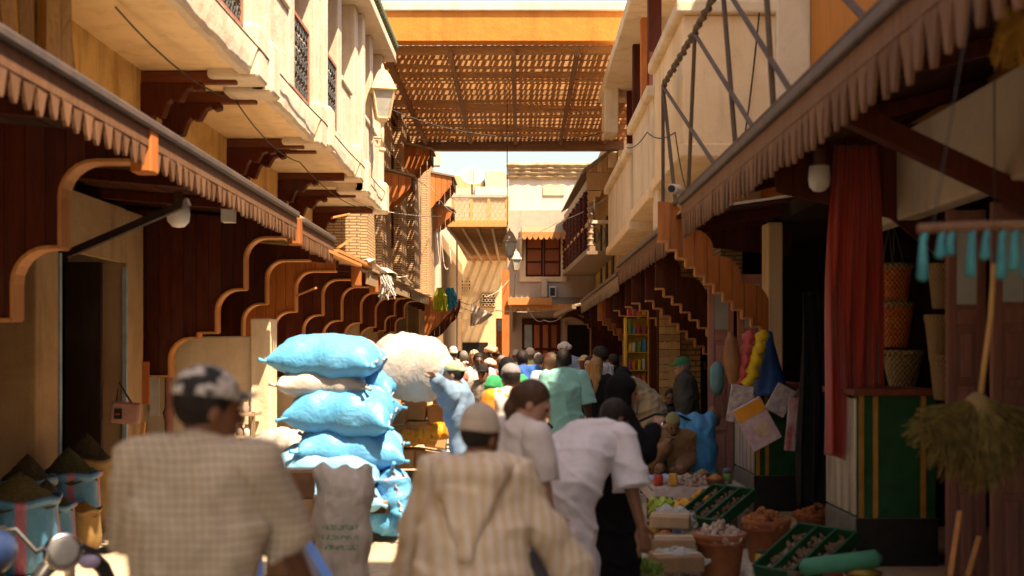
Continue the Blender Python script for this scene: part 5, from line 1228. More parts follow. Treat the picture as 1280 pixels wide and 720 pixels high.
o = MB().box(1.47,1.60,10.85,11.0,.0,.32).build('storage_tin', M('tin_grey', (.40,.38,.34), (.3,.28,.25), 6, .4, .1), bev=.01); tag(o, 'pale grey tin beside the maroon box', 'tin')
# green display crates, tilted
def crate(label, c, w_, l, tilt, rz, heapm):
    r = E('display_crate', label, 'crate', c, 'tilted green display crates'); mt = Matrix.Rotation(rz,3,'Z')@Matrix.Rotation(tilt,3,'X'); c = Vector(c)
    def bx(name, o_, h, m): MB().obox(c+mt@Vector(o_), h, mt).build(name, m, r, bev=.006)
    bx('base', (0,0,.0), (w_/2,l/2,.012), WOODG)
    for i in range(4): bx('divider', (-w_/2+w_*i/3, 0, .05), (.012,l/2,.05), GREEN if True else WOODG)
    for sg in (-1,1): bx('end_board', (0,sg*l/2,.05), (w_/2,.012,.05), GREEN)
    mb = MB()
    for k in range(110):
        x, y = rg.uniform(-w_/2+.03,w_/2-.03), rg.uniform(-l/2+.03,l/2-.03); k0 = len(mb.v); mb.ell((0,0,0), (.026,.018,.015), 6, 4); E_ = Euler((rg.uniform(0,3),rg.uniform(0,3),0)).to_matrix()
        mb.v[k0:] = [tuple(c+mt@(Vector((x,y,rg.uniform(.02,.06)))+E_@Vector(p))) for p in mb.v[k0:]]
    mb.build('contents', heapm, r, kind='stuff')
DRY = M('dry_mix', (.30,.19,.12), (.14,.08,.05), 20, .85, .3); DRYO = M('dry_bark', (.36,.13,.04), (.22,.07,.025), 16, .85, .3); DRYW = M('dry_white', (.50,.38,.32), (.28,.15,.10), 12, .8, .3)
crate('tilted green crate of dried goods beside the tiled counter', (X(898,10.4),10.4,.30), .50,.55, .45, -.9, DRY)
crate('tilted green crate of dark goods by the second tiled counter', (X(1010,8.4),8.4,.22), .52,.60, .45, -.9, DRY)
# terracotta pots
TER = M('terracotta', (.36,.12,.045), (.25,.075,.03), 6, .75, .25)
def pot(label, c, r, h, hm):
    rt = E('terracotta_pot', label, 'pot', c, 'terracotta pots of dried goods')
    MB().lathe([(r*.72,0),(r*.76,.02),(r*.92,h*.72),(r*1.0,h*.75),(r*1.03,h*.80),(r*1.0,h*.84),(r*1.06,h*.88),(r*1.06,h),(r*.95,h),(r*.9,h*.8)], c, 28).build('bowl', TER, rt, smooth=True)
    mb = chunks('', '', '', (c[0],c[1],c[2]+h*.85), r*.98, r*.98, .13, 130, .045, None, flat=.5); mb.build('dried_heap', hm, rt, kind='stuff')
pot('terracotta pot heaped with pale pinkish roots', (X(900,8.9),8.9,.0), .20,.34, DRYW)
pot('terracotta pot heaped with orange bark chips', (X(958,9.5),9.5,.0), .19,.36, DRYO)
pot('low terracotta pot against the tiled counter', (X(1018,10.3),10.3,.06), .17,.24, DRYO)
# small goods around the woman's feet
for k, (u, v, d, sz, col, lab) in enumerate(((838,658,9.3,(.16,.13,.05),(.46,.30,.17),'flat tan carton on top of the goods beside the pots'), (840,690,8.9,(.17,.14,.06),(.36,.22,.12),'brown carton in the middle of the goods beside the pots'), (845,712,8.6,(.18,.15,.06),(.30,.17,.09),'dark carton lowest beside the terracotta pots'))):
    carton(lab, P(u,v,d), sz, 10*k-12, 'cartons beside the pots', M('goods%d' % k, col))
sack('crumpled white plastic bag on the cartons', P(845,648,9.5), (.34,.26,.16), (20,10,0), SWH, 101, 1.6, 'plastic_bag', cat='bag')
sack('white plastic bag before the terracotta pots', P(852,697,8.7), (.34,.28,.14), (0,10,40), SWH, 102, 1.6, 'plastic_bag', cat='bag')
sack('lime green plastic bag behind the cartons', P(826,636,9.9), (.22,.18,.24), (60,0,10), sackmat('bag_lime', (.32,.42,.06), (.24,.34,.04)), 103, 1.6, 'plastic_bag', cat='bag')
mb = MB(); c = Vector(P(800,706,8.2))
for k in range(260):
    a = rg.uniform(0,6.28); q = math.sqrt(rg.random()); p = c+Vector((.16*q*math.cos(a), .13*q*math.sin(a), -.06)); t_ = p+Vector((rg.uniform(-.05,.05), rg.uniform(-.05,.05), .06+.07*(1-q))); s_ = rg.uniform(.012,.022)
    mb.add([p, p+Vector((s_,0,.02)), t_, p+Vector((-s_,.01,.03))], [(0,1,2,3)])
o = mb.build('fresh_herbs', M('herb_leaf', (.20,.27,.05), (.11,.17,.03), 12, .6, 0), fixn=False); tag(o, 'bunch of fresh green herbs beside the bending man', 'herbs', kind='stuff')
o = MB().box(X(775,8.2), X(830,8.2), 8.0, 8.5, .0, Z(716,8.2)).build('wooden_crate', WOODG, bev=.01); tag(o, 'low wooden crate carrying the green herbs', 'crate')
puffy('rolled green cloth lying at the counter foot', [P(1000,711,7.9), P(1006,709,7.9), P(1060,703,7.8), P(1096,698,7.7), P(1102,697,7.7)], [.02,.06,.065,.06,.02], M('cloth_jade', (.06,.27,.16), (.04,.19,.11)), 'cloth_roll', 'cloth')
mb = MB(); c = Vector((X(1143,7.3), 7.3, .22)); mb.tube([(c.x+.19*math.cos(a), c.y+.19*math.sin(a), c.z+.01*math.sin(a*7)) for a in [k*math.pi/12 for k in range(25)]], .055, 8, False)
o = mb.build('straw_ring', BT, smooth=True); tag(o, 'coiled straw ring basket on the shop step', 'basket')
for k, (u0,v0,u1,v1) in enumerate(((1188,720,1200,640), (1210,722,1224,672))):
    o = MB().bar(P(u0,v0,6.8), P(u1,v1,7.0), .03).build('wooden_stick', WOODE); tag(o, ['long stick leaning at the foot of the plum door','short stick leaning beside the long one'][k], 'stick')
# many small goods spread out before the right shops
gk = [('jar', (.45,.05,.03), 'red'), ('jar', (.55,.30,.04), 'amber'), ('jar', (.10,.22,.06), 'green'), ('jar', (.50,.44,.36), 'cream'), ('pack', (.60,.28,.04), 'orange'), ('pack', (.42,.06,.05), 'red'), ('pack', (.07,.18,.32), 'blue'), ('pack', (.52,.46,.38), 'white'), ('bowl', (.42,.16,.03), 'paprika-filled'), ('bowl', (.50,.34,.06), 'saffron-yellow'), ('bowl', (.22,.15,.07), 'brown')]
spots = [(1.38,11.35,.42),(1.52,11.28,.42),(1.95,11.35,.42),(2.1,11.5,.42),(2.14,11.75,.42),(1.9,11.85,.42),(1.12,9.9,.01),(1.30,10.2,.01),(1.22,10.5,.01),(1.42,10.3,.01),(1.55,10.15,.01),(1.35,9.75,.01),(1.52,9.6,.01),(1.20,9.3,.01),(1.45,9.25,.01),(1.66,9.45,.01),(1.05,9.0,.01),(1.22,8.7,.01),(1.95,9.2,.01),(2.1,9.0,.01),(2.15,10.0,.01),(2.0,10.2,.01),(1.72,8.5,.01),(1.95,8.1,.01),(2.2,8.0,.01),(2.35,7.8,.16)]
for k, (x, y, z) in enumerate(spots):
    kd, c1, cw = gk[(k*4+k//3) % len(gk)]; mt = M('good_'+cw, c1, tuple(q*.6 for q in c1), 14, .45, .25); s_ = rg.uniform(.85,1.3)
    where = 'on the low table' if z > .3 else 'on the ground before the low table' if y > 9.6 else 'among goods around the terracotta pots'
    if kd == 'jar':
        r = E('spice_jar', cw+' lidded jar '+where, 'jar', (x,y,z), 'small goods of the right stall'); MB().lathe([(.045*s_,0),(.05*s_,.01),(.05*s_,.10*s_),(.036*s_,.12*s_)], (x,y,z), 14).build('glass', mt, r, smooth=True); MB().lathe([(.04*s_,.12*s_),(.042*s_,.125*s_),(.042*s_,.145*s_),(.03*s_,.15*s_)], (x,y,z), 14).build('lid', M('lid_dark', (.10,.07,.04)), r, smooth=True)
    elif kd == 'pack':
        o = MB().obox((x,y,z+.075*s_), (.05*s_,.03*s_,.075*s_), Euler((rg.uniform(-.15,.15), rg.uniform(-.1,.1), rg.uniform(0,3))).to_matrix()).build('goods_packet', mt, bev=.015); tag(o, cw+' packet standing '+where, 'packet', 'small goods of the right stall')
    else:
        r = E('spice_bowl', cw+' bowl '+where, 'bowl', (x,y,z), 'small goods of the right stall'); MB().lathe([(.05*s_,0),(.06*s_,.01),(.10*s_,.06*s_),(.105*s_,.065*s_),(.09*s_,.055*s_)], (x,y,z), 18).build('dish', M('dish_clay', (.28,.13,.07)), r, smooth=True); MB().lathe([(.095*s_,.055*s_),(.06*s_,.085*s_),(.02*s_,.11*s_),(.004,.115*s_)], (x,y,z), 18).build('heap', mt, r, smooth=True)
# blue tarpaulin-wrapped bale behind the seated man
sack('blue tarpaulin bale standing behind the seated man', (X(868,13.2),13.2,.55), (1.0,.55,.45), (90,88,10), sackmat('tarp_blue', (.05,.27,.50), (.035,.20,.40)), 111, 1.6, 'tarpaulin_bale', sag=0, pinch=.04, cat='bale')
sack('low blue tarpaulin bale beside the seated man', (X(805,13.4),13.4,.55), (.5,.55,.30), (5,3,10), MATS['tarp_blue'], 112, 1.6, 'tarpaulin_bale', cat='bale')
# snack stall far right
SS = E('snack_shelf', 'tall yellow shelf packed with bright snack packets', 'shelf', (X(795,19), 19, 0))
x0, x1 = X(781,19), X(811,19)
MB().box(x0, x1, 19.12, 19.2, 0, Z(398,19)).build('back_board', M('shelf_yellow', (.60,.34,.03), None, 4, .5, .1), SS)
for xx in (x0, x1-.03): MB().box(xx, xx+.03, 18.9, 19.12, 0, Z(398,19)).build('upright', MATS['shelf_yellow'], SS)
zs = [.25+.30*i for i in range(8)]
for z in zs: MB().box(x0+.03, x1-.03, 18.9, 19.12, z-.015, z).build('board', MATS['shelf_yellow'], SS)
cols = [(.5,.03,.02),(.60,.36,.02),(.06,.18,.34),(.55,.14,.02),(.12,.24,.05),(.42,.05,.12),(.55,.45,.36)]
cn = ['red','yellow','blue','orange','green','pink','white']
for i, z in enumerate(zs):
    for j in range(4):
        k = (i*3+j*5) % 7; xa = x0+.035+j*.082+rg.uniform(0,.014); o = MB().box(xa, xa+rg.uniform(.045,.07), 18.91+rg.uniform(0,.05), 19.06, z+.001, z+rg.uniform(.09,.25)).build('snack_packet', M('snack_'+cn[k], cols[k], None, 14, .3, .2), bev=.01)
        tag(o, cn[k]+' snack packet standing on the yellow shelf', 'packet', 'packets on the snack shelf')
# slatted board wall next to it
SLW = E('slat_screen', 'pale horizontal slat screen between the stall and green-capped man', 'screen', (X(838,17.3),17.3,0))
for i in range(22): MB().box(X(824,17.3), X(850,17.3), 17.28, 17.31, .3+i*.115, .3+i*.115+.105).build('slat', WOODY, SLW)
for u in (824, 849): MB().box(X(u,17.3)-.03, X(u,17.3)+.03, 17.31, 17.36, 0, 2.9).build('upright', WOODR, SLW)
o = MB().box(X(812,18.5), X(822,18.5), 18.4, 18.6, 0, 2.9).build('door_post', WOODR); tag(o, 'red timber door post beside the snack shelf', 'post')
leaf('dark red panelled leaf standing open at the far right shop', 739, 774, 30, 0, 3.0, False, WOODR)
# motorbike in the crowd
M2 = E('motorbike', 'dark motorbike parked beside the green-capped man', 'motorbike', (X(835,12.9),12.9,0)); c = Vector((X(832,13.0),13.0,.98))
mb = MB(); mb.tube([c+Vector((-.32,-.1,-.02)), c+Vector((-.12,0,.06)), c+Vector((.12,.0,.06)), c+Vector((.34,.1,-.04))], .016, 6); mb.build('handlebar', BLACK, M2)
mb = MB(); mb.ell(c+Vector((-.05,-.12,-.06)), (.09,.07,.09), 12, 8); mb.build('headlamp', CHR, M2, smooth=True)
mb = MB(); mb.ell(c+Vector((.1,.4,-.2)), (.15,.32,.12), 12, 8); mb.build('tank', M('moto_red', (.25,.03,.02), None, 5, .3, 0), M2, smooth=True)
mb = MB(); mb.tube([c+Vector((0,-.1,-.1)), c+Vector((-.05,-.3,-.7))], .03, 6); mb.build('fork', CHR, M2)
mb = MB(); mb.tube([c+Vector((-.05+.05*math.cos(a),-.32+.28*math.cos(a),-.68+.28*math.sin(a))) for a in [k*math.pi/10 for k in range(21)]], .045, 6, False); mb.build('wheel', BLACK, M2)
mb = MB(); mb.tube([c+Vector((.12+.05*math.cos(a),.95+.28*math.cos(a),-.68+.28*math.sin(a))) for a in [k*math.pi/10 for k in range(21)]], .045, 6, False); mb.build('wheel', BLACK, M2)
mb = MB(); mb.ell(c+Vector((.12,.85,-.15)), (.13,.35,.06), 12, 8); mb.build('seat', BLACK, M2, smooth=True)
# yarn, banner, torn sheet on the left awnings
for k, (u, c1, lab) in enumerate(((550,(.34,.36,.03),'lime yellow yarn skeins hung on the awning corner'), (563,(.02,.22,.32),'teal blue yarn skeins hung on the awning corner'))):
    mb = MB(); c = Vector(P(u, 362, 26.5+.2*k))
    for q in range(70):
        dx = rg.uniform(-.15,.15); L = rg.uniform(.25,.52); mb.tube([c+Vector((dx*.4,rg.uniform(-.08,.08),.04)), c+Vector((dx,rg.uniform(-.1,.1),-L*.5)), c+Vector((dx*1.1,rg.uniform(-.1,.1),-L))], .018, 4)
    o = mb.build('yarn_skeins', M('yarn%d' % k, c1, None, 9, .9, .2)); tag(o, lab, 'yarn')
vs = []; n = 14
A, B_, C_ = Vector(P(589,379,30)), Vector(P(616,393,30)), Vector(P(588,408,30))
for j in range(n+1):
    for i in range(n+1):
        p = A.lerp(B_, i/n).lerp(C_.lerp(P(602,404,30), i/n), j/n); p.y += .10*math.sin(i*.9+j*.2); vs.append(p)
o = MB().add(vs, [(j*(n+1)+i, j*(n+1)+i+1, (j+1)*(n+1)+i+1, (j+1)*(n+1)+i) for j in range(n) for i in range(n)]).build('cloth_banner', M('cloth_cream', (.66,.56,.48), (.56,.46,.38)), smooth=True, fixn=False); s_ = o.modifiers.new('s','SOLIDIFY'); s_.thickness = .01
tag(o, 'pale cloth pennant hung from the washing line near the passage', 'cloth')
vs = []
for j in range(9):
    for i in range(21):
        f = i/20; d = 18.6+5.0*f; vs.append((XA(d)+.12-.55*j/8+.05*math.sin(i*1.3+j), d, 3.22+.05*math.sin(i*.8)+.05*math.sin(j*1.1+i*.5)-(.10*max(0,f-.7))))
o = MB().add(vs, [(j*21+i, j*21+i+1, (j+1)*21+i+1, (j+1)*21+i) for j in range(8) for i in range(20)]).build('torn_sheet', M('cloth_cream', (.66,.56,.48)), smooth=True, fixn=False); s_ = o.modifiers.new('s','SOLIDIFY'); s_.thickness = .01
tag(o, 'torn pale sheet thrown over the ragged awning roof', 'sheet')
mb = MB()
for k in range(26):
    p = Vector((XA(20.5)+.08+rg.uniform(-.05,.1), 20.2+rg.uniform(-.3,.4), 3.1)); mb.tube([p, p+Vector((rg.uniform(-.05,.1),0,-.15)), p+Vector((rg.uniform(-.1,.15),rg.uniform(-.1,.1),-rg.uniform(.2,.45)))], .018, 4)
o = mb.build('rag_strips', SWH); tag(o, 'white rags and plastic strips caught on the ragged awning', 'rags')
# ================================================================== PEOPLE (smooth blended surfaces)
V3 = lambda *a: np.array(a, dtype=np.float32)
def nrm(v): v = np.asarray(v, dtype=np.float32); return v/(np.linalg.norm(v)+1e-9)
class Field:
    def __init__(s): s.ops = []
    def cone(s, a, b, ra, rb, k=.03, n=None, f=1.0): s.ops.append(('c', V3(*a), V3(*b), ra, rb, k, None if n is None else nrm(n), f)); return s
    def ell(s, c, r, Rm=None, k=.03): s.ops.append(('e', V3(*c), V3(*r), np.eye(3, dtype=np.float32) if Rm is None else np.asarray(Rm, dtype=np.float32), k)); return s
    def cut(s, p, n): s.ops.append(('x', V3(*p), nrm(n))); return s
    def sub(s, c, r, Rm=None): s.ops.append(('s', V3(*c), V3(*r), np.eye(3, dtype=np.float32) if Rm is None else np.asarray(Rm, dtype=np.float32))); return s
    def ridge(s, amp, freq, seed): s.ops.append(('r', amp, freq, seed)); return s
    def fold(s, amp, freq, seed): s.ops.append(('w', amp, freq, seed)); return s
    def mesh(s, res):
        lo = np.full(3, 9e9); hi = -lo
        for o in s.ops:
            if o[0] == 'c':
                for p, r in ((o[1], o[3]), (o[2], o[4])): lo = np.minimum(lo, p-r); hi = np.maximum(hi, p+r)
            elif o[0] == 'e': r = o[2].max(); lo = np.minimum(lo, o[1]-r); hi = np.maximum(hi, o[1]+r)
        lo -= 3*res+.01; hi += 3*res+.01
        n = np.maximum(4, np.ceil((hi-lo)/res).astype(int)+1)
        ax = [(lo[i]+res*np.arange(n[i])).astype(np.float32) for i in range(3)]
        G = np.full(n, 1.0, dtype=np.float32)
        def sl(c0, c1):
            i0 = np.maximum(0, np.floor((c0-lo)/res).astype(int)); i1 = np.minimum(n, np.ceil((c1-lo)/res).astype(int)+1)
            i1 = np.maximum(i1, i0+1)
            return tuple(slice(int(a), int(b)) for a, b in zip(i0, i1))
        def grid(S): return [ax[0][S[0]][:,None,None], ax[1][S[1]][None,:,None], ax[2][S[2]][None,None,:]]
        full = tuple(slice(0, int(m)) for m in n)
        for o in s.ops:
            if o[0] == 'c':
                _, a, b, ra, rb, k, nn, f = o; pad = k+3*res+max(ra, rb)*max(0, f-1)+.012
                S = sl(np.minimum(a-ra, b-rb)-pad, np.maximum(a+ra, b+rb)+pad); q = [g-a[i] for i, g in enumerate(grid(S))]; ba = b-a
                if nn is not None:
                    t_ = (q[0]*nn[0]+q[1]*nn[1]+q[2]*nn[2])*(1/f-1); q = [q[i]+t_*nn[i] for i in range(3)]; ba = ba+nn*float(ba@nn)*(1/f-1)
                L = float(ba@ba)+1e-9; t = np.clip((q[0]*ba[0]+q[1]*ba[1]+q[2]*ba[2])/L, 0, 1)
                d = np.sqrt((q[0]-t*ba[0])**2+(q[1]-t*ba[1])**2+(q[2]-t*ba[2])**2)-(ra+(rb-ra)*t)
                if nn is not None: d = d*min(1, .5+.5*f)
            elif o[0] in 'es':
                c, r, Rm = o[1], o[2], o[3]; k = o[4] if o[0] == 'e' else 0; pad = k+3*res+.01; m = r.max()+pad
                S = sl(c-m, c+m); q = [g-c[i] for i, g in enumerate(grid(S))]
                l = [(q[0]*Rm[0,i]+q[1]*Rm[1,i]+q[2]*Rm[2,i]) for i in range(3)]
                k0 = np.sqrt(sum((l[i]/r[i])**2 for i in range(3))); k1 = np.sqrt(sum((l[i]/r[i]**2)**2 for i in range(3)))+1e-6
                d = k0*(k0-1)/k1
                d = np.where(k0 < .15, -float(r.min())*.85, d)
                if o[0] == 's': G[S] = np.maximum(G[S], -d); continue
            elif o[0] == 'x':
                g = grid(full); d = (g[0]-o[1][0])*o[2][0]+(g[1]-o[1][1])*o[2][1]+(g[2]-o[1][2])*o[2][2]; G = np.maximum(G, d); continue
            elif o[0] == 'r':
                amp, fr, sd = o[1:]; g = grid(full); x, y, z = g
                w1 = 1-np.abs(np.sin(fr*(.55*x+.5*y+.62*z)+sd+1.3*np.sin(fr*.35*(x-z)+sd)+.8*np.sin(fr*.7*y+sd*2))); w2 = 1-np.abs(np.sin(fr*(-.7*x+.45*y+.5*z)*.85+sd*1.9+1.4*np.sin(fr*.3*(x+z)+sd*.7)))
                G = G-(amp*(w1**3+w2**3)).astype(np.float32); continue
            elif o[0] == 'w':
                amp, fr, sd = o[1:]; g = grid(full); x, y, z = g
                w_ = np.sin(fr*(1.1*x+.8*y)+sd+2.0*np.sin(fr*.42*z+sd*1.7+fr*.3*x))*.6+np.sin(fr*(.9*y-1.3*x+.35*z)*1.7+sd*2.3+1.5*np.sin(fr*.6*z+sd))*.4+.5*np.sin(fr*1.5*z+1.4*np.sin(fr*.8*x+sd)+fr*.5*y)
                G = G+(amp*w_).astype(np.float32); continue
            A = G[S]; h = np.clip(.5+.5*(A-d)/k, 0, 1); G[S] = A*(1-h)+d*h-k*h*(1-h)
        sg = G < 0
        c8 = [sg[i:n[0]-1+i, j:n[1]-1+j, k:n[2]-1+k] for i in (0,1) for j in (0,1) for k in (0,1)]
        cnt = sum(c.astype(np.int8) for c in c8); act = (cnt > 0) & (cnt < 8)
        I = np.argwhere(act); idx = np.full(act.shape, -1, dtype=np.int64); idx[act] = np.arange(len(I))
        acc = np.zeros((len(I), 3)); num = np.zeros(len(I))
        cor = [(i,j,k) for i in (0,1) for j in (0,1) for k in (0,1)]
        vals = [G[I[:,0]+c[0], I[:,1]+c[1], I[:,2]+c[2]] for c in cor]
        for a in range(8):
            for b in range(a+1, 8):
                if sum(abs(cor[a][q]-cor[b][q]) for q in range(3)) != 1: continue
                va, vb = vals[a], vals[b]; m = (va < 0) != (vb < 0); t = np.where(m, va/(va-vb+1e-12), 0)
                for q in range(3): acc[:,q] += np.where(m, cor[a][q]+(cor[b][q]-cor[a][q])*t, 0)
                num += m
        P_ = lo+res*(I+acc/np.maximum(num,1)[:,None])
        Q = []
        for axn in range(3):
            a_, b_ = [(1,2),(2,0),(0,1)][axn]
            s0 = [slice(None)]*3; s1 = [slice(None)]*3; s0[axn] = slice(0,-1); s1[axn] = slice(1,None)
            f0, f1 = sg[tuple(s0)], sg[tuple(s1)]; E_ = np.argwhere(f0 != f1)
            ok = (E_[:,a_] > 0) & (E_[:,b_] > 0) & (E_[:,a_] < n[a_]-1) & (E_[:,b_] < n[b_]-1); E_ = E_[ok]
            da = np.zeros(3, int); da[a_] = 1; db = np.zeros(3, int); db[b_] = 1
            g = lambda q: idx[q[:,0], q[:,1], q[:,2]]
            quad = np.stack([g(E_-da-db), g(E_-db), g(E_), g(E_-da)], 1)
            inn = f0[E_[:,0], E_[:,1], E_[:,2]]; quad[~inn] = quad[~inn][:, ::-1]; Q.append(quad)
        Q = np.concatenate(Q); Q = Q[(Q >= 0).all(1)]
        return P_, Q
def put(name, fld, res, m, parent):
    v, q = fld.mesh(res); me = bpy.data.meshes.new(name)
    me.vertices.add(len(v)); me.vertices.foreach_set('co', v.astype(np.float32).ravel())
    me.loops.add(len(q)*4); me.loops.foreach_set('vertex_index', q.ravel().astype(np.int32))
    me.polygons.add(len(q)); me.polygons.foreach_set('loop_start', np.arange(0, len(q)*4, 4, dtype=np.int32)); me.polygons.foreach_set('loop_total', np.full(len(q), 4, dtype=np.int32))
    me.polygons.foreach_set('use_smooth', np.ones(len(q), dtype=bool)); me.materials.append(m); me.update(calc_edges=True); me.validate()
    return link(name, me, parent)
def ik(a, t, l1, l2, pole):
    a, t = np.array(a), np.array(t); d = t-a; L = np.linalg.norm(d); L2 = min(L, (l1+l2)*.995); d = d/(L+1e-9); t = a+d*L2
    x = (l1*l1-l2*l2+L2*L2)/(2*L2); h = math.sqrt(max(0, l1*l1-x*x)); p = np.array(pole, dtype=float); p = p-d*(p@d); p = p/(np.linalg.norm(p)+1e-9)
    return a+d*x+p*h, t
def rotm(yaw=0, pitch=0, roll=0):
    return np.array((Matrix.Rotation(R(yaw),3,'Z')@Matrix.Rotation(R(-pitch),3,'X')@Matrix.Rotation(R(roll),3,'Y')))
def skin(name, c): 
    if name in MATS: return MATS[name]
    m = M(name, c, tuple(x*.82 for x in c), 9, .5, .12, 90, spec=.4, vary=0); m.node_tree.nodes['Principled BSDF'].inputs['Subsurface Weight'].default_value = .12
    m.node_tree.nodes['Principled BSDF'].inputs['Subsurface Radius'].default_value = (.012,.005,.003); return m
SK = {'tan': skin('skin_tan', (.34,.165,.095)), 'brown': skin('skin_brown', (.20,.085,.045)), 'dark': skin('skin_dark', (.075,.034,.02)), 'fair': skin('skin_fair', (.46,.25,.17))}
def cloth(name, c, c2=None, rough=.85): return M('cl_'+name, c, c2 or tuple(x*.8 for x in c), 3, rough, .35, 140, sheen=(.12 if max(c) > .12 else 0), spec=(.25 if max(c) > .12 else .08), vary=0, dist=.006)
HAIRB = M('hair_black', (.012,.009,.008), (.025,.018,.014), 30, .55, .5, 60, (1,1,.3), spec=.2, vary=0); HAIRBR = M('hair_brown', (.085,.042,.02), (.045,.022,.011), 30, .45, .5, 60, (1,1,.3), vary=0)
HAIRG = M('hair_grey', (.22,.20,.18), (.12,.11,.10), 30, .6, .5, 60, vary=0); HAIRBL = M('hair_blond', (.30,.16,.055), (.18,.09,.03), 30, .45, .5, 60, (1,1,.3), vary=0)
EYE = M('eye_dark', (.015,.01,.008), None, 5, .15, 0)
SHOE = M('shoe_dark', (.04,.028,.02), (.03,.02,.015), 6, .6, .2)
def person(label, x, y, yaw, h, skin='tan', lean=0, side=0, hipz=.93, head=(0,0,0), rh=None, lh=None, rf=None, lf=None, wear=(), hair=None, hat=None, beard=None, res=.02, world_hands=False, fat=1.0, group=None, twist=0, rpole=None, lpole=None, face=True, hands=None, neckf=0):
    root = E('person', label, 'person', (x, y, 0), group); root.rotation_euler = (0, 0, R(yaw)); s = h/1.75
    sk = SK[skin]; hands = res < .012 if hands is None else hands
    Wi = np.array((Matrix.Translation((x,y,0))@Matrix.Rotation(R(yaw),4,'Z')).inverted())
    def loc(p): q = Wi@np.array([*p,1.0]); return q[:3]/s
    if world_hands: rh = loc(rh) if rh is not None else None; lh = loc(lh) if lh is not None else None
    H = np.array([0, 0, hipz]); Rt = rotm(twist, lean, side); r, f, u = Rt[:,0], Rt[:,1], Rt[:,2]
    J = {}; J['H'] = H; shc = H+u*.50; J['rs'] = shc+r*.180; J['ls'] = shc-r*.180; nk = H+u*.545+f*(.0+neckf); 
    Rh = rotm(head[0], head[1], head[2]); hr, hf, hu = Rh[:,0], Rh[:,1], Rh[:,2]
    hc = nk+(.45*u+.55*hu)*.135+hf*.025
    rh = np.array(rh if rh is not None else (.27,.06,.80)); lh = np.array(lh if lh is not None else (-.27,.06,.80))
    J['re'], J['rw'] = ik(J['rs'], rh, .285, .255, rpole or (.35,-1,-.2)); J['le'], J['lw'] = ik(J['ls'], lh, .285, .255, lpole or (-.35,-1,-.2))
    rf = np.array(rf if rf is not None else (.10,.04,.08)); lf = np.array(lf if lf is not None else (-.10,-.04,.08))
    hipr, hipl = H+np.array([.09,0,-.02]), H+np.array([-.09,0,-.02])
    J['rk'], J['ra'] = ik(hipr, rf, .43, .43, (.1,1,.1)); J['lk'], J['la'] = ik(hipl, lf, .43, .43, (-.1,1,.1)); J['hr'], J['hl'] = hipr, hipl
    S_ = lambda p: np.array(p)*s
    B = Field(); k = .035*s
    def cone(F_, a, b, ra, rb, kk=.03, n=None, ff=1.0): F_.cone(S_(a), S_(b), ra*s, rb*s, kk*s, n, ff)
    def ell(F_, c, rr, Rm=None, kk=.03): F_.ell(S_(c), np.array(rr)*s, Rm, kk*s)
    # ---- body
    ell(B, H+u*.0, (.155*fat,.11*fat,.12), Rt); ell(B, H+u*.33, (.155*fat,.105*fat,.20), Rt, .06); cone(B, H+u*.05, H+u*.3, .12*fat, .125*fat, .05, f, .8)
    cone(B, J['ls']*.85+J['rs']*.15, J['rs']*.85+J['ls']*.15, .06, .06, .05)
    for a, e, w_, hd in (('rs','re','rw',1), ('ls','le','lw',-1)):
        cone(B, J[a], J[e], .054, .041, .04); cone(B, J[e], J[w_], .041, .028, .03)
        fd = nrm(J[w_]-J[e]); pn = nrm(np.cross(fd, np.array([0,0,1.0]))*0+np.array([-hd*.8,.35,-.3])); pn = nrm(pn-fd*(pn@fd)); sd = np.cross(fd, pn)*hd
        if sd[1]*hd < 0 and abs(fd[2]) > .5: sd = -sd
        ell(B, J[w_]+fd*.045, (.038,.05,.017), np.stack([sd, fd, pn], 1), .02)
        if hands:
            for i in range(4):
                b0 = J[w_]+fd*.082+sd*(i-1.5)*.0195; L = (.062,.070,.078,.070)[i]; d1 = nrm(fd+pn*.25+sd*(i-1.5)*.05); d2 = nrm(fd*.75+pn*.75)
                cone(B, b0, b0+d1*L*.55, .0105, .0095, .008); cone(B, b0+d1*L*.55, b0+d1*L*.55+d2*L*.55, .0095, .008, .008)
            b0 = J[w_]+fd*.02+sd*.032; cone(B, b0, b0+nrm(fd*.7+sd*.7+pn*.2)*.05, .013, .0115, .01); q = b0+nrm(fd*.7+sd*.7+pn*.2)*.05; cone(B, q, q+nrm(fd+pn*.4)*.035, .0115, .009, .008)
        else: cone(B, J[w_]+fd*.07, J[w_]+nrm(fd+pn*.3)*.14, .026, .018, .02); b0 = J[w_]+fd*.03+sd*.03; cone(B, b0, b0+nrm(fd+sd*.6)*.06, .014, .011, .01)
    for a, kn, an in (('hr','rk','ra'), ('hl','lk','la')):
        cone(B, J[a], J[kn], .078, .055, .04); cone(B, J[kn], J[an], .055, .036, .03)
    cone(B, H+u*.50, nk, .075, .058, .05); cone(B, nk, hc-hu*.055-hf*.015, .057, .053, .03)
    ell(B, hc+hu*.027-hf*.012, (.075,.096,.093), Rh, .02); ell(B, hc-hu*.035+hf*.032, (.061,.060,.080), Rh, .03); ell(B, hc-hu*.088+hf*.052, (.036,.036,.028), Rh, .035)
    cone(B, hc+hf*.092+hu*.004, hc+hf*.110-hu*.032, .009, .015, .014); ell(B, hc+hf*.09-hu*.066, (.026,.012,.012), Rh, .012); ell(B, hc+hf*.088+hu*.018, (.052,.010,.012), Rh, .02)
    for sg in (-1, 1):
        ell(B, hc+hr*sg*.074-hu*.015-hf*.012, (.011,.022,.033), Rh, .008); B.sub(S_(hc+hr*sg*.032+hf*.112-hu*.004), np.array((.017,.012,.010))*s, Rh)
    if face == 'no': pass
    put('body', B, res, sk, root)
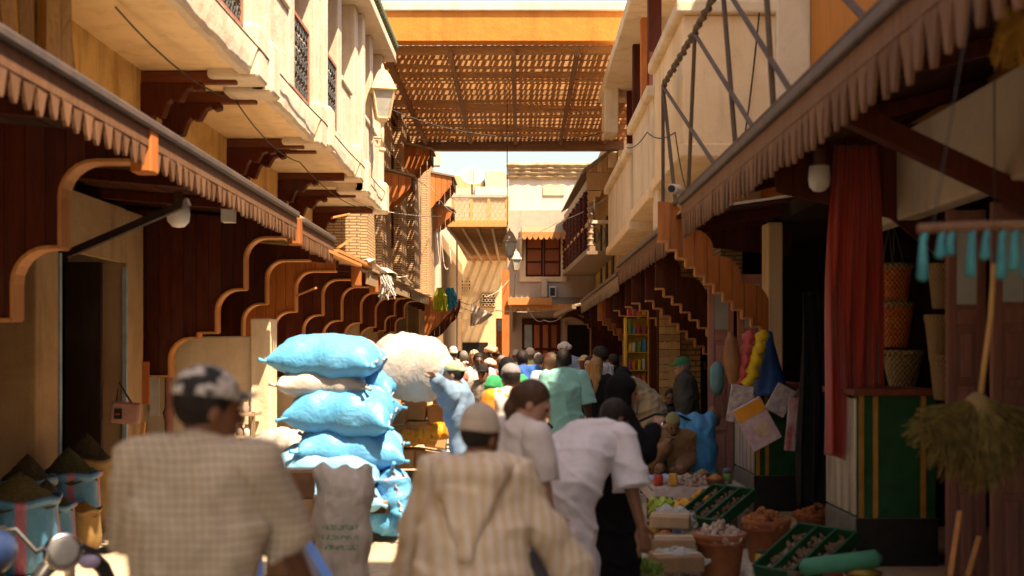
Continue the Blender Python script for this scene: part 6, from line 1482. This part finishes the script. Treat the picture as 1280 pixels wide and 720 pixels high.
    if face:
        for sg in (-1, 1):
            c = S_(hc+hr*sg*.031+hf*.086-hu*.003); mb = MB(); mb.ell((0,0,0), (.013*s,.010*s,.0095*s), 8, 6); mb.v = [tuple(Rh@np.array(p)+c) for p in mb.v]
            me = mb.mesh('eye', EYE, smooth=True); link('eye', me, root)
    # ---- clothes
    for w in wear:
        kind, m = w[0], w[1]; o = w[2] if len(w) > 2 else {}
        Fd = Field(); inf = o.get('inf', .022); rs = o.get('res', res*1.05); sd = o.get('seed', (hash(label) % 50)/7.0 if False else len(label)*.37)
        if kind in ('shirt', 'longshirt', 'robe'):
            hem = o.get('hem', -.12 if kind != 'robe' else 0)
            wd = o.get('wide', 1.0)
            ell(Fd, H+u*.34, (.155*fat*wd+inf, .105*fat*wd+inf, .20+inf), Rt); cone(Fd, H+u*.38, H+u*(min(0,hem)-.05 if kind != 'robe' else .05), .145*fat*wd+inf, (.150+.02*wd)*fat*wd+inf, .07, f, .74)
            cone(Fd, J['ls']*.82+J['rs']*.18, J['rs']*.82+J['ls']*.18, .062+inf, .062+inf, .05)
            if kind == 'robe':
                z1 = o.get('floor', .10); rb = o.get('flare', .27); off = np.array(o.get('drift', (0,0,0)))
                cone(Fd, H+u*.12, np.array([H[0],H[1],z1+.12])+off, .16*fat+inf, rb, .12, np.array([0,1.0,0]), .82); Fd.cut(S_((0,0,z1)), (0,0,-1))
            else: Fd.cut(S_(H+u*hem), -u)
            cone(Fd, H+u*.52, nk+hu*.008, .085, .062+o.get('collar',0), .03)
            sl = o.get('sleeve', 'short')
            for a, e, w_ in (('rs','re','rw'), ('ls','le','lw')):
                if sl == 'short':
                    t_ = o.get('slen', .78); en = J[a]+(J[e]-J[a])*t_; ax_ = nrm(J[e]-J[a])
                    F2 = Field(); cone(F2, J[a], J[a]+(J[e]-J[a])*(t_+.06), .058+inf, .056+inf*1.5, .05); F2.cut(S_(en), ax_); Fd.ops.append(('sub', F2))
                elif sl == 'long':
                    cone(Fd, J[a], J[e], .058+inf, .047+inf*1.1, .05); en = J[e]+(J[w_]-J[e])*.97; cone(Fd, J[e], en, .045+inf*1.1, o.get('cuff',.036)+inf*.8, .04)
            # short sleeves are separate cut volumes merged below
            if o.get('hood'):
                Hd = Field(); pt = H+u*.13-f*.20; top = H+u*.50-f*.12
                for sg in (-1, 1):
                    cone(Hd, top+r*sg*.16+u*.03+f*.06, top+r*sg*.10-f*.07-u*.03, .050, .050, .03); cone(Hd, top+r*sg*.12-f*.05, pt, .052, .026, .03); cone(Hd, top+r*sg*.16+u*.03+f*.06, H+u*.57+r*sg*.085+f*.03, .045, .03, .03)
                cone(Hd, top+r*.09-f*.07-u*.02, top-r*.09-f*.07-u*.02, .055, .055, .02); ell(Hd, H+u*.36-f*.175, (.10,.05,.12), Rt, .03); Hd.sub(S_(top+u*.05-f*.01), np.array((.115,.075,.06))*s, Rt); Hd.fold(.005*s, 30, 2.0); Hd.ridge(.010*s, 22, 1.0); put('hood', Hd, rs, m, root)
            subs = [q for q in Fd.ops if q[0] == 'sub']; Fd.ops = [q for q in Fd.ops if q[0] != 'sub']
            if o.get('hood') == 9:
                # folded hood lying on the back
                c0 = H+u*.50-f*.10; cone(Fd, c0+r*.13, c0-r*.13, .06, .06, .04); cone(Fd, c0+r*.15-f*.03, H+u*.14-f*.20, .055, .022, .02); cone(Fd, c0-r*.15-f*.03, H+u*.14-f*.20, .055, .022, .02); ell(Fd, H+u*.40-f*.17, (.125,.06,.13), Rt, .03); cone(Fd, c0+r*.10-f*.06, c0-r*.10-f*.06, .055, .055, .02)
                cone(Fd, c0+r*.12, H+u*.56+r*.075+f*.02, .05, .035, .04); cone(Fd, c0-r*.12, H+u*.56-r*.075+f*.02, .05, .035, .04)
            Fd.fold(o.get('fold', .006)*1.5*s, o.get('freq', 24), sd); Fd.fold(.0025*s, 55, sd+1); Fd.ridge(o.get('crease', .011)*s, o.get('cf', 15), sd)
            main = put(o.get('name', 'robe' if kind == 'robe' else 'shirt'), Fd, rs, m, root)
            for q in subs: q[1].fold(.004*s, 30, sd); q[1].ridge(.010*s, 17, sd+2); put('sleeve', q[1], rs, o.get('smat', m), main)
        elif kind == 'trousers':
            ell(Fd, H-np.array([0,0,.03]), (.165*fat+.01,.12*fat+.01,.13), Rt, .04)
            for a, kn, an in (('hr','rk','ra'), ('hl','lk','la')): cone(Fd, J[a], J[kn], .092, .072, .05); cone(Fd, J[kn], J[an]+np.array([0,0,.01]), .070, .058, .04)
            Fd.cut(S_(H+u*.10), u); Fd.fold(.005*s, 26, sd); Fd.ridge(.010*s, 16, sd); put('trousers', Fd, rs, m, root)
        elif kind == 'scarf':
            ell(Fd, hc+hu*.025-hf*.014, (.093,.112,.112), Rh, .03); cone(Fd, hc-hf*.03, nk-u*.02-f*.01, .085, .10, .06); cone(Fd, nk, H+u*.42, .10, o.get('w',.17), .06, f, .75)
            Fd.sub(S_(hc+hf*.10-hu*.018), np.array((.060,.085,.088))*s, Rh); Fd.fold(.004*s, 34, sd); put('headscarf', Fd, rs, m, root)
        elif kind == 'band':
            e = J['rw']+(J['re']-J['rw'])*.12; cone(Fd, e, e+nrm(J['re']-J['rw'])*.02, .040, .040, .01); put('bracelet', Fd, min(rs,.01), m, root)
        elif kind == 'shoes':
            for an in ('ra','la'): ell(Fd, J[an]+np.array([0,.06,-.045]), (.048,.13,.042), None, .02)
            Fd.cut((0,0,.004), (0,0,-1)); put('shoes', Fd, min(rs,.02), m, root)
        elif kind == 'panel':   # coloured yoke over the shoulders
            cone(Fd, J['ls']*.80+J['rs']*.20, J['rs']*.80+J['ls']*.20, .090, .090, .05); ell(Fd, H+u*.46, (.17,.125,.07), Rt, .05); cone(Fd, H+u*.5, nk+hu*.01, .09, .07, .03); put('yoke', Fd, rs, m, root)
    # ---- hair, beard, hats
    if hair:
        st, m = hair; Fd = Field(); hs = min(res, .014)
        if st in ('short', 'curly', 'bald'):
            g = {'short': .006, 'curly': .022, 'bald': .003}[st]; ell(Fd, hc+hu*.027-hf*.014, (.077+g,.097+g,.094+g), Rh, .02)
            Fd.cut(S_(hc+hf*.052+hu*.035), nrm(hf*.80-hu*.60)); Fd.cut(S_(hc-hu*.075), -hu)
            if st == 'curly': Fd.fold(.006*s, 120, 1)
        elif st in ('pony', 'long', 'bun'):
            ell(Fd, hc+hu*.030-hf*.016, (.085,.104,.101), Rh, .02); Fd.cut(S_(hc+hf*.060+hu*.045), nrm(hf*.78-hu*.62))
            if st == 'pony':
                b0 = hc-hf*.105+hu*.02; ell(Fd, b0, (.03,.03,.03), Rh, .02); zz_ = np.array([0,0,1.0]); cone(Fd, b0, b0-hf*.035-zz_*.10, .030, .036, .02); cone(Fd, b0-hf*.035-zz_*.10, b0-hf*.03-zz_*.28, .034, .012, .02)
            elif st == 'bun': ell(Fd, hc-hf*.11+hu*.03, (.045,.04,.045), Rh, .02)
            else:
                for q in (-.06, 0, .06): cone(Fd, hc+hr*q*.9-hf*.06, hc+hr*q*1.4-hf*.08-u*.18, .05, .055, .04); cone(Fd, hc+hr*q*1.4-hf*.08-u*.18, H+u*.36+r*q*1.2-f*.12, .055, .03, .04)
        put('hair', Fd, hs, m, root)
    if beard:
        Fd = Field(); ell(Fd, hc-hu*.085+hf*.05, (.046,.046,.040), Rh, .02); cone(Fd, hc-hu*.06+hr*.058+hf*.01, hc-hu*.09+hf*.06, .016, .022, .02); cone(Fd, hc-hu*.06-hr*.058+hf*.01, hc-hu*.09+hf*.06, .016, .022, .02); ell(Fd, hc+hf*.098-hu*.050, (.028,.010,.007), Rh, .01); put('beard', Fd, min(res,.012), beard, root)
    if hat:
        st, m = hat[:2]; Fd = Field(); hs = min(res, .012)
        if st == 'kufi':
            cone(Fd, hc+hu*.045-hf*.014, hc+hu*.075-hf*.018, .088, .080, .02, hf, 1.22); Fd.cut(S_(hc+hu*.015-hf*.0), nrm(-hu+hf*.1))
        elif st == 'beanie': ell(Fd, hc+hu*.035-hf*.014, (.086,.106,.104), Rh, .02); Fd.cut(S_(hc+hu*.022), nrm(-hu+hf*.25))
        elif st == 'cap':
            ell(Fd, hc+hu*.045-hf*.012, (.086,.106,.092), Rh, .02); Fd.cut(S_(hc+hu*.035), nrm(-hu-hf*.05)); d_ = hat[2] if len(hat) > 2 else 1
            ell(Fd, hc+hu*.040+hf*.10*d_, (.066,.065,.011), Rh@rotm(0,-12*d_,0), .015)
        elif st == 'turban':
            for q in range(9):
                a = q*.698; c = hc+hu*(.055+.012*math.sin(a*2))+hr*.082*math.cos(a)+hf*(.094*math.sin(a)-.012); b = hc+hu*(.055+.012*math.sin(a*2+1.4))+hr*.082*math.cos(a+.698)+hf*(.094*math.sin(a+.698)-.012); cone(Fd, c, b, .036, .036, .015)
            ell(Fd, hc+hu*.075-hf*.012, (.075,.09,.07), Rh, .03); Fd.fold(.004*s, 60, 1)
        elif st == 'sunhat': ell(Fd, hc+hu*.06-hf*.012, (.086,.104,.085), Rh, .02); Fd.cut(S_(hc+hu*.05), -hu); ell(Fd, hc+hu*.052, (.16,.17,.012), Rh, .02)
        put({'kufi':'skullcap','beanie':'knit_cap','cap':'cap','turban':'turban','sunhat':'sun_hat'}[st], Fd, hs, m, root)
    return root
# ---- patterned cloths
def pattern(name, base, dark, fx, fz, wx, wz, mult=True, kind='check'):
    m, t, b = nodes(name); v = coords(t); sx = NN(t, 'ShaderNodeSeparateXYZ'); t.links.new(v, sx.inputs[0])
    nz = math_(t, 'MULTIPLY', math_(t, 'SUBTRACT', noise(t, v, 5, 3), .5), .03)
    def line(o, fr, w_): return math_(t, 'LESS_THAN', math_(t, 'FRACT', math_(t, 'MULTIPLY', math_(t, 'ADD', o, nz), fr)), w_)
    if kind == 'check':
        a = line(math_(t, 'ADD', sx.outputs[0], math_(t, 'MULTIPLY', sx.outputs[1], .6)), fx, wx); c = line(sx.outputs[2], fz, wz); fac = math_(t, 'MULTIPLY', math_(t, 'ADD', a, c), .5)
    else:
        fac = math_(t, 'MULTIPLY_ADD', math_(t, 'SINE', math_(t, 'MULTIPLY', math_(t, 'ADD', math_(t, 'ADD', sx.outputs[0], math_(t, 'MULTIPLY', sx.outputs[1], .5)), nz), fx)), .5, .5)
    col = mixc(t, fac, base, dark); col = mixc(t, math_(t, 'MULTIPLY', ramp(t, noise(t, v, 4, 6), .4, .7), .3), col, tuple(x*.7 for x in dark))
    t.links.new(col, b.inputs['Base Color']); b.inputs['Roughness'].default_value = .88; b.inputs['Specular IOR Level'].default_value = .2
    bump(t, b, math_(t, 'ADD', noise(t, v, 12, 5), math_(t, 'MULTIPLY', noise(t, v, 160, 2), .3)), .35, .012); MATS[name] = m; return m
CHECK = pattern('cloth_check', (.54,.47,.37), (.28,.235,.175), 40, 40, .36, .36)
STRIPE = pattern('cloth_stripe', (.70,.61,.51), (.62,.48,.31), 125, 1, 0, 0, kind='stripe')
NEAR = .0085
# 1 checked shirt
CAPM = M('cap_pattern', (.52,.50,.47), (.02,.02,.02), 16, .8, .2, vary=0, lo=.47, hi=.53)
person('man in a beige checked shirt and black-and-white cap seen from behind', X(240,3.4), 3.4, -4, 1.72, 'brown', lean=6, head=(-46,4,0), rpole=(.12,-1,-.2), lpole=(-.12,-1,-.2), rh=(.30,.36,.92), lh=(-.26,.34,.95), wear=(('shirt', CHECK, {'inf':.03,'wide':.98,'slen':.95,'fold':.007,'freq':17,'hem':-.14,'collar':.012}), ('trousers', cloth('navy', (.03,.035,.05)))), hair=('short', HAIRB), hat=('cap', CAPM), res=NEAR, fat=1.08)
# 2 djellaba
person('man in a striped cream hooded djellaba and grey skullcap', X(590,4.5), 4.4, -6, 1.56, 'brown', lean=16, head=(-28,8,0), rh=(.46,.34,.86), lh=(-.36,.34,.86), wear=(('robe', STRIPE, {'sleeve':'long','inf':.034,'wide':1.02,'hood':True,'fold':.008,'freq':15,'cuff':.07,'flare':.28}), ), hair=('short', HAIRB), hat=('kufi', cloth('kufi', (.52,.44,.36))), res=NEAR, fat=1.08)
# 3 ponytail woman
person('woman with brown ponytail in a light grey tee looking down', X(640,5.75), 5.75, -62, 1.64, 'fair', lean=6, head=(-26,24,0), rh=(.20,.16,.86), lh=(-.16,.30,.98), wear=(('shirt', cloth('greytee', (.66,.61,.59)), {'inf':.022,'fold':.005,'slen':.85}), ('trousers', cloth('grey_dark', (.10,.10,.11)))), hair=('pony', HAIRBR), res=NEAR)
# 4 bending man
person('man in a pale lilac tunic bending to reach the goods', X(694,6.7), 6.7, -42, 1.76, 'brown', lean=55, head=(-10,34,0), rh=(X(806,6.75), 6.75, Z(676,6.75)), lh=(X(690,7.1), 7.15, .80), world_hands=True, wear=(('robe', cloth('lilac', (.70,.66,.69)), {'sleeve':'short','slen':1.05,'inf':.035,'wide':1.1,'floor':.30,'flare':.24,'fold':.008,'freq':15}), ('trousers', cloth('lilac2', (.42,.40,.45)))), hair=('short', HAIRB), res=NEAR, rf=(.12,.10,.08), lf=(-.12,-.10,.08))
# 5 black abaya
person('woman in a black abaya and headscarf raising a hand to her face', X(766,7.6), 7.6, -78, 1.62, 'tan', lean=4, head=(-8,8,0), rh=(.08,.29,1.34), lh=(-.25,.1,.85), wear=(('robe', cloth('black', (.010,.009,.011), (.006,.006,.007)), {'sleeve':'long','inf':.022,'cuff':.04,'flare':.25,'floor':.03,'fold':.008,'freq':16}), ('scarf', cloth('black2', (.009,.008,.009)), {'w':.19}), ('band', M('band_green', (.02,.30,.08), None, 5, .4, 0))), res=NEAR, rpole=(.6,-.3,-1))
# 6 teal shirt
person('tall man in a teal short-sleeved shirt walking away', X(705,12.2), 12.2, 3, 1.80, 'dark', head=(0,2,0), rh=(.31,.10,.80), lh=(-.29,.02,.80), wear=(('shirt', cloth('teal', (.19,.43,.40), (.15,.37,.35)), {'inf':.028,'wide':1.0,'hem':-.20,'slen':.95,'fold':.008,'freq':15}), ('trousers', cloth('black3', (.02,.02,.022))), ('shoes', SHOE)), hair=('short', HAIRB), res=.011, rf=(.10,.16,.08), lf=(-.10,-.14,.10))
# 7 porter in denim
person('man in a pale denim jacket and green cap steadying the white sack', X(582,10.8), 10.8, 78, 1.68, 'tan', lean=10, head=(0,-2,0), rh=(X(545,10.65), 10.6, Z(474,10.65)), lh=(X(556,11.1), 11.1, Z(462,11.1)), world_hands=True, wear=(('shirt', cloth('denim', (.15,.25,.37), (.11,.19,.30)), {'sleeve':'long','inf':.032,'fold':.009,'freq':18,'hem':-.22,'wide':1.05}), ('trousers', cloth('denim2', (.10,.20,.32))), ('shoes', SHOE)), hair=('short', HAIRB), hat=('cap', cloth('capgreen', (.36,.42,.26)), -1), res=.012, rpole=(.2,-.2,-1), lpole=(-.2,-.2,-1), hands=True)
# 8 orange shirt
JERS = cloth('jersey_white', (.58,.54,.49))
person('man in an orange and white jersey and grey cap walking away', X(641,9.3), 9.3, 8, 1.67, 'brown', lean=8, head=(6,6,0), wear=(('shirt', JERS, {'inf':.03,'fold':.006,'smat':cloth('jersey_orange', (.75,.25,.02))}), ('panel', cloth('jersey_orange', (.75,.25,.02))), ('trousers', cloth('khaki', (.22,.16,.10)))), hair=('short', HAIRB), hat=('cap', cloth('capgrey', (.24,.22,.235)), 1), res=.012)
# 9 seated man
st = E('wooden_stool', 'low wooden stool under the seated man in brown', 'stool', (X(838,12.6)+.02, 12.72, 0)); x_, y_ = X(838,12.6)+.02, 12.75
MB().box(x_-.18, x_+.18, y_-.16, y_+.16, .20, .24).build('seat', WOODG, st)
for a_ in (-.14,.14):
    for b_ in (-.12,.12): MB().box(x_+a_-.02, x_+a_+.02, y_+b_-.02, y_+b_+.02, 0, .20).build('leg', WOODG, st)
person('seated man in a brown jacket and knit cap resting chin on hand', X(843,12.6), 12.7, 168, 1.68, 'brown', lean=16, hipz=.36, head=(14,26,0), rh=(.03,.36,.78), lh=(-.10,.36,.52), rf=(.16,.42,.08), lf=(-.16,.38,.08), wear=(('shirt', cloth('brownj', (.20,.105,.045), (.15,.075,.03)), {'sleeve':'long','inf':.035,'fold':.008,'freq':17,'hem':-.08,'wide':1.05}), ('trousers', cloth('brown2', (.14,.085,.045))), ('shoes', SHOE)), hat=('beanie', cloth('beanie', (.22,.20,.085))), beard=HAIRB, res=.012, hands=True, rpole=(.5,-.1,-1))
# 10..15 right group
person('man in a dark jacket and green cap standing by the motorbike', X(860,14.0), 14.0, 82, 1.70, 'tan', lean=4, head=(2,8,0), wear=(('shirt', cloth('charcoal', (.055,.055,.05)), {'sleeve':'long','inf':.04,'fold':.006}), ('trousers', cloth('black3', (.02,.02,.022)))), hair=('short', HAIRG), hat=('cap', cloth('green', (.02,.16,.06))), beard=HAIRG, res=.014)
person('man in a beige coat and black cap bowing over the motorbike', X(820,14.8), 14.8, 78, 1.72, 'brown', lean=38, head=(0,34,0), rh=(.2,.55,.95), lh=(-.2,.55,.95), wear=(('robe', cloth('beigecoat', (.42,.30,.17)), {'sleeve':'long','inf':.045,'fold':.008,'floor':.35}), ), hair=('short', HAIRB), hat=('cap', cloth('black3', (.02,.02,.022))), res=.014)
person('bearded man in dark clothes sitting low behind the motorbike', X(838,15.6), 15.6, 165, 1.68, 'brown', hipz=.50, head=(10,4,0), rf=(.15,.40,.08), lf=(-.15,.40,.08), wear=(('shirt', cloth('charcoal2', (.04,.04,.045)), {'sleeve':'long'}), ('trousers', cloth('black3', (.02,.02,.022)))), hair=('short', HAIRB), beard=HAIRB, res=.015)
o = MB().box(X(838,15.6)-.2, X(838,15.6)+.2, 15.5, 15.85, 0, .38).build('wooden_box', WOODG); tag(o, 'wooden box used as a seat behind the motorbike', 'box')
person('woman with long blond hair in a black tee facing the stall', X(744,14.6), 14.6, -35, 1.70, 'fair', head=(-10,6,0), rh=(.16,.22,1.0), wear=(('shirt', cloth('black', (.010,.009,.011)), {'slen':.7}), ('trousers', cloth('grey3', (.25,.24,.24)))), hair=('long', HAIRBL), res=.014)
person('woman with long dark hair smiling toward the viewer near the stall', X(737,17.0), 17.0, 155, 1.70, 'fair', head=(6,0,0), wear=(('shirt', cloth('dusk', (.06,.05,.06)), {}), ('trousers', cloth('black3', (.02,.02,.022)))), hair=('long', HAIRB), res=.015)
person('person in a straw sun hat behind the dark-haired woman', X(731,18.4), 18.4, 150, 1.70, 'brown', wear=(('shirt', cloth('rust', (.22,.09,.05)), {}), ('trousers', cloth('brown2', (.14,.085,.045)))), hat=('sunhat', cloth('straw', (.50,.36,.18))), res=.017)
person('man with tall black curls in a white shirt and open dark vest', X(753,16.2), 16.2, 62, 1.84, 'tan', head=(10,10,0), wear=(('shirt', cloth('white', (.60,.58,.60)), {}), ('trousers', cloth('black3', (.02,.02,.022)))), hair=('curly', HAIRB), res=.015)
# 16.. crowd, in depth order
CG = 'people crowding the street'
crowd = [
 ('dark-skinned man in a pale grey tee walking toward the viewer', 598, 17.0, 178, 1.76, 'dark', ('shirt', cloth('palegrey', (.46,.46,.47)), {}), ('short', HAIRB), None, None),
 ('man in a wide black cap and patterned grey shirt coming forward', 605, 15.0, 172, 1.60, 'brown', ('shirt', M('cl_camo', (.24,.20,.16), (.08,.07,.06), 14, .85, .3, vary=0), {}), ('short', HAIRB), ('cap', cloth('black3', (.02,.02,.022))), None),
 ('older man with white beard in a grey shirt walking forward', 627, 18.2, 182, 1.72, 'brown', ('shirt', cloth('slate', (.16,.17,.17)), {'sleeve':'long'}), ('bald', HAIRG), None, HAIRG),
 ('woman in a bright green top and black headscarf seen from behind', 634, 13.6, 5, 1.70, 'tan', ('robe', cloth('emerald', (.015,.32,.12)), {'sleeve':'long','floor':.3}), None, 'scarf', None),
 ('man in a blue jacket with white collar seen from behind', 652, 15.2, -5, 1.80, 'dark', ('shirt', cloth('royal', (.02,.10,.36)), {'sleeve':'long','inf':.035}), ('short', HAIRB), None, None),
 ('man in a neon yellow-green shirt and cream cap in the far crowd', 663, 20.5, 10, 1.84, 'tan', ('shirt', cloth('neon', (.48,.70,.30)), {}), ('short', HAIRG), ('beanie', cloth('cream', (.66,.54,.42))), None),
 ('grey-haired person in a tan jacket walking away', 673, 18.0, 0, 1.76, 'tan', ('shirt', cloth('tanj', (.34,.21,.12)), {'sleeve':'long','inf':.035}), ('short', HAIRG), None, None),
 ('woman with loose brown hair in a pink and blue top walking away', 689, 14.0, 8, 1.76, 'fair', ('shirt', cloth('pinkblue', (.46,.36,.40), (.28,.42,.60)), {}), ('long', HAIRBR), None, None),
 ('person in a white headcovering beyond the teal shirt', 706, 20.0, 0, 1.94, 'brown', ('shirt', cloth('bluegrey', (.25,.30,.42)), {'sleeve':'long'}), None, ('turban', cloth('offwhite', (.66,.60,.55))), None),
 ('man in an orange turban and orange vest facing the viewer', 614, 20.0, 180, 1.88, 'dark', ('shirt', cloth('orange', (.70,.20,.02)), {'sleeve':'long'}), None, ('turban', cloth('orange2', (.74,.40,.24))), None),
 ('woman in a striped tan headscarf amid the crowd', 594, 19.2, 165, 1.80, 'brown', ('robe', cloth('brownrobe', (.16,.08,.05)), {'sleeve':'long'}), None, 'scarf2', None),
 ('man in a maroon shirt beside the orange turban', 612, 17.6, 180, 1.66, 'dark', ('shirt', cloth('maroon', (.14,.03,.025)), {'sleeve':'long'}), None, ('turban', cloth('pinkish', (.62,.40,.32))), None),
 ('man in a navy cap near the white sack', 566, 16.0, 30, 1.70, 'tan', ('shirt', cloth('redbrown', (.30,.10,.07)), {}), ('short', HAIRB), ('cap', cloth('navycap', (.02,.03,.08))), None),
 ('man in a light shirt far along the left shops', 567, 23.0, 10, 1.86, 'brown', ('shirt', cloth('sand', (.42,.33,.22)), {}), ('short', HAIRB), ('kufi', cloth('offwhite', (.66,.60,.55))), None),
 ('man in black and white striped clothes along the left shops', 581, 21.0, 20, 1.80, 'brown', ('shirt', pattern('cl_stripes', (.62,.60,.58), (.06,.06,.06), 110, 1, 0, 0, kind='stripe'), {'sleeve':'long'}), ('short', HAIRG), None, None),
 ('far man with dark curly hair in a brown coat', 588, 26.0, 185, 1.78, 'brown', ('shirt', cloth('coat', (.12,.06,.035)), {'sleeve':'long','inf':.04}), ('curly', HAIRBR), None, None),
 ('far woman in a red headscarf', 683, 24.0, 5, 1.74, 'tan', ('robe', cloth('plum', (.12,.05,.09)), {'sleeve':'long'}), None, 'scarf3', None),
 ('far man in a white robe and white cap', 645, 26.0, 175, 1.80, 'brown', ('robe', cloth('whiterobe', (.66,.62,.57)), {'sleeve':'long'}), ('short', HAIRB), ('kufi', cloth('offwhite', (.66,.60,.55))), None),
 ('far man in a pale blue shirt before the big door', 662, 30.0, 180, 1.80, 'tan', ('shirt', cloth('skyblue', (.30,.42,.58)), {}), ('short', HAIRB), ('cap', cloth('capred', (.45,.06,.04))), None),
 ('far person in a black coat near the doorway', 697, 27.0, 170, 1.78, 'brown', ('shirt', cloth('charcoal', (.055,.055,.05)), {'sleeve':'long','inf':.04}), ('short', HAIRB), None, None),
 ('far man in an ivory shirt and straw hat by the passage corner', 620, 32.0, 180, 1.80, 'brown', ('shirt', cloth('ivory', (.60,.53,.42)), {}), ('short', HAIRG), ('sunhat', cloth('straw', (.50,.36,.18))), None),
 ('far man in a dark red jersey under the reed roof', 576, 29.0, 15, 1.80, 'dark', ('shirt', cloth('darkred', (.25,.03,.02)), {}), ('short', HAIRB), None, None),
 ('person in black waiting by the snack shelf', 772, 17.8, 60, 1.74, 'brown', ('shirt', cloth('black', (.010,.009,.011)), {'sleeve':'long','inf':.04}), ('short', HAIRB), None, None),
 ('child in a blue patterned top beside the white-shirted man', 764, 15.4, 40, 1.30, 'tan', ('shirt', cloth('bluepat', (.10,.28,.42), (.45,.50,.55)), {}), ('short', HAIRBR), None, None),
]
rp = random.Random(3)
scm = {'scarf': cloth('blackscarf', (.012,.011,.013)), 'scarf2': pattern('cl_tanstripe', (.60,.47,.32), (.24,.12,.06), 120, 1, 0, 0, kind='stripe'), 'scarf3': cloth('redscarf', (.40,.05,.03))}
for (lab, u, d, yaw, h, sk, top, hr_, ht, bd) in crowd:
    wear = [top]
    if top[0] == 'shirt': wear.append(('trousers', [cloth('black3', (.02,.02,.022)), cloth('grey_dark', (.10,.10,.11)), cloth('denim2', (.10,.20,.32)), cloth('khaki', (.22,.16,.10))][rp.randrange(4)]))
    if isinstance(ht, str): wear.append(('scarf', scm[ht])); ht = None
    q = rp.uniform(-.2,.2)
    person(lab, X(u, d), d, yaw, h, sk, lean=rp.uniform(0,6), head=(rp.uniform(-12,12), rp.uniform(-2,10), 0), rh=(.26,.10+q,.82), lh=(-.26,.10-q,.82), rf=(.10,-q*.9,.08), lf=(-.10,q*.9,.08), wear=wear, hair=hr_, hat=ht, beard=bd, res=.016 if d < 17 else .021, group=CG)
# paper sheet held out by the man in the jersey
o = MB().obox(P(672,525,8.9), (.08,.06,.004), Euler((.9,.2,.4)).to_matrix()).build('paper_sheet', M('paper', (.5,.48,.45))); tag(o, 'white paper sheet held before the ponytail woman', 'paper')
